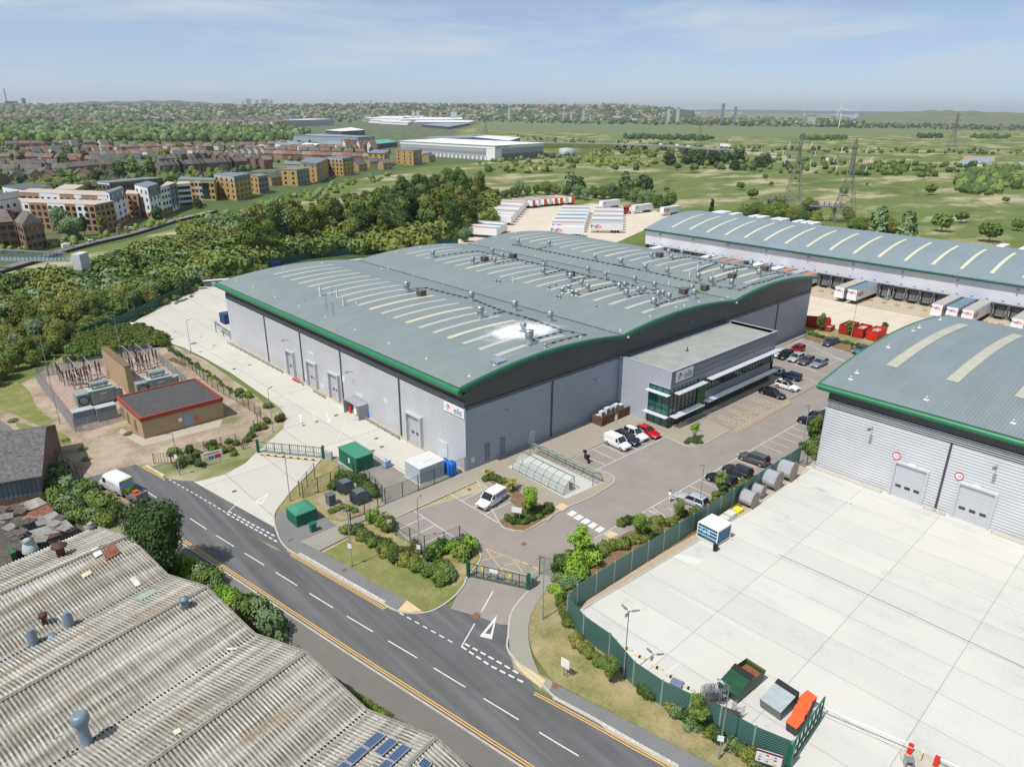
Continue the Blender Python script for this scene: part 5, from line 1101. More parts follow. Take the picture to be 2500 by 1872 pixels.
def mass(name,poly,n,keyset,srange,seed,label,dmin=1.0,z=0,cat='undergrowth'):
 "an uncountable mass of bushes as one object"
 rg2=random.Random(seed);b=MB();src={}
 mats=[]
 for k in keyset:
  me=SHM[k];src[k]=([tuple(v.co)for v in me.vertices],[tuple(p.vertices)for p in me.polygons],len(mats));mats.append(me.materials[0])
 for x,y in scatter(poly,n,dmin,seed):
  k=rg2.choice(keyset);vs_,fs,mi=src[k];s=rg2.uniform(*srange);a=rg2.uniform(0,6.28);ca,sa=math.cos(a)*s,math.sin(a)*s
  step_=2 if n>150 else 1
  b.add([(x+ca*p[0]-sa*p[1],y+sa*p[0]+ca*p[1],z+p[2]*s*rg2.uniform(.97,1.03))for p in vs_],fs,mi)
 return tag(b.build(name,mats),label,cat,kind='stuff')
def massat(name,P,keyset,srange,seed,label,cat='undergrowth'):
 rg2=random.Random(seed);b=MB();mats=[SHM[k].materials[0]for k in keyset];src=[([tuple(v.co)for v in SHM[k].vertices],[tuple(p.vertices)for p in SHM[k].polygons])for k in keyset]
 for q in P:
  x,y=q[0],q[1];s=q[2]if len(q)>2 else rg2.uniform(*srange);mi=rg2.randrange(len(keyset));a=rg2.uniform(0,6.28);ca,sa=math.cos(a)*s,math.sin(a)*s;vs_,fs=src[mi];sz=rg2.uniform(.9,1.25)*s;zz=q[3]if len(q)>3 else 0
  b.add([(x+ca*p[0]-sa*p[1],y+sa*p[0]+ca*p[1],zz+p[2]*sz)for p in vs_],fs,mi)
 return tag(b.build(name,mats),label,cat,kind='stuff')
massat('thicket',THR,['m_olive','m_mid','m_grey','m_olive','m_dark'],(.95,1.7),3,'dense thicket of willow and hawthorn beyond the nearer bushy trees','thicket')
mass('bramble_thicket',WP('d',[(470,890),(560,700),(730,680),(960,670),(1100,720),(1110,790),(1000,790),(560,880)]),130,['m_olive','m_mid'],(.35,.6),5,'tangled bramble thicket behind the electricity substation',1.5)
mass('undergrowth',[W('D',-60,805),W('D',0,790),W('D',120,745),W('D',200,715),W('D',250,690),W('D',250,675),W('D',100,700),W('D',-60,740)],90,['m_dark','m_mid'],(.4,.7),6,'dense dark undergrowth below the thicket trees',1.8)
mass('undergrowth',[(24,146),(55,158),(92,147),(125,153),(155,172),(195,218),(235,258),(212,272),(150,242),(97,206),(60,196),(36,180)],420,['m_mid','m_dark','m_olive'],(1.1,2.4),7,'green undergrowth along the foot of the tall wood',1.8)
def bushes(c,P,keyset,srange,label,group,z=.08,sz=1.0):
 for u,v in P:
  x,y=W(c,u,v);s=rg.uniform(*srange);shrub(rg.choice(keyset),x,y,s,rz_(),label,group,z,s*sz)
def bushline(c,P,step_,keyset,srange,label,group,wid=.8,z=.08,sz=1.,stuff=False):
 q=WP(c,P);L=plen(q);d=0;acc=[]
 while d<L:
  (x,y),a=along(q,d);k=rg.uniform(-wid,wid);s=rg.uniform(*srange)
  if stuff:acc.append((x-math.sin(a)*k,y+math.cos(a)*k,s,z));d+=step_*rg.uniform(.8,1.2);continue
  shrub(rg.choice(keyset),x-math.sin(a)*k,y+math.cos(a)*k,s,rz_(),label,group,z,s*sz);d+=step_*rg.uniform(.8,1.2)
 if stuff:massat('ground_cover',acc,keyset,(1,1),5,label,'ground cover')
bushline('e',[(0,370),(60,340),(130,330)],2,['b_mid','b_olive'],(1.2,1.8),'green bush in the strip inside the yard fence','bushes inside the yard fence')
bushline('p',[(-500,560),(-300,420),(30,260),(250,230),(420,210),(640,190),(760,160),(930,140)],2.3,['b_mid','b_olive','b_bright'],(1.3,2.2),'leafy bush beyond the far left corner of the warehouse','bushes beyond the far corner',1.5)
bushline('d',[(840,610),(960,580),(1040,530),(1130,490),(1260,430),(1330,400)],2.0,['b_mid','b_olive'],(.9,1.5),'green bush along the inner side of the yard fence','bushes inside the yard fence',.7)
bushline('z',[(560,60),(620,170),(760,260),(900,360),(1010,480),(1150,560),(1280,640),(1420,720),(1560,830),(1650,940)],1.1,['b_mid','b_dark','b_grey','b_mid'],(1.2,1.8),'dense hedge bush between the workshop and the old pavement','hedge by the old pavement',1.1,0,1.25)
bushline('z',[(640,330),(760,470),(850,620),(960,760),(1100,860),(1300,900),(1500,950)],1.3,['b_mid','b_grey'],(1.3,1.7),'dense hedge bush between the workshop and the old pavement','hedge by the old pavement',.6,0,1.3)
bushline('i',[(880,610),(960,625),(1050,680),(1130,720),(1230,790),(1290,850)],1.15,['b_bright','b_mid','b_grey'],(1.0,1.5),'green hedge bush at the roadside gable of the workshop','hedge at the workshop gables',.5,0,1.2)
bushline('i',[(1330,880),(1400,920),(1470,980)],1.1,['b_grey','b_mid'],(1.5,1.9),'tall grey-green bush at the roadside corner of the workshop','tall bushes at the workshop corner',.5,0,1.5)
bushline('n',[(985,570),(1060,620),(1160,680),(1215,725)],.75,['b_bright'],(.55,.8),'bright green ivy bush between workshop gable and low fence','ivy at the low fence',.2,0,1.1)
x,y=W('n',1310,770);shrub('b_bright',x,y,.6,0,'single small bright green bush by the low rusty fence near the solar panels',None)
bushline('d',[(0,1420),(60,1480),(150,1560),(220,1590),(300,1640)],1.5,['b_grey','b_dark'],(1.2,1.7),'dark bush by the slate shed','bushes by the slate shed',.5,0,1.2)
x,y=W('d',110,1480);shrub('b_grey',x,y+1,2.1,.3,'pale flowering elder bush by the slate shed',None)
x,y=W('i',868,655);plant('street',x-.4,y+.4,1.12,.4,'dark green round street tree beside the road by the workshop','tree')
bushline('j',[(745,730),(800,750),(870,790),(960,850),(1040,900),(1130,950),(1230,990)],.95,['b_mid','b_dark','b_olive'],(.85,1.15),'clipped green bush in the bed left of the main gate','bushes left of the main gate',.5)
bushline('j',[(930,650),(1010,690),(1060,740)],.9,['b_bright','b_mid','b_olive'],(.8,1.15),'leafy bush by the mesh fence of the small car park','bushes by the small car park',.3,.08,1.3)
bushline('j',[(1230,980),(1300,1030),(1380,1060),(1450,1110),(1460,1050),(1380,1000)],.9,['b_grey','b_mid'],(.95,1.25),'rounded grey-green bush on the verge left of the gate','grey-green bushes left of the gate',.3)
bushline('j',[(1320,930),(1370,890),(1430,870),(1510,880),(1570,900),(1540,840),(1640,900)],.95,['b_mid','b_bright','b_dark'],(.85,1.3),'leafy green bush behind the left gate post','bushes behind the left gate post',.4,.08,1.3)
bushline('j',[(850,780),(930,820),(1100,880),(1180,930),(1230,870),(1210,830)],1.1,['b_brown','b_olive'],(.6,.9),'low brownish bush in the bed left of the main gate','',.4,stuff=True)
bushline('j',[(650,420),(700,350),(760,330),(830,380),(900,430),(940,480)],.9,['b_mid','b_dark'],(.75,1.2),'self-sown bush around the grey transformers','bushes around the transformers',.4)
bushline('j',[(620,590),(700,560),(780,590)],.9,['b_mid','b_olive'],(.5,.75),'low self-sown bush in front of the grey transformers','low bushes in front of transformers',.3,0,.7)
bushline('k',[(250,355),(300,350),(380,385)],.8,['b_olive','b_dark'],(.7,.9),'low evergreen bush at the top of the planted island','low bushes on the planted island',.3,.08,.7)
bushline('k',[(410,640),(450,670),(530,680),(600,650),(660,610),(720,580),(480,620),(560,650)],.62,['b_dark','b_mid'],(.5,.7),'dark green ground bush around the white sign','',.25,.08,.65,True)
bushline('k',[(560,560),(630,600),(700,560),(740,590)],.8,['b_mid','b_dark'],(.7,.95),'leafy bush behind the white sign','bushes behind the white sign',.25)
x,y=W('k',575,615);plant('sap_b',x,y,1.0,0,'bright green bushy young tree behind the white sign','tree',sz=.95)
def flax():
 b=MB();r2=random.Random(4)
 for _ in range(90):
  a=r2.uniform(0,6.28);L=r2.uniform(.7,1.3);t=r2.uniform(.3,.9);w_=.05
  d=Vector((math.cos(a),math.sin(a),0));s_=Vector((-d.y,d.x,0))*w_
  p0=d*.08;p1=d*(L*.5*t)+Vector((0,0,L*.75));p2=d*(L*t)+Vector((0,0,L*(1-.45*t)))
  b.add([p0-s_,p0+s_,p1+s_,p1-s_,p2],[(0,1,2,3),(3,2,4)])
 return b.mesh('flax',leaf_mat('flax_leaves',[(.1,.13,.03),(.22,.22,.06),(.4,.36,.14)],2))
fx=flax()
for u,v,s in((265,335,1.0),(300,345,.9),(450,425,1.35),(430,445,1.2),(540,480,1.0),(560,470,1.0)):
 x,y=W('k',u,v);o=bpy.data.objects.new('flax',fx);COL.objects.link(o);o.location=(x,y,.1);o.scale=(s,s,s*1.15);o.rotation_euler=(0,0,rz_());tag(o,'spiky yellow-green flax tuft on the island beside the parked van','flax plant','flax tufts on the planted island')
bushline('k',[(800,1010),(860,960),(930,1010),(870,1050),(1000,930)],1.0,['b_bright','b_mid'],(1.1,1.6),'big leafy bush right of the gate inside the green fence','big bushes right of the gate',.4,.08,1.3)
bushline('k',[(780,1080),(830,1100),(880,1080),(960,1050),(740,1175),(800,1185)],.9,['b_grey','b_bright'],(.7,.95),'low grey-green bush at the corner of the green fence','low bushes at the fence corner',.3)
x,y=W('k',930,960);plant('sap_b',x,y,1.15,1,'bright green spreading young tree right of the gate','tree')
bushline('k',[(1050,900),(1120,870),(1200,830),(1290,790),(1380,760),(1460,710),(1560,660)],.85,['b_olive','b_dark','b_mid'],(.7,.95),'low mixed bush in the strip inside the green louvred fence','',.8,.08,.75,True)
bushline('k',[(1100,900),(1250,840),(1400,780),(1500,720)],.9,['b_olive','b_dark'],(.65,.9),'low mixed bush in the strip inside the green louvred fence','',.6,.08,.75,True)
bushline('k',[(1230,690),(1300,660),(1370,680),(1440,700)],.7,['b_dark','b_olive'],(.6,.8),'dark ground bush beside the last parking bay','',.4,.08,.6,True)
bushline('k',[(1560,690),(1700,610),(1800,560),(1900,500),(2000,440),(2100,390),(2190,340)],1.0,['b_mid','b_dark'],(.45,.65),'small bush in the narrow strip behind the parked cars','',.3,stuff=True)
for u,v,s,k_ in((1355,790,.85,'sap_b'),(1640,640,.8,'sap_m'),(1935,460,.95,'sap_m')):x,y=W('k',u,v);plant(k_,x,y,s,rz_(),{'sap_b':'slender bright green sapling in the low bed by the crossing','sap_m':'round young tree inside the green louvred fence'}[k_],'tree','young trees inside the louvred fence' if k_=='sap_m' else None)
x,y=W('g',1155,840);plant('sap_t',x,y,1.15,0,'tiny staked sapling in the kerbed corner bed by the offices','tree');
for u,v in((1110,865),(1140,855),(1165,865),(1195,865),(1150,845),(1180,850),(1125,850)):x,y=W('g',u,v);shrub('b_dark',x,y,.62,rz_(),'low dark bush filling the kerbed corner bed by the offices','low bushes of the corner bed',.08,.5)
for u,v,s in((1895,855,1.0),(1930,800,.9)):x,y=W('g',u,v);plant('sap_m',x,y,s,rz_(),'leafy young tree at the corner of the second warehouse','tree','young trees at the second warehouse')
bushline('g',[(1850,900),(1890,900),(1930,870),(1960,840),(1900,940),(1930,960),(1960,900)],1.1,['b_mid','b_dark','b_olive'],(.9,1.3),'bush beside the side gate of the second warehouse','bushes by the side gate',.3,0,1.2)
bushline('h',[(210,180),(260,200),(330,215),(400,235),(470,255),(560,270),(600,270)],1.3,['b_mid','b_dark','b_olive'],(.7,1.1),'low bush between the car park and the red skips','bushes in front of the skips',.8,0,.8)
for u,v,s in((280,160,1.1),(470,190,.9),(705,190,.8)):x,y=W('h',u,v);plant('sap_m',x,y,s*1.1,rz_(),'young street tree standing in front of the red skips','tree','young trees by the skips')
bushline('k',[(790,1230),(810,1290),(830,1350),(850,1410)],.75,['b_olive','b_dark'],(.62,.8),'clipped hedge bush outside the bend of the green fence','hedge outside the fence bend',.15,.08,1.1)
bushline('l',[(160,640),(200,690),(250,720),(310,770),(370,830),(440,870)],.8,['b_olive','b_dark','b_mid'],(.7,.9),'clipped bush on the verge outside the green fence','clipped bushes outside the fence',.15,.08,1.1)
bushes('l',[(660,1010),(690,1040),(865,1130),(890,1170),(960,1200),(1000,1250),(1130,1300),(1180,1340),(1290,1400),(1350,1440),(1420,1490),(1460,1510)],['b_grey','b_olive','b_dark'],(.75,.95),'rounded bush at the foot of the green fence beside the verge','rounded bushes at the fence foot',.08,1.1)
for u,v,s in((410,930,.8),(1025,1270,1.0)):x,y=W('l',u,v);plant('sap_m',x,y,s,rz_(),'young tree with stakes on the verge outside the green fence','tree','staked trees on the right verge')
bushes('e',[(160,1440),(120,1500),(210,1450),(200,1520),(290,1430),(310,1400),(60,1450),(60,1490),(100,1470),(170,1490),(20,1460)],['b_mid','b_olive'],(.5,.75),'small round bush on the dry verge by the left gate','small bushes by the left gate',0,1.2)
bushes('d',[(1180,1520),(1220,1560),(1290,1570),(1210,1600),(1330,1530),(1280,1500),(1350,1590),(1420,1480)],['b_mid','b_dark'],(.8,1.1),'green bush behind the coloured notice board','bushes behind the notice board',0,1.2)
bushes('e',[(385,1340),(420,1300),(350,1350),(500,1290),(430,1200),(290,1130),(230,1100)],['b_mid','b_olive','b_brown'],(.8,1.1),'green bush beside the yard fence near the lamp','bushes beside the yard lamp',0)
bushline('d',[(1135,800),(1250,870),(1350,940),(1450,1010),(1560,1090),(1640,1140)],1.3,['b_mid','b_olive'],(.35,.6),'small weedy bush along the yard verge fence','',.3,0,1.,True)
bushes('d',[(440,1420),(560,1480),(580,1550),(90,1290),(860,1380)],['b_olive'],(.5,.9),'low weedy clump on the bare ground by the substation','weedy clumps on bare ground',0,.4)
mo=MB();mv,mf=[tuple(v.co)for v in SHM['b_bright'].vertices],[tuple(p.vertices)for p in SHM['b_bright'].polygons]
for u,v,s in((640,265,.3),(680,270,.35),(720,270,.5),(750,280,.55),(770,270,.4),(860,300,.4),(890,320,.45),(930,330,.5),(870,325,.3),(950,335,.3)):
 x,y,z=roof_point('o',u,v);mo.add([(p[0]*s+x-FOAMX,p[1]*s+y-FOAMY,p[2]*s*.5+z)for p in mv],mf)
mo.build('weeds',LF['bright'],ro)
bg_pts=[('s',60,60),('s',160,60),('s',240,90),('s',330,100),('s',420,90),('s',500,80),('s',560,70),('s',640,60),('s',720,50),('s',820,60),('s',900,60),('s',1000,70),('s',1100,100),('s',1180,110),('s',1260,90),('s',1340,100),('s',1420,90),('s',1480,90),('s',1560,110),('s',1640,130),('s',1700,150),('s',1760,160),('s',1830,180),('s',1900,190),('s',1960,180),('s',1850,140),('s',1450,60),('s',1700,100),('s',1150,60),('s',260,160),('s',200,220),('s',130,250),('s',90,320),('s',30,380),('s',10,300),('s',100,180),('s',0,150),('s',-60,400),('s',-40,470),('s',60,500),('s',20,440)]
for c,u,v in bg_pts:
 x,y=W(c,u,v);k=rg.choice(['scrub_b','scrub_c','scrub_a','willow','scrub_b']);plant(k,x,y,rg.uniform(.7,1.15)*(.8 if k=='willow' else 1),rz_(),'bushy tree bordering the trailer park','tree','trees bordering the trailer park')
for u,v,s in((1035,25,1.3),(1545,15,1.2)):x,y=W('s',u,v);plant('far_g',x,y,s,rz_(),'tall silvery poplar behind the trailer park','tree','silver poplars behind the trailer park')
x,y=W('t',780,90);plant('far_p',x,y,.8,0,'small pointed dark tree beyond the end of the depot roof','tree')
for u,v,s in((1130,140,1.),(1200,150,1.1),(1270,150,1.2),(1340,160,1.),(1420,165,1.2),(1480,150,1.5),(1550,170,1.2),(1640,185,1.),(1700,190,1.1),(1770,205,1.),(1840,215,1.1),(1900,225,1.),(1860,100,1.2),(1830,60,1.0),(1720,150,.9)):x,y=W('t',u,v);plant(rg.choice(['scrub_a','scrub_b','scrub_c']),x,y,s*.95,rz_(),'dense bushy tree between depot and pylons','tree','trees between depot and pylons')
for u,v,s in((1500,1330,.9),(1430,1330,.8),(1560,1350,.9),(1650,1370,1.),(1900,1390,1.),(1960,1400,1.1),(1370,1180,.9),(1400,1230,.8)):x,y=W('v',u,v);plant(rg.choice(['scrub_a','scrub_b']),x,y,s*.9,rz_(),'bushy tree behind the right part of the depot','tree','trees behind the depot')
for c,u,v,s in(('v',1760,1400,1.15),('c',1490,700,.9),('c',1500,690,1.1),('c',1630,730,1.15),('c',1620,740,.9)):x,y=W(c,u,v);plant('far_g',x,y,s,rz_(),'tall pale willow standing on the marsh behind the depot','tree','pale willows behind the depot')
CGL=M('car_glass',(.012,.018,.022),.06,0,var=.2,spec=.9);TYRE=M('tyre_black',(.015,.015,.016),.85);RIM=M('wheel_rim',(.4,.41,.43),.35,.6);HL=M('headlight_clear',(.75,.78,.8),.15,spec=.8);TL=M('tail_light_red',(.45,.01,.01),.25);PLASTIC=M('black_plastic',(.02,.02,.022),.6)
def paint(name,col):return M(name,col,.28,.25 if max(col)<.6 else 0,var=.02,spec=.6)
def cross(w,zb,zt,n=1):
 return[(-w*.9,zb),(-w,zb+.12),(-w,zb+(zt-zb)*.62),(-w*.96,zt-.06),(-w*.82,zt),(0,zt+.025),(w*.82,zt),(w*.96,zt-.06),(w,zb+(zt-zb)*.62),(w,zb+.12),(w*.9,zb)]
CARS={}
def car(kind,col_name,col,loc,rz,label,group=None,L=4.35,Wd=1.8,Hh=1.48,pan=False):
 hw=Wd/2;x1=L/2;x0=-L/2
 k=dict(hatch=(.36,.05,-.86,-.985,.93),saloon=(.34,.02,-.55,-.84,.92),estate=(.36,.06,-.86,-.97,.93),suv=(.4,.1,-.84,-.97,1.02),van=(.52,.22,-.985,-.995,1.1),bigvan=(.66,.36,-.995,-.999,1.25))[kind]
 wb,rf,rr,rb,belt=k;wb*=x1*1.0;rf*=x1;rr*=x1;rb*=x1
 c=empty('car' if 'van' not in kind else 'van',loc,rz,label,'car' if 'van' not in kind else 'van',group)
 P=paint(col_name,col)
 tail=belt if kind!='saloon' else belt+.02
 st=[(x0+.02,.42,.7,.78),(x0+.12,.28,tail-.05,.93),(x0+.5,.24,tail+.02,1),(0,.22,belt,1),(wb*.95,.22,belt-.01,1),(x1*.72,.24,belt-.13,.99),(x1*.93,.26,belt-.27,.93),(x1-.02,.3,belt-.4,.78)]
 if 'van' in kind:st[0]=(x0+.01,.4,belt-.1,.95)
 b=MB();rows=[[(x,y,z)for y,z in cross(hw*f,zb,zt)]for x,zb,zt,f in st];b.grid(rows)
 b.add(rows[0],[tuple(range(11))]);b.add(rows[-1],[tuple(range(11))[::-1]])
 if col_name+kind not in CARS:CARS[col_name+kind]=b.mesh('body',P)
 def put(name,me,par=c,l=(0,0,0)):
  o=bpy.data.objects.new(name,me);COL.objects.link(o);o.parent=par;o.location=l;return o
 bo=put('body',CARS[col_name+kind])
 zt=Hh;wt=hw*(.74 if 'van' not in kind else .9);wbt=hw*.93
 if kind+'g' not in CARS:
  g_=MB();V=[(wb,-wbt,belt-.03),(wb,wbt,belt-.03),(rf,wt,zt-.04),(rf,-wt,zt-.04),(rb,-wbt,belt),(rb,wbt,belt),(rr,wt,zt-.05),(rr,-wt,zt-.05)]
  g_.add(V,[(0,1,2,3),(5,4,7,6),(1,5,6,2),(4,0,3,7),(3,2,6,7)]);CARS[kind+'g']=g_.mesh('windows',CGL)
 put('windows',CARS[kind+'g'])
 key=kind+col_name+'r'
 if key not in CARS:
  r_=MB();m_=(rf+rr)/2
  r_.grid([[(rf+.03,-wt-.02,zt-.05),(rf+.03,-wt*.7,zt),(rf+.03,wt*.7,zt),(rf+.03,wt+.02,zt-.05)],[(m_,-wt-.03,zt-.03),(m_,-wt*.7,zt+.04),(m_,wt*.7,zt+.04),(m_,wt+.03,zt-.03)],[(rr,-wt-.02,zt-.06),(rr,-wt*.7,zt-.0),(rr,wt*.7,zt-.0),(rr,wt+.02,zt-.06)]])
  for s in(-1,1):
   r_.bar((wb,s*wbt,belt),(rf,s*wt,zt-.03),.07);r_.bar((rb,s*wbt,belt),(rr,s*wt,zt-.04),.12 if kind!='saloon' else .08)
   xm=(wb+rb)/2;
   if 'van' in kind:
    r_.add([(rf*.55,s*(wbt+.03),belt-.02),(rb,s*(wbt+.03),belt-.02),(rr,s*(wt+.02),zt-.04),(rf*.55,s*(wt+.02),zt-.04)],[(0,1,2,3)if s<0 else(3,2,1,0)])
   else:r_.bar((xm-.1,s*(wbt+.01),belt),(xm-.15,s*(wt+.01),zt-.04),.08)
   r_.box(wb-.35,s*hw,belt-.0,wb-.15,s*(hw+.16),belt+.14)
  if 'van' in kind:r_.add([(rb-.02,-wbt,belt),(rb-.02,wbt,belt),(rr-.02,wt,zt-.04),(rr-.02,-wt,zt-.04)],[(3,2,1,0)])
  CARS[key]=r_.mesh('roof',P)
 put('roof',CARS[key])
 if pan:
  put('sunroof',MB().box(rr*.6,-wt*.6,zt+.035,rf*.7,wt*.6,zt+.06).mesh('sunroof',CGL))
 if 'tyre' not in CARS:
  t_=MB();t_.tube([(0,-.11,0),(0,.11,0)],.33,14);CARS['tyre']=t_.mesh('wheel',TYRE);t_=MB();t_.tube([(0,-.12,0),(0,.12,0)],.21,10);CARS['rim']=t_.mesh('rim',RIM)
 ws_=1.1 if kind in('suv','bigvan')else 1
 for sx in(x1*.63,x0*.62):
  for s in(-1,1):
   w_=put('wheel',CARS['tyre'],c,(sx,s*(hw-.1),.33*ws_));w_.scale=(ws_,)*3;put('rim',CARS['rim'],w_)
 for s in(-1,1):
  for nm,mt_,x,z,dx in(('headlight',HL,x1-.17,belt-.36,.12),('tail_light',TL,x0+.03,belt-.14,.07)):
   kk=nm+kind
   if kk not in CARS:CARS[kk]=MB().box(-dx,-.2,-.07,dx,.2,.07).mesh(nm,mt_)
   put(nm,CARS[kk],c,(x,s*hw*.68,z))
 kk='bump'+kind
 if kk not in CARS:CARS[kk]=MB().box(x1-.06,-hw*.55,.3,x1+.01,hw*.55,.48).mesh('grille',PLASTIC)
 put('grille',CARS[kk]);
 return c
def cpos(c,u,v,z=.75):return(*W(c,u,v,z),.01)
def carp(kind,cn,col,c,u,v,rz,label,group=None,**kw):return car(kind,cn,col,cpos(c,u,v),R(rz),label,group,**kw)
G1=None
carp('suv','paint_graphite',(.1,.1,.105),'g',1537,955,92,'metallic grey car at the far end of the row by the louvred fence',L=4.6,Hh=1.6)
carp('hatch','paint_anthracite',(.035,.037,.042),'g',1432,1030,92,'dark anthracite hatchback second in the row by the louvred fence')
carp('estate','paint_navy',(.01,.014,.03),'g',1330,1085,92,'navy car half hidden by the young tree at the louvred fence',L=4.5)
carp('hatch','paint_silver',(.5,.52,.54),'g',1142,1213,94,'silver hatchback parked alone nearest the crossing')
carp('suv','paint_black',(.012,.012,.014),'g',1905,720,95,'black car beside the corner of the second warehouse',L=4.6,Hh=1.55);carp('suv','paint_black',(.012,.012,.014),'g',1975,685,95,'black pickup-like car mostly behind the second warehouse corner',L=4.7,Hh=1.6)
carp('van','paint_white',(.75,.75,.75),'g',672,856,-93,'small white van parked left in the row before the offices',L=4.4,Hh=1.82)
carp('suv','paint_deep_blue',(.012,.02,.05),'g',732,828,-93,'dark blue car with glass roof between the white van and white car',L=4.5,Hh=1.58,pan=True)
carp('suv','paint_white',(.75,.75,.75),'g',785,800,-93,'white car between the dark blue and the red car',L=4.4,Hh=1.55)
carp('saloon','paint_red',(.55,.008,.012),'g',862,782,-94,'bright red coupe at the end of the row before the offices',L=4.6,Hh=1.4)
carp('saloon','paint_black',(.012,.012,.014),'g',1655,538,-92,'long black saloon beside the hatched disabled bays',L=5.0,Hh=1.45)
carp('suv','paint_white',(.75,.75,.75),'g',1750,495,-92,'white car with dark sunroof next to the black saloon',L=4.8,Hh=1.55,pan=True)
carp('hatch','paint_dark_blue',(.012,.03,.09),'g',1767,430,88,'dark blue hatchback behind the white car on the office side');carp('hatch','paint_pale_silver',(.55,.56,.58),'g',1662,398,88,'pale silver car partly behind the office corner')
carp('hatch','paint_dark_red',(.3,.008,.015),'g',1812,262,178,'dark red hatchback in the far parking rows',);carp('hatch','paint_silver',(.5,.52,.54),'g',1692,287,178,'silver car half hidden behind the office in the far rows')
carp('hatch','paint_black',(.012,.012,.014),'g',1735,300,178,'black hatchback in front of the dark red one');carp('hatch','paint_green_silver',(.42,.5,.48),'g',1803,317,178,'greenish silver hatchback in the far parking rows')
carp('estate','paint_graphite',(.1,.1,.105),'g',1868,335,178,'grey estate between two silver cars in the far rows');carp('estate','paint_grey_silver',(.25,.28,.32),'g',1952,350,178,'grey silver estate at the near end of the far row',L=4.7)
carp('estate','paint_slate_blue',(.05,.06,.09),'g',2023,218,175,'dark slate blue estate parked near the red skips',L=4.7);carp('suv','paint_steel_blue',(.1,.16,.2),'h',555,285,175,'steel blue car by the roof edge of the second warehouse',L=4.6)
v1=carp('van','paint_white',(.75,.75,.75),'k',292,492,-148+0,'white van with blue side lettering on the small car park by the flax',L=4.8,Hh=1.85)
v1.rotation_euler.z=math.atan2(*(Vector(W('j',1690,568))-Vector(W('j',1850,465))).yx)
T=textmesh('COLD SERVICE',.36,.002,.012,'CENTER');T.xf(face_m((-1.15,.88,1.42),(-1,0,.0),(0,-.18,1))).build('lettering',M('blue_lettering',(.03,.04,.3),.5),v1)
MB().box(-2.1,.9,1.12,-.2,.93,1.17).build('stripe',MATS['blue_lettering'],v1)
v2=empty('van',(*W('i',605,165,1.2),.01),math.atan2(.985,-.17)+.0,'tall white van with yellow and black chevrons on its rear doors by the verge','van')
v2.rotation_euler.z=math.atan2(*(Vector(W('z',1440,400))-Vector(W('z',1690,520))).yx);hv_=.98
b=MB();st=[(-2.75,.45,2.45,.98),(-2.7,.35,2.55,1),(.9,.3,2.6,1),(1.35,.3,2.3,.98),(1.9,.3,1.45,.97),(2.5,.32,1.15,.9),(2.72,.35,.85,.8)]
rows=[[(x,y,z)for y,z in cross(hv_*f,zb,zt_)]for x,zb,zt_,f in st];b.grid(rows);b.add(rows[0],[tuple(range(11))]);b.add(rows[-1],[tuple(range(11))[::-1]]);b.build('body',paint('paint_white',(.75,.75,.75)),v2)
MB().add([(1.38,-.8,2.26),(1.38,.8,2.26),(1.93,.85,1.47),(1.93,-.85,1.47)],[(0,3,2,1)])
g_=MB();g_.add([(1.4,-.8,2.27),(1.4,.8,2.27),(1.95,.85,1.46),(1.95,-.85,1.46)],[(0,3,2,1)])
for s in(-1,1):g_.box(.55,s*.97,1.35,1.35,s*.985,2.05)
g_.build('windows',CGL,v2)
for sx in(1.75,-1.6):
 for s in(-1,1):w_=bpy.data.objects.new('wheel',CARS['tyre']);COL.objects.link(w_);w_.parent=v2;w_.location=(sx,s*.88,.36);w_.scale=(1.08,1.2,1.08);q=bpy.data.objects.new('rim',CARS['rim']);COL.objects.link(q);q.parent=w_
MB().box(-2.8,-.93,.45,-2.76,.93,2.4,0).build('rear_door',M('van_rear_blue',(.2,.35,.5),.4),v2)
ch=MB();cb2=MB();CHY=M('chevron_yellow',(.6,.75,.03),.4)
MB().box(-2.83,-.93,.45,-2.8,.93,1.15).build('chevron_panel',CHY,v2);MB().box(-2.83,-.9,2.2,-2.8,.9,2.45).build('chevron_panel',CHY,v2)
for s in(-1,1):
 for k in range(3):y=s*(.12+k*.3);cb2.add([(-2.84,y,.46),(-2.84,y+s*.14,.46),(-2.84,y+s*.5 if abs(y+s*.5)<.93 else s*.93,1.14 if abs(y+s*.5)<.93 else .9),(-2.84,min(.93,max(-.93,y+s*.36)),1.14)],[(0,1,2,3),(3,2,1,0)])
 for k in range(3):y=s*(.1+k*.28);cb2.add([(-2.84,y,2.21),(-2.84,y+s*.13,2.21),(-2.84,y+s*.26,2.44),(-2.84,y+s*.13,2.44)],[(0,1,2,3),(3,2,1,0)])
cb2.build('chevrons',BLACK,v2)
for s,xd_ in((1,-1),(-1,1)):
 L=MB();L.add([(-.2,.2,0),(0,-.2,0),(.25,.28,0),(.05,.05,0)],[(0,1,2,3)]);L.xf(face_m((.2,s*.995,1.7),(xd_,0,0))).build('logo',M('leaf_green',(.02,.3,.15),.5),v2)
 T=textmesh('Services',.42,.002,.0,'CENTER');T.xf(face_m((-.9,s*.995,1.68),(xd_,0,0))).build('lettering',LGR,v2)
tx,ty=W('i',715,240,.5);tra=empty('plant_trailer',(tx,ty,0),v2.rotation_euler.z,'small flat trailer loaded with orange machinery behind the chevron van','trailer')
b=MB();b.box(-1.4,-.8,.5,1.2,.8,.58);b.bar((1.2,0,.5),(2.1,0,.45),.1);b.box(-1.4,-.8,.58,1.2,-.76,.9);b.box(-1.4,.76,.58,1.2,.8,.9);b.box(-1.5,-.8,.5,-1.4,.8,1.5);b.build('deck',STEELD,tra)
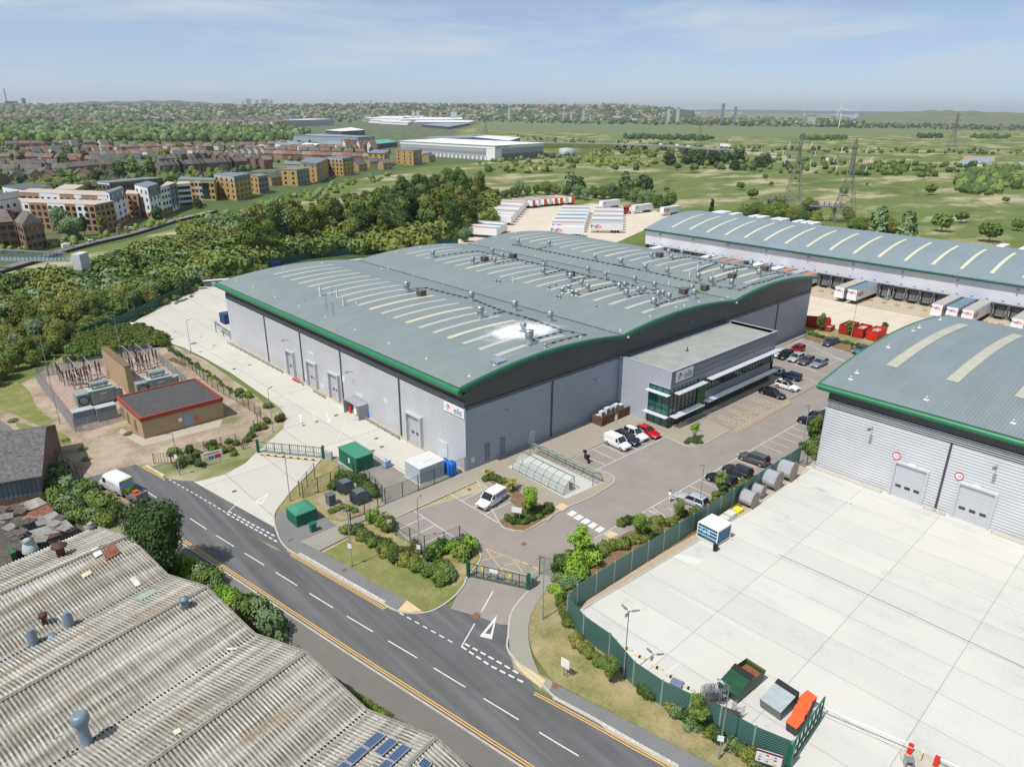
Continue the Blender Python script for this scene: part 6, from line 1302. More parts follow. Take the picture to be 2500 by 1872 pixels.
b=MB();b.box(-.8,-.4,.6,.2,.3,1.0);b.box(-.2,-.3,1.0,.3,.2,1.35);b.bar((.3,0,1.2),(1.0,0,.9),.14);b.build('machine',M('machine_orange',(.6,.12,.02),.5),tra)
for s in(-1,1):w_=bpy.data.objects.new('wheel',CARS['tyre']);COL.objects.link(w_);w_.parent=tra;w_.location=(-.2,s*.9,.3);w_.scale=(.85,1,.85)
mb_=empty('motorcycle',(*W('g',475,960,.4),.0),R(-120),'black touring motorcycle with top box parked in an empty bay','motorcycle')
for x_ in(.75,-.75):w_=bpy.data.objects.new('wheel',CARS['tyre']);COL.objects.link(w_);w_.parent=mb_;w_.location=(x_,0,.32);w_.scale=(1,.6,1)
b=MB();b.box(-.45,-.14,.4,.45,.14,.75);b.tube([(.1,0,.9),(.45,0,.95)],.2,8);b.bar((.75,0,.35),(.5,0,1.1),.08);b.bar((.5,-.35,1.12),(.5,.35,1.12),.05);b.box(.45,-.25,.8,.7,.25,1.25);b.build('body',BLACK,mb_)
MB().box(-.75,-.15,.78,.05,.15,.9).build('seat',PLASTIC,mb_);MB().box(-1.15,-.24,.95,-.72,.24,1.3).build('top_box',BLACK,mb_)
def person(x,y,rz):
 me=bpy.data.meshes.new('person');bm=bmesh.new();sk=bm.verts.layers.skin.verify()
 J=dict(p=(0,0,.95,.15),ch=(0,0,1.25,.16),n=(0,0,1.5,.06),h=(.02,0,1.66,.1),ls=(0,.17,1.4,.07),rs=(0,-.17,1.4,.07),le=(.08,.25,1.14,.05),re=(.06,-.26,1.14,.05),lh=(.26,.12,1.18,.035),rh=(.25,-.14,1.2,.035),lk=(.1,.1,.5,.075),rk=(-.04,-.1,.5,.075),la=(.06,.1,.08,.05),ra=(-.2,-.1,.1,.05),lf=(.2,.1,.04,.04),rf=(-.07,-.1,.04,.04),lp=(0,.1,.88,.1),rp=(0,-.1,.88,.1))
 V={k:bm.verts.new(v[:3])for k,v in J.items()}
 for k,v in J.items():V[k][sk].radius=(v[3],v[3])
 V['p'][sk].use_root=True
 for a,b_ in(('p','ch'),('ch','n'),('n','h'),('ch','ls'),('ch','rs'),('ls','le'),('le','lh'),('rs','re'),('re','rh'),('p','lp'),('p','rp'),('lp','lk'),('lk','la'),('la','lf'),('rp','rk'),('rk','ra'),('ra','rf')):bm.edges.new((V[a],V[b_]))
 bm.to_mesh(me);bm.free();me.materials.append(M('white_overall',(.72,.74,.78),.8))
 o=bpy.data.objects.new('person',me);COL.objects.link(o);o.modifiers.new('s','SKIN').use_smooth_shade=True;m=o.modifiers.new('u','SUBSURF');m.levels=m.render_levels=1
 o.location=(x,y,.01);o.rotation_euler=(0,0,rz)
 hb=MB();hb.lathe((.02,0,1.63),[(.115,0),(.12,.06),(.1,.13),(.04,.17),(.0,.175)],10);hb.build('hair',M('dark_hair',(.03,.02,.015),.8),o)
 fb=MB();fb.lathe((.05,0,1.57),[(.03,0),(.075,.03),(.085,.08),(.07,.11)],8);fb.build('face',M('skin',(.3,.17,.11),.6),o)
 return o
pp=person(*W('k',1575,515),R(170));tag(pp,'person in white overalls walking at the edge of the parking bays','person')
pq=person(*W('h',494,285),R(60));pq.data=pq.data.copy();pq.data.materials[0]=M('dark_green_clothes',(.01,.05,.03),.8);tag(pq,'person in dark green clothing walking on the far car park','person')
TW=M('trailer_white',(.74,.75,.76),.45,var=.03);TT=M('trailer_terracotta',(.42,.2,.13),.7,var=.08);TG=M('trailer_grey_roof',(.4,.38,.35),.7,var=.08);TB=M('trailer_blue_roof',(.13,.22,.28),.6,var=.08);TO=M('trailer_orange',(.75,.13,.03),.45)
FP=M('letter_purple',(.06,.03,.22),.5);FO=M('letter_orange',(.8,.13,.02),.5)
fed={}
def fedtext(size,m):
 a=textmesh('Fed',size,.003,size*.03,'RIGHT');b=textmesh('Ex',size,.003,size*.03,'LEFT');
 o=MB();o.merge(a.xf(m));o2=b.xf(m);k=len(o.v);n=len(o.f);o.merge(o2);o.mi=[0]*n+[1]*(len(o.f)-n);return o
def trailer_mesh():
 L,Wd,z0,z1=13.6,2.55,1.15,4.1;d={}
 d['box']=MB().box(-L/2,-Wd/2,z0,L/2,Wd/2,z1-.03)
 d['chassis']=MB().box(-L/2+.2,-.5,.85,L/2-.3,.5,z0).box(L/2-3.2,-.9,.02,L/2-3.0,-.7,z0).box(L/2-3.2,.7,.02,L/2-3.0,.9,z0).box(-L/2,-1.2,.5,-L/2+.15,1.2,.7).box(-3,-1.2,.55,3,-1.15,1.1)
 b=MB();
 for x_ in(-L/2+1.8,-L/2+3.1,-L/2+4.4):
  for s in(-1,1):b.tube([(x_,s*.9,.5),(x_,s*1.22,.5)],.5,12)
 d['wheel']=MB().tube([(0,-.18,0),(0,.18,0)],.5,12);d['roof']=MB().box(-L/2+.03,-Wd/2+.03,z1-.03,L/2-.03,Wd/2-.03,z1+.02);d['rear_door']=MB().box(-L/2-.05,-Wd/2+.02,z0,-L/2,Wd/2-.02,z1-.03)
 return d
td=trailer_mesh();TM={'box':td['box'].mesh('box',TW),'chassis':td['chassis'].mesh('chassis',PLASTIC),'wheel':td['wheel'].mesh('wheel',TYRE)}
for n_,m_ in(('w',TW),('t',TT),('g',TG),('b',TB)):b=MB();b.merge(td['roof']);TM['roof'+n_]=b.mesh('roof',m_)
for n_,m_ in(('w',TW),('o',TO)):b=MB();b.merge(td['rear_door']);TM['door'+n_]=b.mesh('rear_door',m_)
TM['side_l']=fedtext(1.9,face_m((4.0,1.285,2.65),(-1,0,0))).mesh('lettering',[FP,FO]);TM['side_r']=fedtext(1.9,face_m((-3.6,-1.285,2.65),(1,0,0))).mesh('lettering',[FP,FO]);TM['front']=fedtext(.95,face_m((6.81,0,3.2),(0,1,0))).mesh('lettering',[FP,FO])
bL=MB();
for k in range(3):bL.add([(4.6+.4*k,1.29,3.2-.25*abs(k-1)),(4.9+.4*k,1.29,3.2-.25*abs(k-1)),(4.75+.4*k,1.29,2.2)],[(0,1,2),(2,1,0)])
bL.box(4.2,1.28,2.9,5.9,1.3,3.15);TM['red_logo']=bL.mesh('logo',M('logo_dark_red',(.45,.02,.05),.5))
b=MB();n_=len(TM['red_logo'].vertices);b.add([(v.co.x-9.5,-v.co.y,v.co.z)for v in TM['red_logo'].vertices],[tuple(p.vertices)for p in TM['red_logo'].polygons]);TM['red_logo_r']=b.mesh('logo',MATS['logo_dark_red'])
def trailer(x,y,rz,roof='w',door='w',side=None,front=False,label='',group=None,z=0):
 t=empty('lorry_trailer',(x,y,z),rz,label,'trailer',group)
 for x_ in(-5.0,-3.7,-2.4):
  for s in(-1,1):o=bpy.data.objects.new('wheel',TM['wheel']);COL.objects.link(o);o.parent=t;o.location=(x_,s*1.05,.5)
 for k in('box','chassis','roof'+roof,'door'+door)+((side,)if side else())+(('front',)if front else()):
  o=bpy.data.objects.new(TM[k].name.split('.')[0],TM[k]);COL.objects.link(o);o.parent=t
 return t
def lerp(a,b,t):return(a[0]+(b[0]-a[0])*t,a[1]+(b[1]-a[1])*t)
def row(A,B,n,rz,roofs,doors,sides,label,group,flip=False,skip=()):
 for i in range(n):
  if i in skip:continue
  x,y=lerp(A,B,i/max(1,n-1));trailer(x,y,rz,roofs[i%len(roofs)],doors[i%len(doors)],sides.get(i),False,sides.get(('l',i),label),None if('l',i)in sides else group)
def mid2(c,a,b):p,q=W(c,*a),W(c,*b);return((p[0]+q[0])/2,(p[1]+q[1])/2),math.atan2(q[1]-p[1],q[0]-p[0])
mA,aA=mid2('s',(218,328),(498,347));off=1.27
e1_=W('s',500,347);e2_=W('s',636,192);sh_=(e2_[0]-e1_[0],e2_[1]-e1_[1])
pA=(mA[0]-math.sin(aA)*off,mA[1]+math.cos(aA)*off)
row(pA,(pA[0]+sh_[0],pA[1]+sh_[1]),8,aA+math.pi,'wwtwtwtt','w',{0:'side_l',('l',0):'white trailer with big orange and purple lettering, nearest of the left slanting row',1:'side_l'},'white trailer in the slanting row left of the trailer park','trailers of the left slanting row')
e1_=W('s',432,414);e2_=W('s',352,470);dv=(math.cos(aA),math.sin(aA))
for i in range(5):
 x,y=lerp(e1_,e2_,i/4);trailer(x-dv[0]*6.8-math.sin(aA)*1.3,y-dv[1]*6.8+math.cos(aA)*1.3,aA+math.pi,'gwbwt'[i],'w',None,False,'white trailer in the bottom left cluster just above the warehouse roof','trailers of the bottom left cluster')
C_=[(699,186,'t','o'),(752,181,'b','w'),(806,173,'t','o'),(852,168,'b','w'),(905,165,'t','o'),(955,162,'t','o'),(1006,158,'g','w'),(1063,153,'t','o')]
dc_=Vector(W('s',557,172))-Vector(W('s',690,186));dc_.normalize()
for i,(u,v,r_,d_)in enumerate(C_):
 x,y=W('s',u,v);dd=Vector((dc_.x,dc_.y));dd.rotate(Matrix.Rotation(-.03*i,2));a_=math.atan2(dd.y,dd.x);trailer(x+dd.x*6.8,y+dd.y*6.8,a_,r_,d_,None,False,'trailer with orange doors in the top arc of the trailer park' if d_=='o' else 'trailer with white doors in the top arc of the trailer park','orange-door trailers of the top arc' if d_=='o' else 'white-door trailers of the top arc')
aD=math.atan2(*(Vector(W('s',1150,412))-Vector(W('s',850,425))).yx);aE=math.atan2(*(Vector(W('s',1520,412))-Vector(W('s',1218,408))).yx)
def stack(uA,uB,n,a_,roofs,doors,spec,label,group):
 A0,B0=W('s',*uA),W('s',*uB)
 for i in range(n):
  x,y=lerp(A0,B0,i/(n-1));trailer(x-math.cos(a_)*6.8-math.sin(a_)*1.3,y-math.sin(a_)*6.8+math.cos(a_)*1.3,a_+math.pi,roofs[i%len(roofs)],doors[i%len(doors)],spec.get(i),False,spec.get(('l',i),label),None if('l',i)in spec else group)
stack((1165,412),(1222,238),11,aE,'twbwbwgwbwt','w',{0:'side_l',('l',0):'terracotta-roofed lettered trailer, nearest of the middle stack'},'white trailer packed side by side in the middle stack','trailers of the middle stack')
trailer(*[W('s',1000,440)[0]-1.0,W('s',1000,440)[1]-1.5],aE+math.pi,'w','w','side_l',False,'white trailer in front of the middle stack, cut by the warehouse roof')
stack((1525,418),(1530,262),8,aE,'gbwtwtwb','w',{0:'side_l',('l',0):'grey-roofed lettered trailer, nearest of the right stack'},'trailer packed side by side in the right stack','trailers of the right stack')
for a,b_,sd,rf_,lab in(((1322,197),(1512,175),'red_logo','w','white trailer with dark red emblem standing alone at the top of the trailer park'),((1622,240),(1815,216),'red_logo','w','white trailer with dark red emblem behind the red lorry'),((1887,262),(2080,236),'side_l','w','lone lettered trailer beside the end of the depot roof')):
 m_,a_=mid2('s',a,b_);trailer(m_[0]-math.sin(a_)*1.2,m_[1]+math.cos(a_)*1.2,a_+math.pi,rf_,'w',sd,False,lab)
m_,a_=mid2('s',(1622,240),(1815,216));LR=paint('lorry_red',(.45,.01,.015))
x,y=W('s',1572,240);lr=empty('lorry_cab',(x-math.sin(a_)*1.2,y+math.cos(a_)*1.2,0),a_+math.pi,'red lorry tractor unit coupled to the white trailer','lorry')
b=MB();b.box(-1.0,-1.2,.9,.9,1.2,3.6);b.box(.9,-1.15,.6,2.6,1.15,1.9);b.build('cab',LR,lr);MB().box(.88,-1.05,2.1,.95,1.05,3.0).box(-.2,-1.22,2.0,.8,1.22,2.8).build('windows',CGL,lr);MB().box(-3.0,-.5,.7,-1.0,.5,1.0).build('chassis',PLASTIC,lr)
for x_ in(1.8,-2.2):
 for s in(-1,1):MB().tube([(x_,s*.85,.5),(x_,s*1.2,.5)],.5,12).build('wheel',TYRE,lr)
for u,v,r_,lab in((398,525,'g','grey-roofed trailer left of the pair on the loading docks'),(518,553,'b','blue-roofed trailer right of the pair on the loading docks'),(1375,682,'g','grey-roofed trailer left of the three on the docks'),(1520,695,'b','blue-roofed trailer in the middle of the three on the docks'),(1678,715,'g','grey-roofed trailer right of the three on the docks'),(2165,815,'g','grey-roofed trailer at the right edge of the photo on the docks')):
 x,y=W('u',u,v,1.15);yb=min([q-1.62 for q in bay_y],key=lambda q:abs(q-y));trailer(DX-.6-6.8,yb,math.pi,r_,'w','side_l',True,lab)
for k,yb in enumerate([q-1.62 for q in bay_y[0:18]]):
 if k in(1,7,8,9,10,12,13,14,15,16,17)[0:11]:trailer(DX-.6-6.8,yb,math.pi,'wwtwtgtwgtt'[k%11],'w','side_l',True,'trailer docked behind the warehouse roof, only its top showing','docked trailers behind the roof')
SKR=M('skip_red',(.42,.02,.015),.6,var=.2,scale=1.2);SKO=M('skip_orange_red',(.62,.03,.012),.55,var=.15);RUBB=M('rubbish',(.4,.34,.28),.9,var=.6,scale=3);SKB=M('skip_brown',(.3,.07,.03),.8,var=.4)
def skip(loc,rz,L,Wd,H_,mat,label,group=None,fill=RUBB):
 s=empty('skip',loc,rz,label,'skip',group);b=MB();t=.08
 b.box(-L/2,-Wd/2,.15,L/2,-Wd/2+t,H_);b.box(-L/2,Wd/2-t,.15,L/2,Wd/2,H_);b.box(-L/2,-Wd/2+t,.15,-L/2+t,Wd/2-t,H_);b.box(L/2-t,-Wd/2+t,.15,L/2,Wd/2-t,H_);b.box(-L/2+t,-Wd/2+t,.15,L/2-t,Wd/2-t,.25)
 n=int(L/.8)
 for k in range(n+1):x_=-L/2+L*k/n;b.box(x_-.05,-Wd/2-.07,.15,x_+.05,-Wd/2,H_);b.box(x_-.05,Wd/2,.15,x_+.05,Wd/2+.07,H_)
 for z in(.6,1.1,H_-.1):
  if z<H_:b.box(-L/2-.06,-Wd/2,z,-L/2,Wd/2,z+.08);b.box(L/2,-Wd/2,z,L/2+.06,Wd/2,z+.08)
 b.build('container',mat,s)
 r2=random.Random(int(L*100));q=MB();g_=[[(-L/2+.1+(L-.2)*i/6,-Wd/2+.1+(Wd-.2)*j/5,H_*.72+r2.uniform(-.25,.2))for j in range(6)]for i in range(7)];q.grid(g_,0,False);q.build('rubbish',fill,s);return s
for u,v,L,mt_,lab,al in((185,760,5.5,SKR,'large dark red skip furthest left, partly behind a young tree',3.0),(490,815,5.0,SKR,'dark red skip, left of the three standing together',0),(618,845,5.0,SKR,'dark red skip, middle of the three standing together',0),(757,870,5.0,SKO,'bright red skip with yellow corner marks, right of the three',0)):
 x,y=W('u',u,v,.9);skip((x,y,0),0 if al==0 else R(-60),L,2.4,2.3,mt_,lab)
x,y=W('u',292,808,.5);skip((x,y,0),R(5),2.8,1.9,1.1,SKB,'small open rusty skip between the big red ones')
LOU=NT('green_louvre');_p=LOU.coord('pos');_z=LOU.sep(_p)[2];_f=LOU.math('FRACT',LOU.math('DIVIDE',_z,.24));_k=LOU.step(_f,.12,.2)
LOU.bump(_f,.6,.05);LOU=LOU.fin(LOU.mix(_k,(.35,.42,.4),ramp(LOU.nt,[(0,(.012,.075,.065)),(1,(.02,.15,.125))],_f)),.45,.1)
FPG=M('pale_fence_post',(.3,.38,.38),.5,.3)
fl=WP('k',[(905,1270)]);fence_pts=[(38.3,-31.1),(10.7,-31.1),(-10.34,-30.9),(-12.4,-31.5),(-13.4,-34.6),(-13.5,-38.0),(-14.7,-41.8),(-14.7,-44.9),(-13.6,-50.0),(-13.2,-52.9),(-12.4,-55.6)]
lf=empty('louvred_fence',(*fence_pts[0],0),0,'tall dark green louvred fence with pale posts around the right-hand concrete yard','fence')
L_t=plen(fence_pts);ox,oy=fence_pts[0];segs=[]
for a,b_ in zip(fence_pts,fence_pts[1:]):
 n=max(1,round(math.dist(a,b_)/3.05));segs+=[lerp(a,b_,k/n)for k in range(n)]
segs.append(fence_pts[-1])
for a,b_ in zip(segs,segs[1:]):
 d_=Vector((b_[0]-a[0],b_[1]-a[1])).normalized()*.05;q=MB();n_=Vector((-d_.y,d_.x));z0_=0
 q.prism([(a[0]-ox+n_.x,a[1]-oy+n_.y),(b_[0]-ox+n_.x,b_[1]-oy+n_.y),(b_[0]-ox-n_.x,b_[1]-oy-n_.y),(a[0]-ox-n_.x,a[1]-oy-n_.y)],.1,2.75);q.build('louvre_panel',LOU,lf)
for a in segs:MB().box(a[0]-ox-.07,a[1]-oy-.07,0,a[0]-ox+.07,a[1]-oy+.07,2.9).build('post',FPG,lf)
wire_fence('mesh_fence',[(38.3,-31.2),(39.2,-33.2)],2.4,1.2,'short green mesh side gate between louvred fence and second warehouse',GPOST,GMESH)
ga,gb=W('l',1690,1545),W('l',1925,1190);yg=empty('sliding_gate',(*ga,0),0,'green steel sliding gate with panels at the bottom right of the green fence','gate')
bx_,by_=gb[0]-ga[0],gb[1]-ga[1];b=MB()
for z in(.25,1.2,2.4):b.bar((0,0,z),(bx_,by_,z),.12)
for k in range(9):b.bar((bx_*k/8,by_*k/8,.2),(bx_*k/8,by_*k/8,2.45),.1)
b.build('frame',M('gate_green',(.01,.12,.09),.4),yg);b=MB();b.add([(0,0,.3),(bx_,by_,.3),(bx_,by_,2.4),(0,0,2.4)],[(0,1,2,3)]);b.build('mesh_panel',GMESH,yg);MB().box(-.2,-.2,0,.2,.2,2.6).build('post',MATS['gate_green'],yg)
sb_a,sb_b=W('l',1455,1500,.6),W('l',1640,1560,.6)
b=MB();dxs,dys=sb_b[0]-sb_a[0],sb_b[1]-sb_a[1];b.bar((0,0,1.55),(dxs,dys,1.55),.04,1.25);sgn=b.build('board',M('board_white',(.72,.7,.74),.5));sg=empty('site_safety_sign',(sb_a[0]-.12,sb_a[1]-.02,0),0,'white site safety board with dark red header on the green fence','sign');sgn.parent=sg
b=MB();b.bar((-.03,0,2.08),(dxs-.03,dys,2.08),.05,.16);b.build('header',M('maroon',(.18,.01,.04),.5),sg)
b=MB()
for i in range(3):
 for j in range(3):t_=(.15+.3*i);b.obox((dxs*t_-.04,dys*t_,1.2+.3*j),(.03,.1,.05),math.atan2(dys,dxs)+math.pi/2,(i+j)%3)
b.build('pictograms',[RED,M('sign_blue',(.05,.25,.6),.5),M('sign_yellow',(.75,.6,.05),.5)],sg)
DRW=M('drum_wood',(.3,.26,.23),.9,var=.3,scale=3);CBL=NT('wound_cable');_w=CBL.math('SINE',CBL.math('MULTIPLY',CBL.sep(CBL.coord('obj'))[1],90));CBL.bump(_w,.6,.05);CBL=CBL.fin(CBL.mix(CBL.step(_w,-1,1),(.42,.43,.45),(.78,.8,.82)),.35,.3)
def drum(c,u,v,r_,w_,lab,rz=0):
 x,y=W(c,u,v);d=empty('cable_drum',(x,y,r_),rz,lab,'cable drum')
 for s in(-1,1):b=MB();b.tube([(0,s*w_/2,0),(0,s*(w_/2+.07),0)],r_,24);b.build('flange',DRW,d)
 b=MB();b.tube([(0,-w_/2,0),(0,w_/2,0)],r_*.86,24);b.build('cable',CBL,d)
 b=MB();b.box(-r_*.5,-w_/2-.1,-r_-.0,-r_*.4,w_/2+.1,-r_+.12);b.box(r_*.4,-w_/2-.1,-r_,r_*.5,w_/2+.1,-r_+.12);b.build('chock',WOODD,d)
drum('g',1738,1085,1.45,2.0,'largest cable drum furthest right behind the green fence',R(4));drum('g',1645,1145,1.4,1.9,'second large cable drum with pale wound cable',R(2));drum('g',1563,1200,.95,1.3,'smallest cable drum, third from the right',R(5));drum('g',1500,1258,1.15,1.7,'cable drum at the left end of the row',R(2))
for u,v,s,mt_,lab in((2065,590,.5,M('bright_yellow',(.8,.68,.02),.5),'bright yellow box on the concrete beside the cable drum'),):
 x,y=W('k',u,v);o=MB().prism([(-.6,-.5),(.6,-.5),(.6,.5),(-.6,.5)],0,.55).build('yellow_box',mt_,None,(x,y,0));tag(o,lab,'box')
for u,v,h_ in((2015,625,.75),(1965,655,.6)):
 x,y=W('k',u,v);b=MB();r2=random.Random(u)
 for k in range(5):b.obox((r2.uniform(-.08,.08),r2.uniform(-.08,.08),0),(.7,.55,.1),r2.uniform(-.06,.06),0,z0=h_*k/5,z1=h_*(k+.85)/5)
 tag(b.build('sheet_stack',M('white_wrap',(.62,.6,.58),.7,var=.15,scale=3),None,(x,y,0)),'low stack of white wrapped sheets by the green fence behind the blue unit' if h_>.7 else 'smaller stack of white sheets touching the blue unit','stack')
gu=empty('plant_container',(11.75,-33.45,0),R(-2),'blue equipment cabin with white frame and roof and pale blue Gd lettering','container')
TEALD=M('petrol_blue',(.01,.1,.2),.4,var=.06);b=MB();b.box(-1.35,-1.35,.25,1.35,1.35,2.1);b.build('body',TEALD,gu)
b=MB();b.box(-1.42,-1.42,2.1,1.42,1.42,2.22)
for sx in(-1,1):
 for sy in(-1,1):b.box(sx*1.4-.05,sy*1.4-.05,0.1,sx*1.4+.05,sy*1.4+.05,2.1)
for z in(.2,.75,1.25,1.68):b.box(-1.44,-1.4,z,-1.38,1.4,z+.06)
b.box(-1.4,-1.44,.2,1.4,-1.38,.3);b.box(-1.4,-1.44,2.0,1.4,-1.38,2.1);b.build('frame',WHT,gu)
b=MB();b.box(-1.45,-1.9,.05,-1.3,1.5,.2);b.box(1.3,-1.9,.05,1.45,1.5,.2);b.build('skid',M('pale_yellow_steel',(.6,.58,.35),.5),gu)
CYN=M('cyan_letter',(.25,.75,.85),.5);T=textmesh(':Gd',1.0,.003,.015,'CENTER');T.xf(face_m((-1.46,.35,1.45),(0,-1,0))).build('lettering',CYN,gu)
T=textmesh('TEMPORARY',.24,.003,.0,'CENTER');T.xf(face_m((-1.455,.25,.98),(0,-1,0))).build('lettering',M('mid_blue_letter',(.03,.35,.5),.5),gu)
T=textmesh('SOLUTIONS',.24,.003,.0,'CENTER');T.xf(face_m((-1.455,.25,.55),(0,-1,0))).build('lettering',MATS['mid_blue_letter'],gu)
x,y=W('k',1905,865);tag(MB().lathe((0,0,0),[(.28,0),(.3,.75),(.33,.78),(.3,.8)],12).build('barrel',BLACK,None,(x,y,0)),'black plastic barrel beside the blue equipment cabin','barrel')
gs=empty('open_skip',(-7.6,-48.55,0),R(-3),'green front-loading skip with rusty open half and black lid','skip')
GSK=M('skip_green',(.012,.07,.03),.5,var=.3);b=MB();b.add([(-2.0,-.95,.3),(-2.0,.95,.3),(2.0,.95,.2),(2.0,-.95,.2),(-2.35,-1.0,1.2),(-2.35,1.0,1.2),(2.3,1.0,1.35),(2.3,-1.0,1.35),(.2,1.0,1.6),(.2,-1.0,1.6),(-.2,1.0,1.75),(-.2,-1.0,1.75)],[(0,1,2,3),(0,4,5,1),(3,2,6,7),(1,5,10,8,6,2),(0,3,7,9,11,4),(4,11,10,5)]);b.build('body',GSK,gs)
b=MB();b.add([(.25,-.92,.9),(.25,.92,.9),(2.2,.92,.8),(2.2,-.92,.8)],[(0,1,2,3)]);b.add([(2.28,-.98,1.34),(2.28,.98,1.34),(2.15,.92,.5),(2.15,-.92,.5)],[(0,1,2,3)]);b.build('inside',M('rust_inside',(.26,.1,.04),.9,var=.3),gs)
b=MB();b.add([(-.35,-1.02,1.74),(-.35,1.02,1.74),(.3,1.02,1.92),(.3,-1.02,1.92)],[(0,1,2,3)]);b.add([(.3,-1.02,1.92),(.3,1.02,1.92),(.35,1.02,1.6),(.35,-1.02,1.6)],[(0,1,2,3)]);b.build('lid',BLACK,gs)
gw=empty('waste_container',(-7.2,-52.0,0),R(-4),'grey steel waste container with sloping pale lid and black end','container')
b=MB();b.add([(-1.2,-1,0),(1.2,-1,0),(1.2,1,0),(-1.2,1,0),(-1.5,-1,1.1),(1.1,-1,1.55),(1.1,1,1.55),(-1.5,1,1.1)],[(3,2,1,0),(0,1,5,4),(1,2,6,5),(2,3,7,6),(3,0,4,7)]);b.build('body',M('bin_grey',(.15,.18,.19),.5),gw)
b=MB();b.add([(-1.52,-1.02,1.12),(.75,-1.02,1.52),(.75,1.02,1.52),(-1.52,1.02,1.12)],[(0,1,2,3)]);b.build('lid',M('bin_lid_grey',(.35,.4,.4),.5),gw)
b=MB();b.add([(.75,-1.05,1.53),(1.3,-1.05,1.7),(1.3,1.05,1.7),(.75,1.05,1.53)],[(0,1,2,3)]);b.box(.95,-1.05,1.0,1.3,1.05,1.55);b.build('rear_lid',BLACK,gw)
OB=M('bin_orange',(.75,.12,.03),.45,var=.05);BG=M('bin_charcoal',(.05,.052,.06),.6)
for u,v,a_,lab in((1838,1038,-8,'orange-lidded bin furthest from the road'),(1805,1098,8,'orange-lidded bin second furthest from the road'),(1774,1146,10,'orange-lidded bin second from the road'),(1746,1203,-3,'orange-lidded bin nearest the road')):
 x,y=W('l',u,v,1.15);w_=empty('wheelie_bin',(x,y,0),R(a_),lab,'bin');w_.scale=(1.0,.72,1);b=MB()
 b.add([(-.5,-.6,.15),(.45,-.6,.15),(.45,.6,.15),(-.5,.6,.15),(-.62,-.68,1.05),(.55,-.68,1.2),(.55,.68,1.2),(-.62,.68,1.05)],[(3,2,1,0),(0,1,5,4),(1,2,6,5),(2,3,7,6),(3,0,4,7),(4,5,6,7)]);b.build('body',BG,w_)
 b=MB();b.add([(-.7,-.7,1.05),(.58,-.7,1.24),(.58,.7,1.24),(-.7,.7,1.05),(-.7,-.7,1.12),(.58,-.7,1.32),(.58,.7,1.32),(-.7,.7,1.12)],[(4,5,6,7),(0,1,5,4),(1,2,6,5),(2,3,7,6),(3,0,4,7)]);b.build('lid',OB,w_)
 for sx in(-.4,.4):
  for sy in(-.5,.5):MB().tube([(sx,sy-.04,.08),(sx,sy+.04,.08)],.08,8).build('wheel',BLACK,w_)
def cage(x,y,rz,h_=1.5,lab='',grp=None):
 b=MB()
 for sx in(-.4,.4):
  for k in range(5):b.bar((sx,-.35+.175*k,.15),(sx,-.35+.175*k,h_),.025)
  for z in(.2,.8,h_):b.bar((sx,-.35,z),(sx,.35,z),.03)
 for k in range(5):b.bar((-.4+.2*k,.35,.15),(-.4+.2*k,.35,h_),.025)
 for z in(.2,.8,h_):b.bar((-.4,.35,z),(.4,.35,z),.03)
 b.box(-.4,-.35,.12,.4,.35,.16);return tag(b.build('roll_cage',STEEL,None,(x,y,0),rz),lab,'roll cage',grp)
x,y=W('l',1325,1170);cage(x,y,R(80),1.3,'single steel roll cage standing apart between the skips')
for k in range(9):x,y=W('l',1085+k*14,1075-k*1+(k%2)*6);cage(x+.3,y,R(70+k*6),1.5,'nested steel roll cage in the tangled row at the fence','nested roll cages at the fence')
for k,(u,v)in enumerate(((420,617),(532,690),(625,750),(750,828),(848,893),(975,975))):
 x,y=W('l',u,v);b=MB();b.tube([(-.55,0,.1),(.55,0,.1)],.11,6,0);b.box(-.1,-.12,.0,.1,.12,.2,1);tag(b.build('wheel_stop',[M('cream_rubber',(.6,.52,.3),.7),BLACK],None,(x,y,0),R(-75)),'yellow and black wheel stop bar on the concrete by the green fence','wheel stop','wheel stops along the fence')
x,y=W('l',890,948);tag(MB().box(-.55,-.45,0,.55,.45,.3).build('low_cabinet',M('slate_blue_lid',(.16,.2,.28),.5),None,(x,y,0),R(-75)),'low blue-grey lidded box between the wheel stops','box')
x,y=W('l',1225,1175);tag(MB().box(-1.3,-.25,0,1.3,.25,.9).build('trough',M('brown_trough',(.06,.045,.04),.8),None,(x,y,0),R(-70)),'long dark brown trough against the inside of the fence','trough')
ga,gb_=W('m',850,1035,1.0),W('m',1420,1275,1.0)
bm_=empty('road_barrier',(*W('m',1435,1355),0),0,'red and white automatic barrier with long white skirted arm','barrier');ox,oy=bm_.location.x,bm_.location.y
MB().box(-.18,-.18,0,.18,.18,1.05).build('cabinet',SKO,bm_);MB().box(-.19,-.19,.86,.19,.19,.92).build('band',WHT,bm_)
b=MB();b.bar((ga[0]-ox,ga[1]-oy,.95),(gb_[0]-ox,gb_[1]-oy,.95),.07,.09)
for k in range(34):t_=k/34;x_,y_=lerp(ga,gb_,t_);b.bar((x_-ox,y_-oy,.2),(x_-ox,y_-oy,.92),.02)
b.bar((ga[0]-ox,ga[1]-oy,.2),(gb_[0]-ox,gb_[1]-oy,.2),.03);b.build('arm',WHT,bm_);MB().bar((ga[0]-ox,ga[1]-oy,0),(ga[0]-ox,ga[1]-oy,1.1),.1).build('rest_post',PLASTIC,bm_)
x,y=W('m',1612,1440);b2_=empty('road_barrier',(x,y,0),0,'second red barrier cabinet at the bottom right edge of the photo','barrier');MB().box(-.18,-.18,0,.18,.18,1.05).build('cabinet',SKO,b2_);q_=W('m',2250,1640,1.0);MB().bar((0,0,.95),(q_[0]-x,q_[1]-y,.95),.07,.09).build('arm',WHT,b2_)
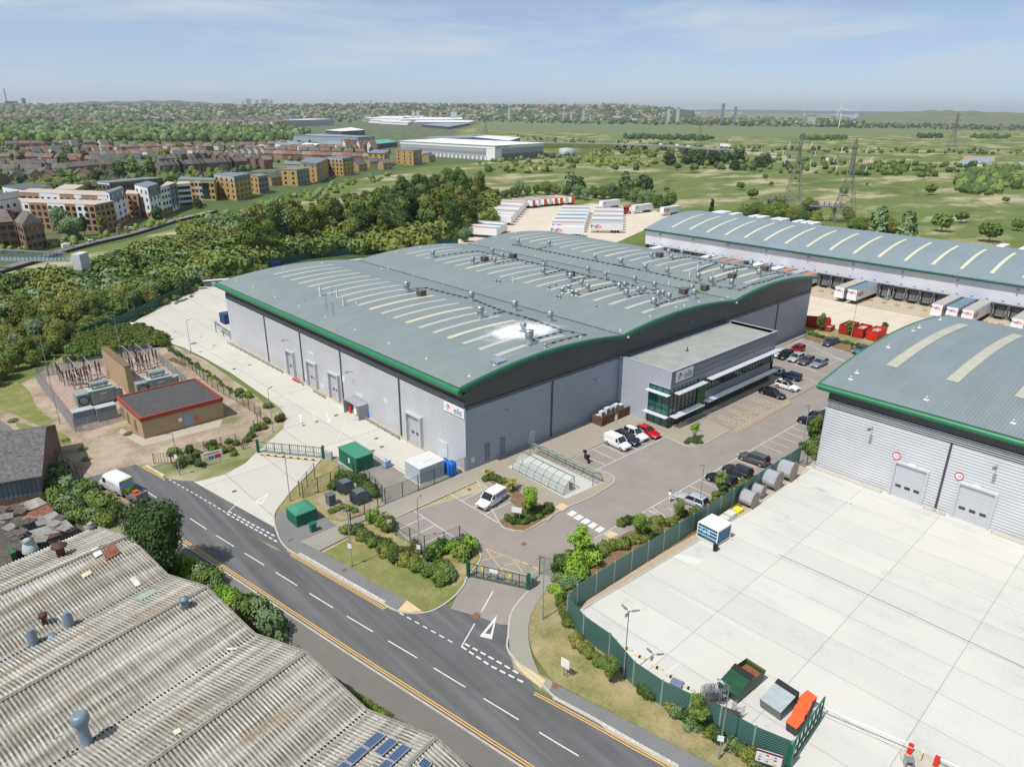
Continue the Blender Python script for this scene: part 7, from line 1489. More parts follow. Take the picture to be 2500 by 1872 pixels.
x,y=W('m',1512,1395);b=MB();b.box(-.03,-.28,.2,.03,.28,.8,0);b.box(-.02,-.03,0,.02,.03,.2,1);tag(b.build('warning_sign',[M('pale_yellow_sign',(.8,.72,.15),.5),STEEL],None,(x,y,.1),R(-80)),'small yellow warning board between the two red barrier cabinets','sign')
pad('kerb_island',[W('m',*p)for p in((1370,1340),(1440,1310),(2000,1560),(2100,1700),(1900,1800),(1500,1480),(1380,1400))],KERB,.12)
x,y=W('m',1425,1440);b=MB();b.box(-.3,-.35,.12,-.25,.35,1.0);b.box(.25,-.35,.12,.3,.35,1.0);b.box(-.25,-.3,.8,.25,.3,.86);tag(b.build('access_stand',STEEL,None,(x,y,0),R(-60)),'grey metal access stand below the red barrier','stand')
def lamp(c,u,v,h_,arm,label,group,heads=1,z=.05):
 x,y=W(c,u,v);l=empty('lamp_post',(x,y,z),0,label,'lamp post',group)
 MB().tube([(0,0,0),(0,0,1.1),(0,0,1.15),(0,0,h_)],[.09,.09,.06,.045],8).build('pole',STEEL,l)
 for k in range(heads):
  a_=R(arm+(k*120));d_=(math.cos(a_),math.sin(a_));b=MB();b.bar((0,0,h_),(d_[0]*.35,d_[1]*.35,h_+.08),.06)
  b.add([(d_[0]*.3-d_[1]*.16,d_[1]*.3+d_[0]*.16,h_+.05),(d_[0]*.3+d_[1]*.16,d_[1]*.3-d_[0]*.16,h_+.05),(d_[0]*1.0+d_[1]*.1,d_[1]*1.0-d_[0]*.1,h_+.14),(d_[0]*1.0-d_[1]*.1,d_[1]*1.0+d_[0]*.1,h_+.14),(d_[0]*.6,d_[1]*.6,h_+.22)],[(0,1,4),(1,2,4),(2,3,4),(3,0,4),(3,2,1,0)]);b.build('lamp_head',STEELD,l)
 return l
for a in(('j',767,985,7.6,200,'lamp post with notice plates on the grass left of the main gate',None),('k',663,1365,7.6,170,'lamp post on the grass strip right of the main gate',None),('j',1253,905,7.5,25,'lamp post by the mesh fence of the small car park',None),('k',1790,560,6.3,170,'lamp post beside the parked silver hatchback',None),('g',1845,890,7.0,170,'lamp post at the corner of the second warehouse',None),('j',320,510,7.2,190,'lamp post at the kerb right of the left gate',None),('d',1290,835,7.0,30,'lamp post on the inner yard verge',None),('e',460,1365,7.4,15,'lamp post on the verge opposite the warehouse doors',None),('d',877,605,7.0,180,'lamp post by the green mesh fence near the white sheeting',None),('d',1225,410,6.5,180,'lamp post by the mesh fence near the far corner of the yard',None),('d',825,870,8.5,180,'tall lamp post behind the brick blast wall',None),('d',330,985,9.0,180,'tall lamp post at the left corner of the substation fence',None),('d',405,1310,9.5,100,'leaning lamp post on the bare ground before the substation',None),('d',1212,1655,6.5,180,'lamp post with a plate near the coloured notice board',None),('l',1190,1487,7.6,100,'lamp post with round head and notice plate outside the green fence',None),('s',18,370,8,20,'distant lamp post left of the lettered trailers',None),('s',190,250,8,20,'distant lamp post in front of the wood',None),('p',770,170,7,10,'lamp post beyond the far left corner of the warehouse',None),('a',1930,1100,8,180,'lamp post against the wood behind the yard fence',None)):lamp(*a)
lamp('l',508,895,7.4,80,'floodlight mast with three heads inside the green fence','',3).pop('group',None)
for c,u,v,h_,lab in(('s',1600,155,14,'floodlight mast behind the red lorry'),('s',1655-30,160,15,'tall mast behind the red lorry'),('s',415,110,9,'lamp mast among the trees left of the top arc'),('s',632,100,9,'thin lamp mast above the top arc'),('u',510,900,9,'slim lamp mast between the red skips'),('c',2090,780,10,'slim mast behind the right end of the depot'),('v',1600,1330,9,'slim mast with small white heads near the right pylon'),('s',1235,160,7,'double-armed lamp in the trailer park')):lamp(c,u,v,h_,180,lab,None)
def board(c,uA,vA,uB,vB,zt,h_,label,mat=WHT,posts=2,name='notice_board',deco=None,zb=.1):
 a,b_=W(c,uA,vA),W(c,uB,vB);o=empty(name,(*a,zb),math.atan2(b_[1]-a[1],b_[0]-a[0]),label,'sign');L=math.dist(a,b_)
 MB().box(-.1,-.03,zt-h_,L+.1,.03,zt).build('board',mat,o)
 for k in range(posts):x_=L*(k+.5)/posts if posts==1 else .2+(L-.4)*k/(posts-1);MB().box(x_-.04,.03,0,x_+.04,.1,zt-.05).build('post',STEEL,o)
 if deco:
  for nm,x0,x1,z0,z1,m_ in deco:MB().box(L*x0,-.05,zt-h_*z0,L*x1,-.03,zt-h_*z1).build(nm,m_,o)
 return o
sgn_=board('k',445,660,505,668,2.1,.75,'blank white sign board on two posts in the planted island')
board('l',62,880,108,907,2.0,.95,'white sign board on two posts on the right verge')
a=board('d',1370,1595,1500,1560,1.9,1.3,'colourful site notice board on the mesh fence of the left verge',posts=2,deco=[('panel',.08,.3,.95,.6,MATS['sign_yellow']),('panel',.33,.6,.95,.55,MATS['sign_blue']),('panel',.64,.95,.95,.5,RED),('header',.1,.9,.3,.12,M('pale_red_header',(.55,.25,.25),.6))])
for c,u,v,z in(('j',765,920,2.9),('j',1242,840,1.3),('d',1195,1560,3.0),('l',1212,1335,2.4)):
 x,y=W(c,u,v,z);d_={('j',765):(-24.16,-8.96),('j',1242):W('j',1253,905),('d',1195):W('d',1212,1655),('l',1212):W('l',1190,1487)}[(c,u)];o=MB().box(-.03,-.25,-.28,.0,.25,.28).build('notice_plate',WHT,None,(d_[0]-.12,d_[1],z),R(30));tag(o,'small white notice plate strapped to a lamp post','sign','notice plates on lamp posts')
for c,u,v in(('j',1033,655),):x,y=W(c,u,v,1.5);tag(MB().box(-.3,-.02,-.25,.3,.02,.25).build('notice_plate',WHT,None,(x,y,1.5),R(-20)),'small white notice on the mesh fence beside the paved path','sign')
def mf(P,h_,step_,lab,**kw):return wire_fence('mesh_fence',P,h_,step_,lab,GPOST,GMESH,**kw)
mf(WP('j',[(390,475),(500,345),(560,440)][0:2])+WP('j',[(545,330),(630,215)])[0:0],2.3,2.2,'green mesh fence piece beside the left gate kerb')
mf(WP('j',[(415,490),(563,440),(620,410),(690,350),(835,340),(1005,530),(865,600),(755,650)]),2.3,2.2,'green mesh fence around the three grey transformers')
mf(WP('j',[(1005,530),(1050,520),(1190,458),(1258,425),(1330,398),(1460,345),(1580,300)]),2.3,2.6,'green mesh fence between the paved path and the plant yard')
mf(WP('j',[(757,715),(808,700),(965,668),(985,690),(1090,770),(1190,820),(1300,880),(1450,842),(1530,795),(1622,875)]),2.2,2.4,'green mesh fence around the small car park by the gate')
mf(WP('d',[(1120,790),(1180,850),(1300,950),(1420,1060),(1520,1120),(1640,1185),(1760,1270)]),1.9,2.4,'green mesh fence following the verge of the service yard')
mf(WP('d',[(1760,1270),(1650,1490),(1585,1440),(1455,1480),(1320,1510),(1150,1580),(1040,1580)]),1.7,2.6,'green mesh fence across the dry verge before the substation')
mf(WP('z',[(740,-20),(830,40),(940,110),(1075,205),(1210,295)]),1.9,2.2,'green mesh fence along the old path by the bare ground')
mf(WP('d',[(560,740),(700,680),(830,640),(970,575),(1110,500),(1290,420),(1400,340),(1490,280),(1660,240)])+[(40,150),(60,156),(92,148),(115,145)],2.4,3.0,'long dark green screened fence behind the yard and the warehouse',infill=False)
sc=bpy.data.objects[-1];
gf=[o for o in COL.objects if o.get('label','').startswith('long dark green screened')][0];P=WP('d',[(560,740),(700,680),(830,640),(970,575),(1110,500),(1290,420),(1400,340),(1490,280),(1660,240)])+[(40,150),(60,156),(92,148),(115,145)]
b=MB()
for a,c_ in zip(P,P[1:]):b.bar((a[0]-P[0][0],a[1]-P[0][1],1.25),(c_[0]-P[0][0],c_[1]-P[0][1],1.25),.05,2.3)
b.build('screen_panel',M('dark_teal_screen',(.012,.07,.055),.6,var=.2),gf)
def dbl_gate(A_,B_,h_,label,wind=.5,deco=False):
 g_=empty('double_gate',(*A_,0),math.atan2(B_[1]-A_[1],B_[0]-A_[0]),label,'gate');L=math.dist(A_,B_);GP=M('bright_green_steel',(.008,.1,.05),.45)
 for x_ in(0,L):MB().box(x_-.16,-.16,0,x_+.16,.16,h_+.25).build('gate_post',GP,g_)
 for k in(0,1):
  x0,x1=.2+(L/2-.2)*k,L/2-.03+(L/2-.2)*k;b=MB()
  for z in(.25,.9,h_-.1):b.bar((x0,0,z),(x1,0,z),.07 if z!=.9 else .045)
  for q in range(5):b.bar((x0+(x1-x0)*q/4,0,.2),(x0+(x1-x0)*q/4,0,h_-.05),.07)
  b.build('leaf',GP,g_);b=MB();b.add([(x0,0,.3),(x1,0,.3),(x1,0,h_-.1),(x0,0,h_-.1)],[(0,1,2,3)]);b.build('mesh_panel',GMESH,g_)
 if deco:
  MB().box(L*.36,-.06,1.3,L*.5,-.03,1.75).build('notice',WHT,g_);MB().box(L*.22,-.06,1.3,L*.26,-.03,1.75).build('notice',MATS['sign_yellow'],g_);MB().box(L*.68,-.06,1.2,L*.72,-.03,1.6).build('notice',MATS['sign_yellow'],g_)
 return g_
dbl_gate((-15.5,-19.25),(-12.15,-25.5),1.9,'green double gate at the main car park entrance with yellow notices',deco=True)
dbl_gate((-19.5,25.9),(-13.2,17.4),1.9,'green double gate across the service yard entrance')
mf(WP('k',[(640,1035),(655,1030)])+[W('k',745,1060)],2.4,2.0,'green pedestrian gate panel right of the main gate')
b=MB();b.box(-.45,-.25,0,.45,.25,1.25);x,y=W('k',585,1115);tag(b.build('gate_motor',M('motor_grey_green',(.2,.26,.24),.5),None,(x,y,0),R(-62)),'grey-green motor cabinet beside the right main gate post','cabinet')
x,y=W('j',600,205);tag(MB().box(-.5,-.3,0,.5,.3,1.2).build('gate_motor',M('motor_pale',(.42,.45,.42),.5),None,(x,y,0),R(-50)),'pale motor cabinet beside the left gate','cabinet')
GKR=M('kiosk_green_roof',(.05,.24,.15),.5,var=.08);GKB=M('kiosk_green',(.01,.13,.08),.5,var=.08)
def kiosk(x0,y0,x1,y1,h_,label,roofm,bodym,slope=.25,ov=.08,hip=False,name='kiosk'):
 x0,x1=min(x0,x1),max(x0,x1);y0,y1=min(y0,y1),max(y0,y1)
 k=empty(name,((x0+x1)/2,(y0+y1)/2,0),0,label,'kiosk');w_,d_=(x1-x0)/2,(y1-y0)/2
 MB().box(-w_-.2,-d_-.2,0,w_+.2,d_+.2,.08).build('base',KERB,k);MB().box(-w_,-d_,.08,w_,d_,h_-.1).build('body',bodym,k)
 b=MB();W_,D_=w_+ov,d_+ov
 if hip:b.add([(-W_,-D_,h_-.15),(W_,-D_,h_-.15),(W_,D_,h_-.15),(-W_,D_,h_-.15),(-W_*.45,-D_*.45,h_+slope),(W_*.45,-D_*.45,h_+slope),(W_*.45,D_*.45,h_+slope),(-W_*.45,D_*.45,h_+slope)],[(3,2,1,0),(4,5,6,7),(0,1,5,4),(1,2,6,5),(2,3,7,6),(3,0,4,7)])
 else:b.box(-W_,-D_,h_-.1,W_,D_,h_+.05)
 b.build('roof',roofm,k);return k,w_,d_
k_,w_,d_=kiosk(-11.95,10.0,-9.2,14.95,2.4,'large dark green plant kiosk in front of the warehouse corner',GKR,GKB)
MB().box(-w_-.03,-.55,.9,-w_,-.2,1.7).build('notice',WHT,k_);MB().box(-w_-.025,-.3,.1,-w_,.9,2.1).build('door',M('kiosk_green2',(.008,.11,.07),.5),k_)
kiosk(-25.0,2.6,-22.2,5.4,1.95,'pale-roofed green substation kiosk on the pavement corner',GKR,GKB,.22,hip=True)
x,y=W('j',490,735);kiosk(x-.3,y-.1,x+.4,y+.5,1.2,'slim green telecom cabinet beside the kiosk',GKB,GKB)
k_,w_,d_=kiosk(-7.25,1.2,-3.0,4.75,2.5,'pale grey box plant room beside the blue tanks',M('pale_roof',(.6,.6,.6),.6,var=.08),M('pale_box',(.42,.46,.52),.5,var=.04),name='plant_room')
for u_ in(-.6,.2):MB().box(u_,-.6,2.55,u_+.7,.1,2.62).build('hatch',M('cream_hatch',(.62,.6,.52),.6),k_)
TBL=M('tank_blue',(.01,.16,.6),.35,var=.05)
for c,u,v,r_,h_ in(('j',1435,290,.62,1.9),('j',1482,315,.75,2.05)):
 x,y=W(c,u,v);tk=empty('water_tank',(x,y,.05),0,'bright blue plastic tank, the %s of the pair'%('larger' if r_>.7 else 'smaller'),'tank');MB().lathe((0,0,0),[(r_,0),(r_,h_*.45),(r_*1.03,h_*.5),(r_,h_*.55),(r_,h_*.8),(r_*.75,h_*.93),(r_*.3,h_),(.0,h_)],18).build('shell',TBL,tk);MB().lathe((0,0,h_-.02),[(.2,0),(.2,.08),(.0,.1)],10).build('lid',M('tank_lid_blue',(.01,.1,.4),.4),tk)
x,y=W('j',1012,262);ib=empty('liquid_container',(x,y,.02),R(5),'caged white and blue liquid container near the green kiosk','container');MB().box(-.5,-.5,.12,.5,.5,1.1).build('tank',M('milky_blue',(.35,.5,.7),.5),ib)
b=MB()
for z in(.15,.45,.75,1.08):b.box(-.54,-.54,z,.54,-.5,z+.04);b.box(-.54,-.5,z,-.5,.54,z+.04)
b.box(-.55,-.55,0,.55,.55,.1);b.build('cage',TBL if False else STEEL,ib);MB().lathe((0,0,1.1),[(.16,0),(.16,.06),(0,.07)],10).build('cap',RED,ib)
TFG=M('transformer_grey',(.13,.155,.18),.5,.2,var=.1)
for u,v,s,lab in(('720',450,1.1,'grey finned transformer furthest back among the bushes'),('820',525,1.15,'grey finned transformer in the middle of the fenced bed'),('615',535,.95,'plain grey transformer cabinet nearest the road')):
 x,y=W('j',int(u),v);t_=empty('transformer',(x,y,.1),R(0),lab,'transformer');MB().box(-.5*s,-.55*s,.1,.5*s,.55*s,1.5*s).build('tank',TFG,t_);MB().box(-.55*s,-.6*s,1.5*s,.55*s,.6*s,1.62*s).build('lid',TFG,t_)
 if s>1:
  for sd in(-1,1):
   b=MB();b.box(sd*.5*s,-.5*s,.9,sd*.54*s,.5*s,1.0)
   for k in range(7):b.box(sd*.5*s,-.5*s+k*.16*s,.3,sd*.95*s,-.46*s+k*.16*s,1.4*s)
   b.build('cooling_fins',TFG,t_)
TIM=M('brown_timber',(.17,.1,.06),.85,var=.25,scale=4)
P=[(26.4,-.9),(26.4,-3.0),(33.8,-3.0)];ts=empty('timber_screen',(26.4,-.9,.1),0,'brown slatted timber screen around the air conditioning units','fence')
b=MB()
for k in range(11):b.box(-.04,-.1-k*.2,0,.03,-.22-k*.2,1.7)
b.build('slat_panel',TIM,ts);b=MB()
for k in range(17):b.box(.05+k*.2,-2.13,0,.18+k*.2,-2.05,1.7)
b.box(.05,-2.05,.4,3.4,-2.0,.5);b.box(.05,-2.05,1.3,3.4,-2.0,1.4);b.build('slat_panel',TIM,ts);b=MB()
for k in range(16):b.box(4.2+k*.2,-2.13,0,4.33+k*.2,-2.05,1.7)
b.box(4.2,-2.05,.4,7.4,-2.0,.5);b.box(4.2,-2.05,1.3,7.4,-2.0,1.4);b.build('slat_panel',TIM,ts)
for k,x_ in enumerate((27.2,28.4,29.7,30.9,32.1,33.2)):
 a_=empty('air_conditioner',(x_,-1.3,.1),0,'white air conditioning unit standing behind the timber screen','air conditioner','air conditioners by the offices');h_=(1.3,1.7,1.95,1.9,1.95,1.6)[k];MB().box(-.45,-.35,0,.45,.35,h_).build('casing',M('aircon_white',(.6,.61,.6),.5),a_);MB().box(-.38,-.37,h_*.15,.38,-.35,h_*.85).build('fan_grille',STEELD,a_)
CLR=NT('clear_polycarbonate');CLR.b.inputs['Alpha'].default_value=.3;CLR=CLR.fin((.55,.62,.6),.15,0,.8)
GSF=M('shelter_green',(.02,.09,.06),.45)
def shelter(x0,x1,ya,yb,side,label,h_=2.05):
 s=empty('cycle_shelter',(x0,ya,.12),0,label,'cycle shelter');L=ya-yb;n=7;w_=x1-x0
 arc=[((w_*(1-math.cos(a*math.pi/16))if side<0 else w_*math.cos(a*math.pi/16)-0),h_*math.sin(a*math.pi/16))for a in range(9)]
 for k in range(n+1):
  b=MB();b.tube([(x_,-L*k/n,z_)for x_,z_ in arc],.035,5);b.bar((arc[-1][0],-L*k/n,h_),(arc[-1][0]+(0),-L*k/n,0)if k in(0,n)else(arc[-1][0],-L*k/n,h_-.1),.05);b.build('hoop',GSF,s)
 b=MB();b.grid([[(x_,-L*k/n,z_+.02)for k in range(n+1)]for x_,z_ in arc]);b.build('canopy',CLR,s)
 b=MB()
 for e_ in(1,):
  for yy in(0,-L):b.add([(x_,yy,z_)for x_,z_ in arc]+[(arc[-1][0],yy,0)],[tuple(range(10))])
 b.build('end_panel',CLR,s)
 b=MB();b.bar((arc[-1][0],0,h_),(arc[-1][0],-L,h_),.09);b.bar((arc[0][0],0,.1),(arc[0][0],-L,.1),.06);b.bar((arc[3][0],0,arc[3][1]),(arc[3][0],-L,arc[3][1]),.04);b.build('rail',GSF,s)
 b=MB()
 for k in range(16):yy=-.4-(L-.8)*k/15;b.tube([(w_*.25,yy,0),(w_*.25,yy,.55),(w_*.75,yy,.55),(w_*.75,yy,0)],.025,4)
 b.build('cycle_rack',STEEL,s)
shelter(5.4,7.5,-4.0,-14.2,-1,'curved clear cycle shelter with green hoops nearest the paved path')
shelter(10.2,12.4,-2.7,-15.2,1,'curved clear cycle shelter with green hoops nearest the parking bays')
x,y=W('k',865,430);tag(MB().lathe((0,0,0),[(.25,0),(.28,.9),(.2,1.0),(0,1.05)],10).build('litter_bin',M('brown_bin',(.1,.06,.05),.7),None,(x,y,.12)),'round brown litter bin at the end of the cycle shelter','bin')
bl=empty('storage_container',(*W('p',250,1000,1.2),0),R(0),'small blue container at the far end of the warehouse wall','container');MB().box(-1.2,-1.5,0,1.2,1.5,2.4).build('body',M('container_blue',(.02,.06,.16),.5,var=.12),bl);b=MB()
for k in range(8):b.box(-1.24,-1.4+k*.38,.1,-1.2,-1.3+k*.38,2.3)
b.build('ribs',M('container_blue2',(.03,.09,.24),.5),bl)
ga_=WX('e',930,1190,-1.9)[0];gc=empty('gas_enclosure',(-1.0,28.2,0),0,'open grey metal lean-to shelter with bottles and meters against the wall','shelter')
b=MB();b.box(-1.0,-2.4,2.5,.9,2.4,2.6);b.box(-1.0,-2.4,0,.9,-2.3,2.5);b.box(-1.0,2.3,0,.9,2.4,2.5);b.build('shell',M('enclosure_grey',(.3,.31,.33),.5),gc);MB().lathe((-.2,1.5,0),[(.25,0),(.25,1.1),(.1,1.3)],10).build('bottle',RED,gc);MB().box(-.3,-.6,.3,.2,.3,1.9).build('meter_panel',WHT,gc);MB().box(-.4,-1.9,.2,.2,-1.0,1.0).build('meter_box',STEELD,gc)
x,y=W('e',1112,1265);tag(MB().lathe((0,0,0),[(.28,0),(.28,.85),(.1,.9)],10).build('barrel',TBL,None,(x-.3,y,0)),'small blue barrel standing at the foot of the warehouse wall','barrel')
x,y=W('e',620,1022);b=MB()
for k in range(6):b.bar((-.3,-1+.4*k,.2),(.3,-.8+.4*k,.5),.12)
b.box(-.3,-1.2,0,.3,1.4,.25);tag(b.build('red_trolley',SKO,None,(x,y,0)),'pile of red metal frames beside the warehouse doors','trolley')
def rail(c,P,label):
 A_,B_=W(c,*P[0]),W(c,*P[1]);r_=empty('crash_barrier',(*A_,0),0,label,'crash barrier');b=MB();dx,dy=B_[0]-A_[0],B_[1]-A_[1];b.bar((0,0,.55),(dx,dy,.55),.08,.3);b.build('beam',STEEL,r_);n=max(2,int(math.hypot(dx,dy)/2))
 for k in range(n+1):MB().box(dx*k/n-.05+.08,dy*k/n-.05,0,dx*k/n+.05+.08,dy*k/n+.05,.6).build('post',STEELD,r_)
rail('e',((155,772),(520,970)),'long steel crash barrier along the left part of the warehouse wall');rail('e',((730,1098),(808,1142)),'short steel crash barrier between the second and third roller doors');rail('e',((1072,1282),(1308,1418)),'steel crash barrier between the lean-to and the last roller door');rail('e',((600,1015),(660,1052)),'short steel crash barrier between the first two roller doors')
pf=empty('pipe_bridge',(*W('p',60,1260),0),0,'grey pipe gantry with handrails at the far end of the warehouse wall','gantry');b=MB();q1=Vector(W('p',390,1430));q0=Vector(W('p',60,1260));d_=q1-q0
for t_ in(0,.4,.8):b.bar((d_.x*t_,d_.y*t_,0),(d_.x*t_,d_.y*t_,2.6 if t_==0 else 1.6),.15)
b.bar((0,0,2.6),(d_.x,d_.y,1.0),.2);b.bar((0,0,2.0),(d_.x,d_.y,2.0),.15);b.bar((0,0,1.5),(d_.x,d_.y,.6),.1);b.build('frame',STEELD,pf);MB().box(d_.x*.8,d_.y*.8-1,0,d_.x*.8+1.6,d_.y*.8+.6,1.7).build('cabinet',M('cabinet_grey',(.45,.47,.5),.5),pf)
for c,u,v,sx,sy,h_,col,lab,nm in(('d',1460,380,3.5,1.6,1.7,(.12,.14,.16),'grey low shed with pale roof behind the yard corner','store_shed'),('d',1417,385,.6,.6,1.1,(.02,.08,.2),'blue drum beside the grey store shed','drum'),('d',1442,388,.5,.5,1.2,(.5,.48,.44),'pale drum beside the grey store shed','drum'),('d',1365,402,1.2,.6,.5,(.45,.4,.36),'low pale box near the grey store shed','box'),('p',1040,90,1.6,1.2,1.6,(.01,.04,.16),'blue skip-like bin behind the warehouse roof, left one','blue_bin'),('p',1125,85,1.6,1.2,1.6,(.012,.05,.2),'blue skip-like bin behind the warehouse roof, right one','blue_bin'),('p',865,140,1.5,1.5,1.2,(.3,.05,.03),'red and cream box behind the far eave','red_box')):
 x,y=W(c,u,v);b=MB().box(-sx,-sy/2,0,sx,sy/2,h_,0);b.box(-sx-.1,-sy/2-.1,h_,sx+.1,sy/2+.1,h_+.1,1);tag(b.build(nm,[M(nm+'_mat_%d'%(u),col,.6),M('pale_blue_lid' if nm!='red_box' else 'cream_lid',(.5,.55,.58),.6)if nm in('store_shed','red_box')else M(nm+'_mat_%d'%u,col)],None,(x,y,0),R(-20 if c=='d' else 0)),lab,nm.replace('_',' '))
for k,(u,v)in enumerate(((1210,490),(1250,475),(1290,455),(1185,500),(1230,480))):
 x,y=W('d',u,v);b=MB();
 for q in range(4):b.bar((-.9,-.3+.2*q,.08+.05*q),(.9,-.3+.18*q,.1+.05*q),.14)
 tag(b.build('timber_pile',M('grey_timber',(.2,.18,.17),.9,var=.3),None,(x,y,0),R(20+k*17)),'low pile of grey timber along the yard edge','timber pile','timber piles along the yard edge')
r2=random.Random(8);b=MB();pts_=scatter(WP('d',[(740,690),(800,650),(950,640),(965,662),(900,690),(760,702)]),60,.7,3)
for x,y in pts_:
 s_=r2.uniform(.5,1.0);b.obox((x,y,0),(s_,s_*.7,.1),r2.uniform(0,3),0,z0=0,z1=r2.uniform(.15,.6))
tag(b.build('white_sheeting',M('crumpled_white',(.75,.76,.78),.7,var=.12,scale=2),None),'heap of crumpled white plastic sheeting beside the mesh fence','sheeting',kind='stuff')
BRT=NT('tan_brick');_p=BRT.coord('pos');_br=BRT.n('TexBrick');_br.inputs['Scale'].default_value=1;_br.inputs['Brick Width'].default_value=.24;_br.inputs['Row Height'].default_value=.1;_br.inputs['Mortar Size'].default_value=.008
_br.inputs['Color1'].default_value=(.42,.31,.18,1);_br.inputs['Color2'].default_value=(.37,.27,.155,1);_br.inputs['Mortar'].default_value=(.3,.25,.18,1);_s=BRT.sep(_p);_c=BRT.n('CombineXYZ');BRT.l(BRT.math('ADD',_s[0],_s[1]),_c.inputs[0]);BRT.l(_s[2],_c.inputs[1]);BRT.l(_c.outputs[0],_br.inputs['Vector']);BRT=BRT.fin(BRT.mix(.35,_br.outputs[0],ramp(BRT.nt,[(.3,(.36,.27,.16)),(.7,(.46,.35,.21))],BRT.noise(_p,.8,4))),.9,0,.2)
sbh=empty('substation_building',(-24.3,48.3,0),0,'flat-roofed tan brick building with red roof edge beside the transformers','building')
MB().box(-6.4,-5.9,0,6.3,6.0,3.2).build('wall',BRT,sbh);MB().box(-6.25,-5.75,3.3,6.15,5.85,3.42).build('roof',M('felt_roof',(.075,.07,.07),.95,var=.25,scale=1.5),sbh)
REDF=M('red_fascia',(.3,.05,.035),.6,var=.08);b=MB()
for q in((-6.6,-6.1,6.5,-5.75),(-6.6,5.85,6.5,6.2),(-6.6,-5.75,-6.25,5.85),(6.15,-5.75,6.5,5.85)):b.box(q[0],q[1],3.1,q[2],q[3],3.6)
b.build('fascia',REDF,sbh);MB().box(-6.5,-6.02,2.85,6.4,6.1,3.1).build('soffit',M('brown_soffit',(.25,.13,.05),.8),sbh)
MB().box(-.2,-5.97,0,1.3,-5.9,2.4).build('door',M('door_blue_grey',(.25,.31,.38),.5),sbh)
for yy in(1.2,-2.6):MB().box(-6.47,yy,.05,-6.4,yy+1.0,2.1).build('side_door',M('door_brown',(.2,.13,.08),.7),sbh)
MB().box(-1.0,-5.98,1.3,-.4,-5.9,1.9).build('meter_box',WHT,sbh);MB().lathe((1.85,-6.05,.9),[(.12,0),(.14,.3),(.12,.6),(.0,.65)],8).build('life_ring',SKO,sbh)
cp_=WP('K',[(1230,1150),(1400,1397)]);sheet('concrete_path',WP('d',[(815,1340),(980,1410),(1500,1280),(1480,1330),(960,1460),(800,1370)]),-.005,concrete_mat('path_concrete',(.42,.37,.3),stain=.5))
sheet('gravel_compound',WP('K',[(40,620),(620,1385),(1310,1195),(1440,860),(2175,690),(1660,240),(150,560)]),-.012,M('pink_gravel',(.36,.27,.22),.95,var=.35,scale=2.2,kind='pos'))
wire_fence('palisade_fence',WP('K',[(1310,1190),(620,1390),(35,615),(230,575),(960,440),(1655,240),(2175,700)]),2.2,2.7,'galvanised palisade fence around the electricity substation',PALP,PAL,rails=2)
bw_=empty('blast_wall',(-26.9,62.7,0),0,'tall narrow tan brick blast wall between the two transformers','wall');a0=Vector((-26.9,62.7));a1=Vector(W('K',1190,640));a1=a0+(Vector((-26.3,78))-a0);MB().box(0,0,0,1.0,14.5,5.6).build('wall',BRT,bw_);MB().box(-.1,-.1,5.6,1.1,14.6,5.75).build('coping',M('brown_coping',(.17,.12,.07),.9),bw_)
INS=M('brown_insulator',(.11,.03,.022),.35,var=.1);TRG=M('transformer_green_grey',(.26,.31,.3),.5,.1,var=.12)
def insul(x,y,z0,h_,r_,par,top=True):
 pr=[];n=int(h_/.16)
 for k in range(n):pr+=[(r_*.55,k*h_/n),(r_,k*h_/n+.05),(r_*.55,k*h_/n+.09)]
 pr.append((r_*.4,h_));b=MB();b.lathe((x,y,z0),pr,8);b.build('insulator',INS,par)
def column(x,y,hs,hi,lab,grp):
 c=empty('insulator_column',(x,y,0),0,lab,'insulator',grp);b=MB();b.bar((0,0,0),(0,0,hs),.18);b.box(-.3,-.3,hs,.3,.3,hs+.06);b.build('stand',STEEL,c);insul(0,0,hs+.06,hi,.19,c);MB().lathe((0,0,hs+hi),[(.16,0),(.2,.12),(.12,.25)],8).build('cap',STEEL,c);return c
for(u,v,s)in[(385,640,1.3),(420,660,1.1),(600,590,1.3),(770,580,1.3),(460,700,.9),(520,720,.9),(560,700,.9),(620,700,.9),(600,760,.9),(680,700,.9),(720,680,.9),(700,740,.9),(760,650,.9),(800,650,.9),(840,620,.9),(930,600,1.),(980,620,1.),(650,640,.8)]:
 x,y=W('K',u,v);column(x,y,1.7*s,1.7*s,'brown insulator on a steel stand left of the blast wall','left insulator columns')
for(u,v,s)in[(1130,500,1.3),(1290,430,1.2),(1380,400,1.2),(1470,380,1.3),(1400,520,.9),(1440,540,.9),(1500,500,.9),(1540,530,.9),(1590,480,.9),(1640,480,.9),(1680,450,.9),(1730,400,1.),(1780,430,1.),(1560,440,.9),(1500,420,.9)]:
 x,y=W('K',u,v);column(x,y,1.7*s,1.7*s,'brown insulator on a steel stand right of the blast wall','right insulator columns')
for k,(P,s)in enumerate(((((300,340),(370,400),(415,470)),1),(((490,300),(560,360),(615,415)),1),(((690,260),(760,330),(820,390)),1),(((1085,180),(1190,240),(1220,300)),1),(((1260,140),(1350,200),(1410,265)),1),(((1445,105),(1540,160),(1600,230)),1),(((560,510),(660,570)),0),(((760,480),(830,510)),0),(((1400,340),(1520,390)),0))):
 q=[(*W('K',u,v,4.3),4.3-.25*i)for i,(u,v)in enumerate(P)];b=MB();b.tube(q,.05,5);tag(b.build('busbar',M('bright_busbar',(.6,.62,.64),.35,.5)),'pale bent metal busbar linking the tops of the insulators','busbar','busbars of the substation')
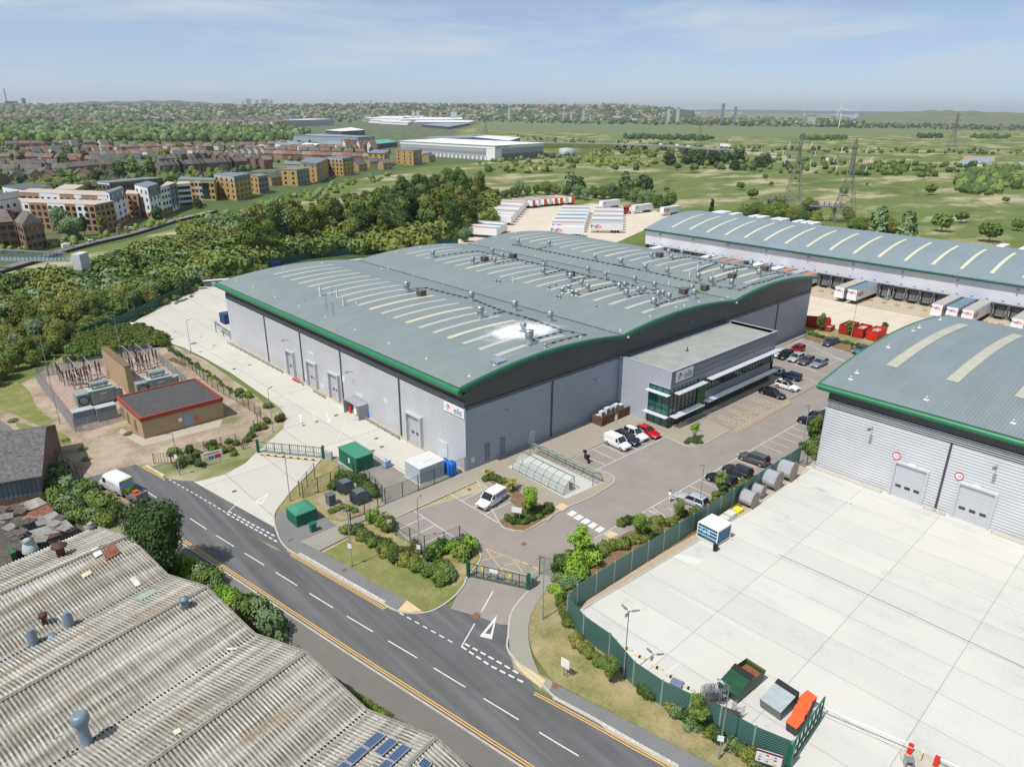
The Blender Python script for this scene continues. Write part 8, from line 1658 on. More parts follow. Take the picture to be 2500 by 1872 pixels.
def xfmr(c,u,v,z,lab):
 x,y=W(c,u,v,z);t_=empty('power_transformer',(x,y,0),R(0),lab,'transformer')
 MB().box(-1.3,-1.2,.3,2.4,1.2,2.6).build('tank',TRG,t_);MB().box(-1.5,-1.3,2.6,2.6,1.3,2.75).build('lid',M('transformer_lid',(.38,.43,.4),.5),t_);b=MB();b.tube([(-.9,-.2,3.6),(1.9,-.2,3.6)],.5,14);b.build('conservator',TRG,t_)
 b=MB();b.bar((-.5,-.2,2.7),(-.5,-.2,3.2),.12);b.bar((1.5,-.2,2.7),(1.5,-.2,3.2),.12);b.build('bracket',TRG,t_)
 b=MB();b.box(-3.4,-1.2,.3,-1.5,1.2,2.5);b.build('radiator',TRG,t_);b=MB();b.tube([(-2.4,-1.28,1.4),(-2.4,-1.2,1.4)],.85,20);b.build('fan_ring',M('fan_dark',(.05,.06,.06),.5),t_);b=MB();b.tube([(-2.4,-1.33,1.4),(-2.4,-1.28,1.4)],.62,16);b.build('fan_hub',TRG,t_)
 b=MB();b.box(2.5,-.9,.5,3.6,.9,2.2);b.box(.2,-1.6,.9,1.2,-1.2,2.1);b.build('control_box',TRG,t_)
 for k in range(3):insul(-.9+k*1.3,.6,2.75,.9,.13,t_)
xfmr('K',920,850,1.3,'grey-green power transformer left of the blast wall');xfmr('K',1740,690,1.3,'grey-green power transformer right of the blast wall')
for u,v,sx,h_,lab in((760,1250,1.55,2.3,'large ribbed grey cabinet at the left front of the substation'),(1080,1190,1.5,2.3,'large ribbed grey cabinet beside the tan building'),(1255,880,.55,1.5,'small grey cabinet at the foot of the blast wall'),(2055,690,.55,1.5,'small grey cabinet by the right palisade fence')):
 x,y=W('K',u,v);c=empty('cabinet',(x,y+.8,0),0,lab,'cabinet');MB().box(-sx,-.8 if sx>1 else-.4,0,sx,.8 if sx>1 else .4,h_).build('casing',M('cabinet_blue_grey',(.24,.29,.33),.5,.1),c);MB().box(-sx-.05,-.85 if sx>1 else-.45,h_,sx+.05,.85 if sx>1 else .45,h_+.1).build('top',M('cabinet_top',(.4,.44,.45),.5),c)
 if sx>1:
  b=MB();
  for k in range(6):b.box(-sx,-.84,.3+k*.33,sx,-.8,.36+k*.33)
  b.build('ribs',M('rib_dark',(.14,.17,.2),.5),c)
def NP(pts):return[W('N',u,v)for u,v in pts]
FOL=M('town_green',(.045,.075,.02),.95,var=.5,scale=.02,kind='pos');MGD=M('gardens',(.1,.12,.06),.95,var=.6,scale=.05,kind='pos')
sheet('town_ground',NP([(-200,610),(0,600),(170,590),(330,540),(480,500),(600,470),(800,430),(1000,392),(1175,372),(1180,345),(1100,325),(1180,300),(1500,302),(2000,313),(2600,322),(2600,300),(2000,290),(1400,281),(700,274),(0,269),(-250,268)]),-.045,MGD)
CRW=leaf_mat('creek_grass',[(.028,.05,.014),(.055,.085,.024),(.1,.11,.06)],.2)
sheet('creek_bank',NP([(-100,640),(0,650),(100,625),(200,610),(300,590),(480,545),(620,510),(860,440),(1050,405),(1300,390),(1500,380),(1480,372),(1170,372),(1000,390),(760,430),(560,470),(330,525),(180,585),(0,610),(-100,620)]),-.04,CRW)
MEAD=leaf_mat('far_meadow',[(.055,.075,.024),(.08,.105,.036),(.12,.135,.06)],.02)
sheet('meadow',NP([(1180,300),(1240,296),(1700,308),(2300,312),(2300,330),(1900,335),(1500,328),(1160,318)]),-.035,MEAD)
sheet('meadow',NP([(450,275),(700,274),(860,281),(740,289),(470,290)]),-.035,MEAD)
WAT=NT('river_water').fin((.25,.3,.36),.25,0,.5)
sheet('river',NP([(1640,271.6),(1900,275),(2050,282),(2120,297),(2300,303),(2700,312),(2700,304),(2300,291),(2130,284),(2080,277),(1950,272),(1640,269.5)]),-.02,WAT)
sheet('pond',NP([(2335,398),(2350,390),(2415,383),(2430,392),(2400,399)]),-.02,WAT);sheet('pond',NP([(2478,406),(2490,395),(2560,398),(2560,408)]),-.02,WAT)
sheet('mud_bank',NP([(2350,390),(2355,381),(2430,383),(2428,393)]),-.022,M('mud',(.4,.25,.17),.9,var=.2,scale=.1))
def ridge(name,prof,dist,depth,mat):
 pts_=smooth_line([(u,v)for u,v in prof],6);rows=[]
 for t_,f in((-1,0),(-.6,.45),(-.25,.9),(0,1),(.35,.8),(1,0)):
  r=[]
  for k,(u,v)in enumerate(pts_):
   x,y,z=atdist('N',u,v,dist);d_=Vector((x-CAM.x,y-CAM.y)).normalized();e_=1 if 0<k<len(pts_)-1 else 0;r.append((x+d_.x*depth*t_,y+d_.y*depth*t_,-1+(z+1)*f*(1+.06*math.sin(k*1.7+t_*5))*e_))
  rows.append(r)
 b=MB();b.grid(rows);o=structure(b.build(name,mat));
 if o.data.polygons[len(o.data.polygons)//2].normal.z<0:o.data.flip_normals()
HILL=leaf_mat('wooded_hill',[(.016,.03,.013),(.028,.045,.017),(.06,.07,.037)],.008)
ridge('hills',[(-300,250),(0,251),(90,256),(200,249),(300,248),(420,246),(520,252),(640,257),(800,262)],11000,1500,HILL)
ridge('hills',[(-300,254),(-50,258),(150,257),(300,258),(450,257),(600,258),(760,258),(900,256),(1000,255),(1100,257),(1300,259),(1440,259),(1480,256),(1550,260),(1640,266),(1700,270)],5200,1500,HILL)
ridge('hills',[(2090,279),(2180,275),(2270,270),(2350,271),(2480,276),(2700,282)],4300,700,leaf_mat('spoil_heap',[(.06,.075,.03),(.1,.11,.06),(.17,.15,.1)],.01))
ridge('hills',[(1600,270),(1800,268),(2100,272),(2600,277)],16000,2500,HILL)
rb=random.Random(21)
def blob(b,x,y,z,r_,h_,mi):
 n=6;a0=rb.uniform(0,1);R1=[(x+r_*rb.uniform(.75,1.1)*math.cos(2*math.pi*(k+a0)/n),y+r_*rb.uniform(.75,1.1)*math.sin(2*math.pi*(k+a0)/n),z+h_*rb.uniform(.3,.45))for k in range(n)]
 R2=[(x+r_*rb.uniform(.45,.75)*math.cos(2*math.pi*(k+.5+a0)/n),y+r_*rb.uniform(.45,.75)*math.sin(2*math.pi*(k+.5+a0)/n),z+h_*rb.uniform(.75,.92))for k in range(n)]
 B0=[(x+r_*.7*math.cos(2*math.pi*(k+a0)/n),y+r_*.7*math.sin(2*math.pi*(k+a0)/n),z)for k in range(n)]
 b.add(B0+R1+R2+[(x,y,z+h_)],[(k,(k+1)%n,(k+1)%n+n,k+n)for k in range(n)]+[f for k in range(n)for f in((k+n,(k+1)%n+n,k+2*n),((k+1)%n+n,(k+1)%n+2*n,k+2*n))]+[(k+2*n,(k+1)%n+2*n,3*n)for k in range(n)],mi)
LFm=[LF['far'],LF['dark'],LF['mid'],LF['olive'],LF['grey'],LF['copper'],LF['yellow']]
def sc2(poly,n,seed):
 "sample a zone evenly in the picture's depth: density falls with distance"
 rg2=random.Random(seed);xs=[p[0]for p in poly];ys=[p[1]for p in poly];out=[];t=0
 while len(out)<n and t<n*30:
  t+=1;u,v=rg2.uniform(min(xs),max(xs)),rg2.uniform(min(ys),max(ys));c=False;j=len(poly)-1
  for i in range(len(poly)):
   if(poly[i][1]>v)!=(poly[j][1]>v)and u<(poly[j][0]-poly[i][0])*(v-poly[i][1])/(poly[j][1]-poly[i][1])+poly[i][0]:c=not c
   j=i
  if c:out.append((*W('N',u,v),v-HY_(u)))
 return out
def HY_(u):return 265+.008*(u-1250)
def tmass(poly,n,r_,label,mis=(0,1,2,0,3),seed=1,z=0,name='distant_woodland'):
 b=MB()
 for x,y,dv in sc2(poly,n,seed):s_=r_*rb.uniform(.6,1.25)*max(1,26/max(8,dv))**.35;blob(b,x,y,z,s_,s_*rb.uniform(1.2,1.9),rb.choice(mis))
 tag(b.build(name,LFm),label,'trees',kind='stuff')
tmass([(0,306),(200,312),(420,308),(620,312),(760,322),(700,345),(500,347),(300,345),(0,350)],1500,6.5,'broad band of woodland between the housing areas on the left',(0,0,1,2,4),2)
tmass([(-20,262),(400,262),(700,264),(900,265),(1100,267),(1180,282),(900,280),(860,300),(700,298),(400,306),(-20,306)],1500,8,'scattered trees among the far left suburbs',(0,0,1,4),3)
tmass([(-20,350),(300,347),(700,345),(900,350),(960,380),(700,395),(420,470),(200,500),(-20,560)],1150,3.0,'garden trees among the houses on the left',(0,1,2,0,2,5,3),4)
tmass([(1000,266),(1300,267),(1640,272),(1700,290),(2000,292),(2120,298),(2100,312),(1700,307),(1180,300),(1100,283)],1000,8,'trees among the far town houses beyond the marsh',(0,0,1,4),5)
tmass([(2000,296),(2600,306),(2600,322),(2300,316),(2000,312)],500,4,'tree belt along the far edge of the marsh on the right',(0,1),6)
tmass([(1520,336),(1620,333),(1745,338),(1740,344),(1540,341)],130,4,'dark hedgerow across the middle of the marsh',(1,0),7,name='hedgerow')
for P,n in(([(1955,336),(2065,337),(2063,343),(1953,342)],70),([(2240,332),(2300,333),(2298,338),(2240,337)],40),([(2370,334),(2465,333),(2460,339),(2372,339)],50)):tmass(P,n,4,'dark hedge clump on the far marsh',(1,0),n,name='hedgerow')
tmass([(1250,330),(1500,345),(1900,362),(2500,370),(2500,378),(1800,372),(1300,345)],160,2.6,'low bushes dotted over the middle marsh',(0,1,2),9,name='marsh_bushes')
tmass([(1170,400),(1260,380),(1420,378),(1520,372),(1640,395),(1560,420),(1420,410),(1300,425),(1180,420)],120,2.8,'bushes of the near marsh beyond the trailer park',(0,2,3),10,name='marsh_bushes')
tmass([(1650,392),(1900,388),(2300,402),(2500,410),(2500,440),(2200,432),(1900,424),(1700,415)],230,3.0,'belt of scrub crossing the marsh behind the pylons',(0,1,2,3),11,name='marsh_scrub')
tmass([(2330,440),(2420,415),(2510,410),(2510,460),(2400,478),(2340,468)],130,3.4,'large willow scrub at the right of the marsh',(0,2,1),12,name='marsh_scrub')
tmass([(1480,356),(1700,372),(1900,380),(1960,392),(1700,392),(1450,375)],90,3.2,'bushes beside the raised road on the marsh',(0,2,3),13,name='marsh_bushes')
tmass([(640,575),(760,540),(820,545),(700,600),(560,640),(480,700),(420,700),(500,640)][0:3]+[(700,560)],20,2,'bushes at the foot of the wood',(3,2),14,name='marsh_bushes')
tmass([(480,545),(620,505),(840,445),(960,425),(930,440),(700,510),(560,545)],60,2.2,'low willow scrub on the creek bank',(2,4,3),15,name='creek_bushes')
tmass([(0,612),(150,590),(300,560),(500,520),(520,528),(300,570),(150,604),(0,625)],46,1.3,'clipped bushes along the riverside path',(2,3),16,name='path_bushes')
HW=[M('house_brick',(.22,.135,.1),.9,var=.25,scale=.3),M('house_white',(.62,.6,.56),.8,var=.1),M('house_yellow_brick',(.36,.26,.13),.9,var=.15),M('house_brown',(.2,.14,.1),.9,var=.2)]
HR=[M('roof_brown_tile',(.15,.122,.105),.9,var=.3,scale=.4),M('roof_red_tile',(.22,.105,.075),.9,var=.25,scale=.4),M('roof_grey_slate',(.11,.11,.115),.85,var=.3,scale=.4),M('roof_pale_tile',(.24,.19,.15),.9,var=.25,scale=.4)]
def gabled(b,x,y,a_,L,D_,h_,rise,mw,mr,hip=0):
 ca,sa=math.cos(a_),math.sin(a_);T_=lambda p:(x+ca*p[0]-sa*p[1],y+sa*p[0]+ca*p[1],p[2]);l,d=L/2,D_/2
 b.add([T_(p)for p in((-l,-d,0),(l,-d,0),(l,d,0),(-l,d,0),(-l,-d,h_),(l,-d,h_),(l,d,h_),(-l,d,h_),(-l+hip,0,h_+rise),(l-hip,0,h_+rise))],[(0,1,5,4),(2,3,7,6)]+([(1,2,6,9,5),(3,0,4,8,7)]if not hip else[(1,2,6,5),(3,0,4,7)]),mw)
 o=.35;b.add([T_(p)for p in((-l-o,-d-o,h_-.15),(l+o,-d-o,h_-.15),(l+o,d+o,h_-.15),(-l-o,d+o,h_-.15),(-l-o+hip,0,h_+rise+.1),(l+o-hip,0,h_+rise+.1))],[(0,1,5,4),(2,3,4,5)]+([(1,2,5),(3,0,4)]if hip else[]),mr)
def hmass(poly,n,Ls,label,seed):
 b=MB();r2=random.Random(seed)
 for x,y,dv in sc2(poly,n,seed):a_=r2.choice((.35,.35,1.9,.6,-.3))+r2.uniform(-.1,.1);gabled(b,x,y,a_,r2.uniform(*Ls),8.5,5.5,2.8,r2.choice((0,1,1,1,3)),4+r2.choice((0,0,1,3,2)))
 tag(b.build('distant_houses',HW+HR),label,'houses',kind='stuff')
hmass([(-20,272),(420,270),(560,282),(800,290),(760,303),(420,308),(-20,306)],1500,(9,26),'rows of far small suburban houses on the left',31)
hmass([(0,263),(500,262),(900,264),(900,276),(500,272),(0,271)],450,(25,70),'faint roofs on the far left rise',32)
hmass([(900,262),(1350,265),(1650,272),(1700,284),(2000,286),(2120,296),(2090,301),(1640,296),(1300,290),(1080,280),(900,276)],1150,(20,60),'far town roofs beyond the marsh',33)
def ip(P,q):
 for(a,c),(e,f)in zip(P,P[1:]):
  if a<=q<=e:return c+(f-c)*(q-a)/(e-a)
 return P[-1][1]
b=MB();hb2=MB();r2=random.Random(4)
for k in range(1900):
 u=r2.uniform(-20,1640);t_=r2.random();PR=[(-300,254),(-50,258),(600,258),(760,258),(900,256),(1000,255),(1100,257),(1300,259),(1440,259),(1480,256),(1550,260),(1640,266)];v_=ip(PR,u);zc=atdist('N',u,v_,5200)[2];x,y,_=atdist('N',u,v_,5200-1500*t_);z=max(0,(zc+1)*ip([(0,1),(.25,.9),(.6,.45),(1,0)],t_)-3)
 if r2.random()<.55:blob(b,x,y,z,14,17,r2.choice((0,1,0,4)))
 else:gabled(hb2,x,y,r2.uniform(0,3),r2.uniform(20,50),12,7+z*.0,4,r2.choice((0,1,1)),4+r2.choice((0,1,3)));hb2.v[-1-15:]=[(p[0],p[1],p[2]+z)for p in hb2.v[-16:]]
hb3=MB()
for x,y,dv in sc2([(1560,271),(1640,268.5),(2060,271),(2080,276),(1900,276),(1640,280)],120,77):gabled(hb3,x,y,r2.uniform(0,3),r2.uniform(30,120),30,r2.uniform(8,22),3,1,7)
tag(hb3.build('distant_sheds',HW+HR),'pale sheds and works strung along the far river bank','sheds',kind='stuff')
tag(b.build('distant_woodland',LFm),'trees covering the far town hill','trees',kind='stuff');tag(hb2.build('distant_houses',HW+HR),'houses on the slope of the far town hill','houses',kind='stuff')
HM={}
def house(x,y,a_,kind,roof,L=9,D_=8,h_=5.4,rise=2.8,hip=0,label='',group=None):
 o=empty('house',(x,y,0),a_,label,'house',group);key=(kind,roof,L,D_,h_,hip)
 if key not in HM:
  w_=MB();gabled(w_,0,0,0,L,D_,h_,rise,0,1,hip);nw=sum(1 for k in w_.mi if k==0);wm=MB();rm=MB()
  for f,m_ in zip(w_.f,w_.mi):(wm if m_==0 else rm).add([w_.v[i]for i in f],[tuple(range(len(f)))],0)
  wi=MB();wi.box(-.55,-.03,-.65,.55,.02,.65);cm_=MB().box(-.4,-.4,0,.4,.4,1.6)
  HM[key]=(wm.mesh('wall',HW[kind]),rm.mesh('roof',HR[roof]));HM['w']=HM.get('w')or wi.mesh('window',CGL);HM['c']=HM.get('c')or cm_.mesh('chimney',HW[0])
 ps=[]
 for me in HM[key]:q=bpy.data.objects.new(me.name.split('.')[0],me);COL.objects.link(q);q.parent=o;ps.append(q)
 q=bpy.data.objects.new('chimney',HM['c']);COL.objects.link(q);q.parent=ps[1];q.location=(L/2-1.2,0,h_+rise-1)
 if math.hypot(x-CAM.x,y-CAM.y)<640:
  for sx in(-.27,.27):
   for z_ in(1.5,4.1):
    for s in(-1,1):q=bpy.data.objects.new('window',HM['w']);COL.objects.link(q);q.parent=ps[0];q.location=(sx*L,s*(D_/2+.02),z_)
 return o
nh=0
def hrow(uA,uB,n,kind,roof,label,group,turn=0,**kw):
 A_,B_=W('N',*uA),W('N',*uB);a_=math.atan2(B_[1]-A_[1],B_[0]-A_[0])+turn
 for k in range(n):
  x,y=lerp(A_,B_,k/max(1,n-1));J=0 if 'bay' in label or 'stepped row'==label[-11:]else 1;x+=J*rb.uniform(-7,7);y+=J*rb.uniform(-7,7);house(x,y,a_+J*rb.uniform(-.25,.25),kind if isinstance(kind,int)else kind[k%len(kind)],roof if isinstance(roof,int)else roof[k%len(roof)],label=label,group=group,**kw)
GT=math.pi/2
hrow((500,395),(650,412),9,(0,3),(3,0),'tall narrow gabled house in the stepped row','houses of the stepped gabled row',GT+.2,L=9,D_=6.5,h_=7.5)
hrow((660,388),(900,396),11,(0,2,0),(0,3,1),'brown roofed house behind the stepped row','houses behind the stepped row',.3)
hrow((610,375),(880,383),11,(1,0,0),(0,1,0),'small house in the second row behind the stepped row','second row behind the stepped row',.5)
hrow((395,425),(590,412),18,3,(2,0),'terraced house with slate roof and white bay windows','terrace with white bay windows',0,L=6.2,D_=9,h_=6.5)
hrow((400,402),(520,397),12,(0,1),(2,2,0),'terraced house with dark roof behind the bay-window terrace','dark terrace behind the bay windows',0)
hrow((230,392),(330,388),9,1,(0,1,3),'white semi-detached house with tiled roof left of the stepped row','white semis left of the stepped row',.2,hip=2.2)
hrow((330,383),(470,378),13,1,(0,3,1),'white hipped house in the long curved row','white hipped houses',.1,hip=2.2)
hrow((255,372),(480,366),17,(1,0),(3,1,0),'small far house in the row before the woodland band','far row before the woodland',.1,hip=2)
hrow((500,368),(700,360),15,(1,0),(0,3),'small far house right of the woodland band','far row right of the woodland',.1,hip=2)
hrow((60,378),(230,372),11,(0,1),(1,0,2),'red or brown roofed house at the far left','red and brown roofs at far left',.4,hip=2)
hrow((20,395),(200,400),10,(0,0,1),(1,0,2),'brick house with red tiled roof among dark trees','red roofed brick houses at left',.3)
hrow((0,418),(150,415),8,(3,0),(0,2),'brown brick house at the left edge of the estate','brown houses at the left edge',.1)
hrow((140,425),(300,412),6,0,0,'long low brick terrace with brown roof','low brick terrace',0,L=15,D_=8)
hrow((0,455),(90,440),5,(3,2),2,'grey roofed new house at the left edge','grey roofed new houses',.7)
hrow((110,447),(240,440),5,2,(0,2),'yellow brick house with gable behind the flats','yellow gabled houses behind the flats',GT-.3,L=10,D_=7.5)
hrow((20,362),(250,357),14,(0,1),(0,0,1),'long distant brown roof house below the woodland band','distant houses below the woodland',.05)
hrow((560,385),(640,377),6,1,0,'white cottage among trees behind the stepped row','white cottages behind the stepped row',.2)
hrow((700,372),(850,370),9,(0,1),(0,3),'house in front of the blue-grey industrial unit','houses before the industrial unit',.2)
hrow((840,367),(905,372),5,(1,3),(1,0),'white gabled house with steep maroon roof','steep gabled white houses',GT,L=9,D_=7,h_=8,rise=4.5)
hrow((20,430),(130,428),6,(0,1),(2,0),'dark roofed house near the left edge','dark roofs near the left edge',.2)
hrow((170,405),(235,405),4,(0,1),(1,2),'brick house near the orange gable','brick houses near the orange gable',.3)
hrow((905,408),(935,412),3,2,(0,2),'small yellow house at the end of the riverside flats','small yellow houses by the flats',GT)
FLB=M('flat_tan_brick',(.36,.22,.13),.9,var=.12,scale=.5);FLW=M('flat_white_render',(.72,.74,.78),.7,var=.04);FLR=M('flat_pale_roof',(.46,.4,.34),.85,var=.08,scale=.3);FLY=M('flat_yellow_brick',(.42,.29,.11),.9,var=.1,scale=.5);FLG=M('flat_grey_metal',(.17,.2,.22),.6,var=.08);FDB=M('flat_dark_brick',(.16,.1,.075),.9,var=.2,scale=.5)
def flats(c,quad,z,wall,roof,label,wins=((0,8,3),),panels=(),group=None,cat='apartment block',zq=None,name='apartment_block',h0=1.2):
 P=[W(c,u,v,z if zq is None else zq)for u,v in quad];cx=sum(p[0]for p in P)/len(P);cy=sum(p[1]for p in P)/len(P);Q=[(p[0]-cx,p[1]-cy)for p in P];n=len(Q)
 o=empty(name,(cx,cy,0),0,label,cat,group);wo=MB().prism(Q,0,z-.25).build('wall',wall,o);MB().prism([(p[0]*1.02,p[1]*1.02)for p in Q],z-.25,z).build('roof',roof,o)
 def onedge(e,t0,t1,z0,z1,th,nm,mt_,pr):
  A_,B_=Q[e],Q[(e+1)%n];d_=Vector((B_[0]-A_[0],B_[1]-A_[1]));nn=Vector((d_.y,-d_.x)).normalized()
  if nn.dot(Vector(((A_[0]+B_[0])/2,(A_[1]+B_[1])/2)))<0:nn=-nn
  p=[(A_[0]+d_.x*t,A_[1]+d_.y*t)for t in(t0,t1)];MB().prism([p[0],p[1],(p[1][0]+nn.x*th,p[1][1]+nn.y*th),(p[0][0]+nn.x*th,p[0][1]+nn.y*th)],z0,z1).build(nm,mt_,pr)
 for e,t0,t1,z0,z1,mt_ in panels:onedge(e,t0,t1,z0,z1,.12,'facade_panel',mt_,wo)
 for e,m_,st_ in wins:
  L=math.dist(Q[e],Q[(e+1)%n])
  for k in range(m_):
   for s_ in range(st_):
    t_=(k+.5)/m_;hw_=.75/L;zz=h0+(z-h0)*s_/st_;onedge(e,t_-hw_,t_+hw_,zz,zz+1.45,.2,'window',CGL,wo)
 return o
B1=flats('w',[(245,412),(1015,440),(1222,398),(200,370)],11.5,FLB,FLR,'long tan and white apartment block with pale flat roof behind the footbridge',((0,12,4),(1,4,4)),((0,.345,.59,2.5,11.2,FLW),(0,-.02,.08,2.5,11.2,FLW),(0,.74,.87,2.5,11.2,FLW)))
flats('w',[(1205,660),(1247,690),(1395,605),(1360,588)],14.5,FLW,FLG,'white and grey corner tower of flats, left one',((0,1,5),(1,3,5)),((1,0,1,10,14.2,FLG),(0,0,1,0,2.5,FLB),(1,0,1,0,2.5,FLB)),zq=0)
flats('w',[(215,303),(1180,345),(1235,300),(340,266)],11,FLB,FLR,'long tan and white apartment block, the second row back',((0,14,3),),((0,.22,.45,3,10.7,FLW),(0,.87,1,3,10.7,FLW),(0,.61,.69,3,10.7,FLW)))
flats('w',[(1355,318),(1480,326),(1520,290),(1370,283)],11,FLB,FLR,'tan brick apartment block between the two white corner towers',((0,2,4),))
flats('w',[(1510,560),(1650,602),(1760,545),(1650,512)],14.5,FLW,FLG,'white and grey corner tower of flats, right one',((0,3,4),(1,3,4)),((1,0,1,9.5,14.2,FLG),(0,0,1,0,2.5,FLB),(1,0,1,0,2.5,FLB)),zq=0)
flats('w',[(1775,545),(1870,515),(1945,480),(1850,468)],12.8,FLW,FLR,'white block of flats with balconies next to the river path',((0,3,4),(1,2,4)),((1,0,1,2.5,12.6,FLG),(0,0,1,0,2.3,FLB)),zq=0)
flats('w',[(1950,482),(2088,470),(2075,440),(1955,450)],12,FLW,FLR,'white block of flats with small square windows, rightmost',((0,4,4),),((0,0,1,0,2.3,FLB),),zq=0)
flats('w',[(1050,190),(1180,204),(1758,150),(1600,142)],8.5,FDB,FLG,'long low dark brick building with white parapet corner',((0,3,2),(1,14,2)),((0,0,1,7.2,8.6,FLW),(1,0,.75,7.6,8.6,FLG)),cat='building',name='brick_building')
flats('w',[(590,270),(800,275),(905,228),(700,222)],9.5,FLB,FLR,'low flat-roofed tan block behind the second row',((0,4,3),))
for q,lab in(([(-120,642),(145,620),(90,545),(-60,520)],'brown brick flats with pitched roof at the left edge'),([(150,612),(240,662),(456,616),(372,555)],'brown brick flats with pitched roof left of the long tan block')):
 o=flats('w',q,9.5,M('flat_brown_brick',(.22,.14,.1),.9,var=.15,scale=.5),HR[0],lab,((0,3,3),(1,4,3)));Q=[Vector((*W('w',u,v,9.5),9.5))-Vector((o.location.x,o.location.y,0))for u,v in q];m0=(Q[0]+Q[1])/2*.55+(Q[2]+Q[3])/2*.0;b=MB();a_,c_=(Q[0]+Q[3])/2,(Q[1]+Q[2])/2;a2,c2=a_*.7,c_*.7;a2.z=c2.z=12.6
 b.add([q_*1.04 if 0 else q_ for q_ in Q]+[a2,c2],[(0,1,5,4),(2,3,4,5),(1,2,5),(3,0,4)]);b.build('pitched_roof',HR[0],o)
for q,lab in(([(-40,400),(240,350),(200,290),(-60,330)],'dark pitched roof building at the left edge, nearer one'),([(20,240),(330,290),(560,240),(300,205)],'dark pitched roof building at the left edge, further one')):flats('w',q,9,FLW,HR[2],lab,((0,4,2),),cat='building',name='building')
for q,z,lab,wn,pn in(([(230,332),(600,342),(625,318),(265,302)],11,'low yellow brick wing of the riverside flats',((0,9,3),),((0,.47,.63,0,10.6,M('pale_panel',(.42,.4,.36),.8)),(0,.66,.84,1,9.5,CGL))),([(605,274),(812,302),(978,270),(780,256)],13,'yellow brick tower of flats with grey top storey, leftmost',((0,4,4),(1,4,4)),((0,0,1,10.3,12.9,M('pale_panel',(.42,.4,.36),.8)),(1,0,1,10.3,12.9,FLG))),([(970,285),(1062,300),(1165,286),(1080,270)],10.5,'yellow brick block with dark glazed corner, second along the creek',((0,2,3),(1,4,3)),((1,.1,.9,.5,10,FLG),)),([(1300,226),(1462,232),(1592,212),(1430,198)],10.5,'yellow brick block of flats, third along the creek',((0,2,3),(1,4,3)),((1,.1,.8,.5,10,FLG),)),([(1510,150),(1665,168),(1785,116),(1562,108)],13,'yellow brick tower of flats with grey roof, fourth along the creek',((0,2,4),(1,5,4)),((0,0,1,11,12.9,FLG),(1,.1,.35,.5,12,FLG))),([(1328,172),(1510,178),(1522,150),(1345,138)],9,'low yellow brick flats behind the fourth block',((0,5,2),),()),([(1782,102),(1940,112),(2052,100),(1900,90)],13,'yellow brick tower of flats with pale top storey, fifth along the creek',((0,4,4),(1,3,4)),((0,0,1,10.5,12.9,M('pale_panel',(.42,.4,.36),.8)),(1,0,1,10.5,12.9,FLG)))):flats('x',q,z,FLY,FLG,lab,wn,pn)
for q,z,lab in(([(622,548),(752,552),(792,530),(680,520)],12,'yellow brick tower of flats, sixth along the creek'),([(840,520),(975,530),(1042,522),(905,508)],13,'yellow brick tower of flats at the far end of the creek row'),([(100,612),(240,622),(320,590),(190,582)],12,'yellow flats with overhanging grey roof in the middle of the creek row')):flats('b',q,z,FLY,FLG,lab,((0,3,4),(1,3,4)),((1,.1,.5,.5,12,FLG),))
for(u,v)in((1215,400),(1330,375),(1400,365)):x,y=W('x',u,v);house(x+3,y+6,.5,2,2,L=14,D_=9,label='yellow brick riverside house with grey roof between the flats',group='riverside houses between the flats')
for(u,v)in((560,690),(660,660),(1100,620)):x,y=W('b',u,v);house(x+3,y+6,.5,2,2,L=14,D_=9,label='yellow brick house with grey roof further along the creek',group='riverside houses further along')
PW=smooth_line([W('w',*p)for p in((-300,1260),(0,1190),(430,1060),(760,950),(1100,860),(1400,790),(1700,700),(1950,620),(2212,560),(2350,520))],3)
rp_=[(x-3.2*.7,y+3.2)for x,y in PW];structure(ribbon(MB(),[(x-1.5,y+2.9)for x,y in PW],5.5,.35).build('riverside_path',M('path_grey',(.25,.235,.22),.9,var=.1)))
b=MB();o0=PW[0];ribbon(b,[(x-o0[0],y-o0[1])for x,y in PW],.5,-.5,.9);tag(b.build('river_wall',M('dark_wall',(.05,.045,.04),.9,var=.3),None,(*o0,0)),'long dark wall along the riverside path below the flats','wall')
wire_fence('railing',[(x-.2,y+.4)for x,y in PW[::3]][:8],1.9,6,'brown railing on the river wall by the footbridge',M('railing_brown',(.2,.15,.12),.8),mesh_mat('railing_bars',(.22,.17,.14),.5,50,.25,0),rails=2)
ft=empty('footbridge',(*W('y',1440,690,1),0),0,'grey lattice footbridge ending at a pale concrete tower on the left','footbridge');ox,oy=ft.location.x,ft.location.y
tA,tB,tC=W('y',1470,520,8.6),W('y',1640,530,8.6),W('y',1825,470,8.6);xs_,ys_=tA[0]-ox,tA[1]-oy;dA=Vector((tB[0]-tA[0],tB[1]-tA[1]));dB=Vector((tC[0]-tB[0],tC[1]-tB[1]))
P4=[(xs_,ys_),(xs_+dA.x,ys_+dA.y),(xs_+dA.x+dB.x,ys_+dA.y+dB.y),(xs_+dB.x,ys_+dB.y)];MB().prism(P4,0,8.6).build('tower',M('pale_concrete_tower',(.5,.53,.54),.8,var=.1,scale=.5),ft)
sA,sB=W('y',1440,660,3.2),W('y',-400,640,3.2);tAa,tBb=W('y',1440,500,6.4),W('y',-400,260,6.4);b=MB();fr=MB()
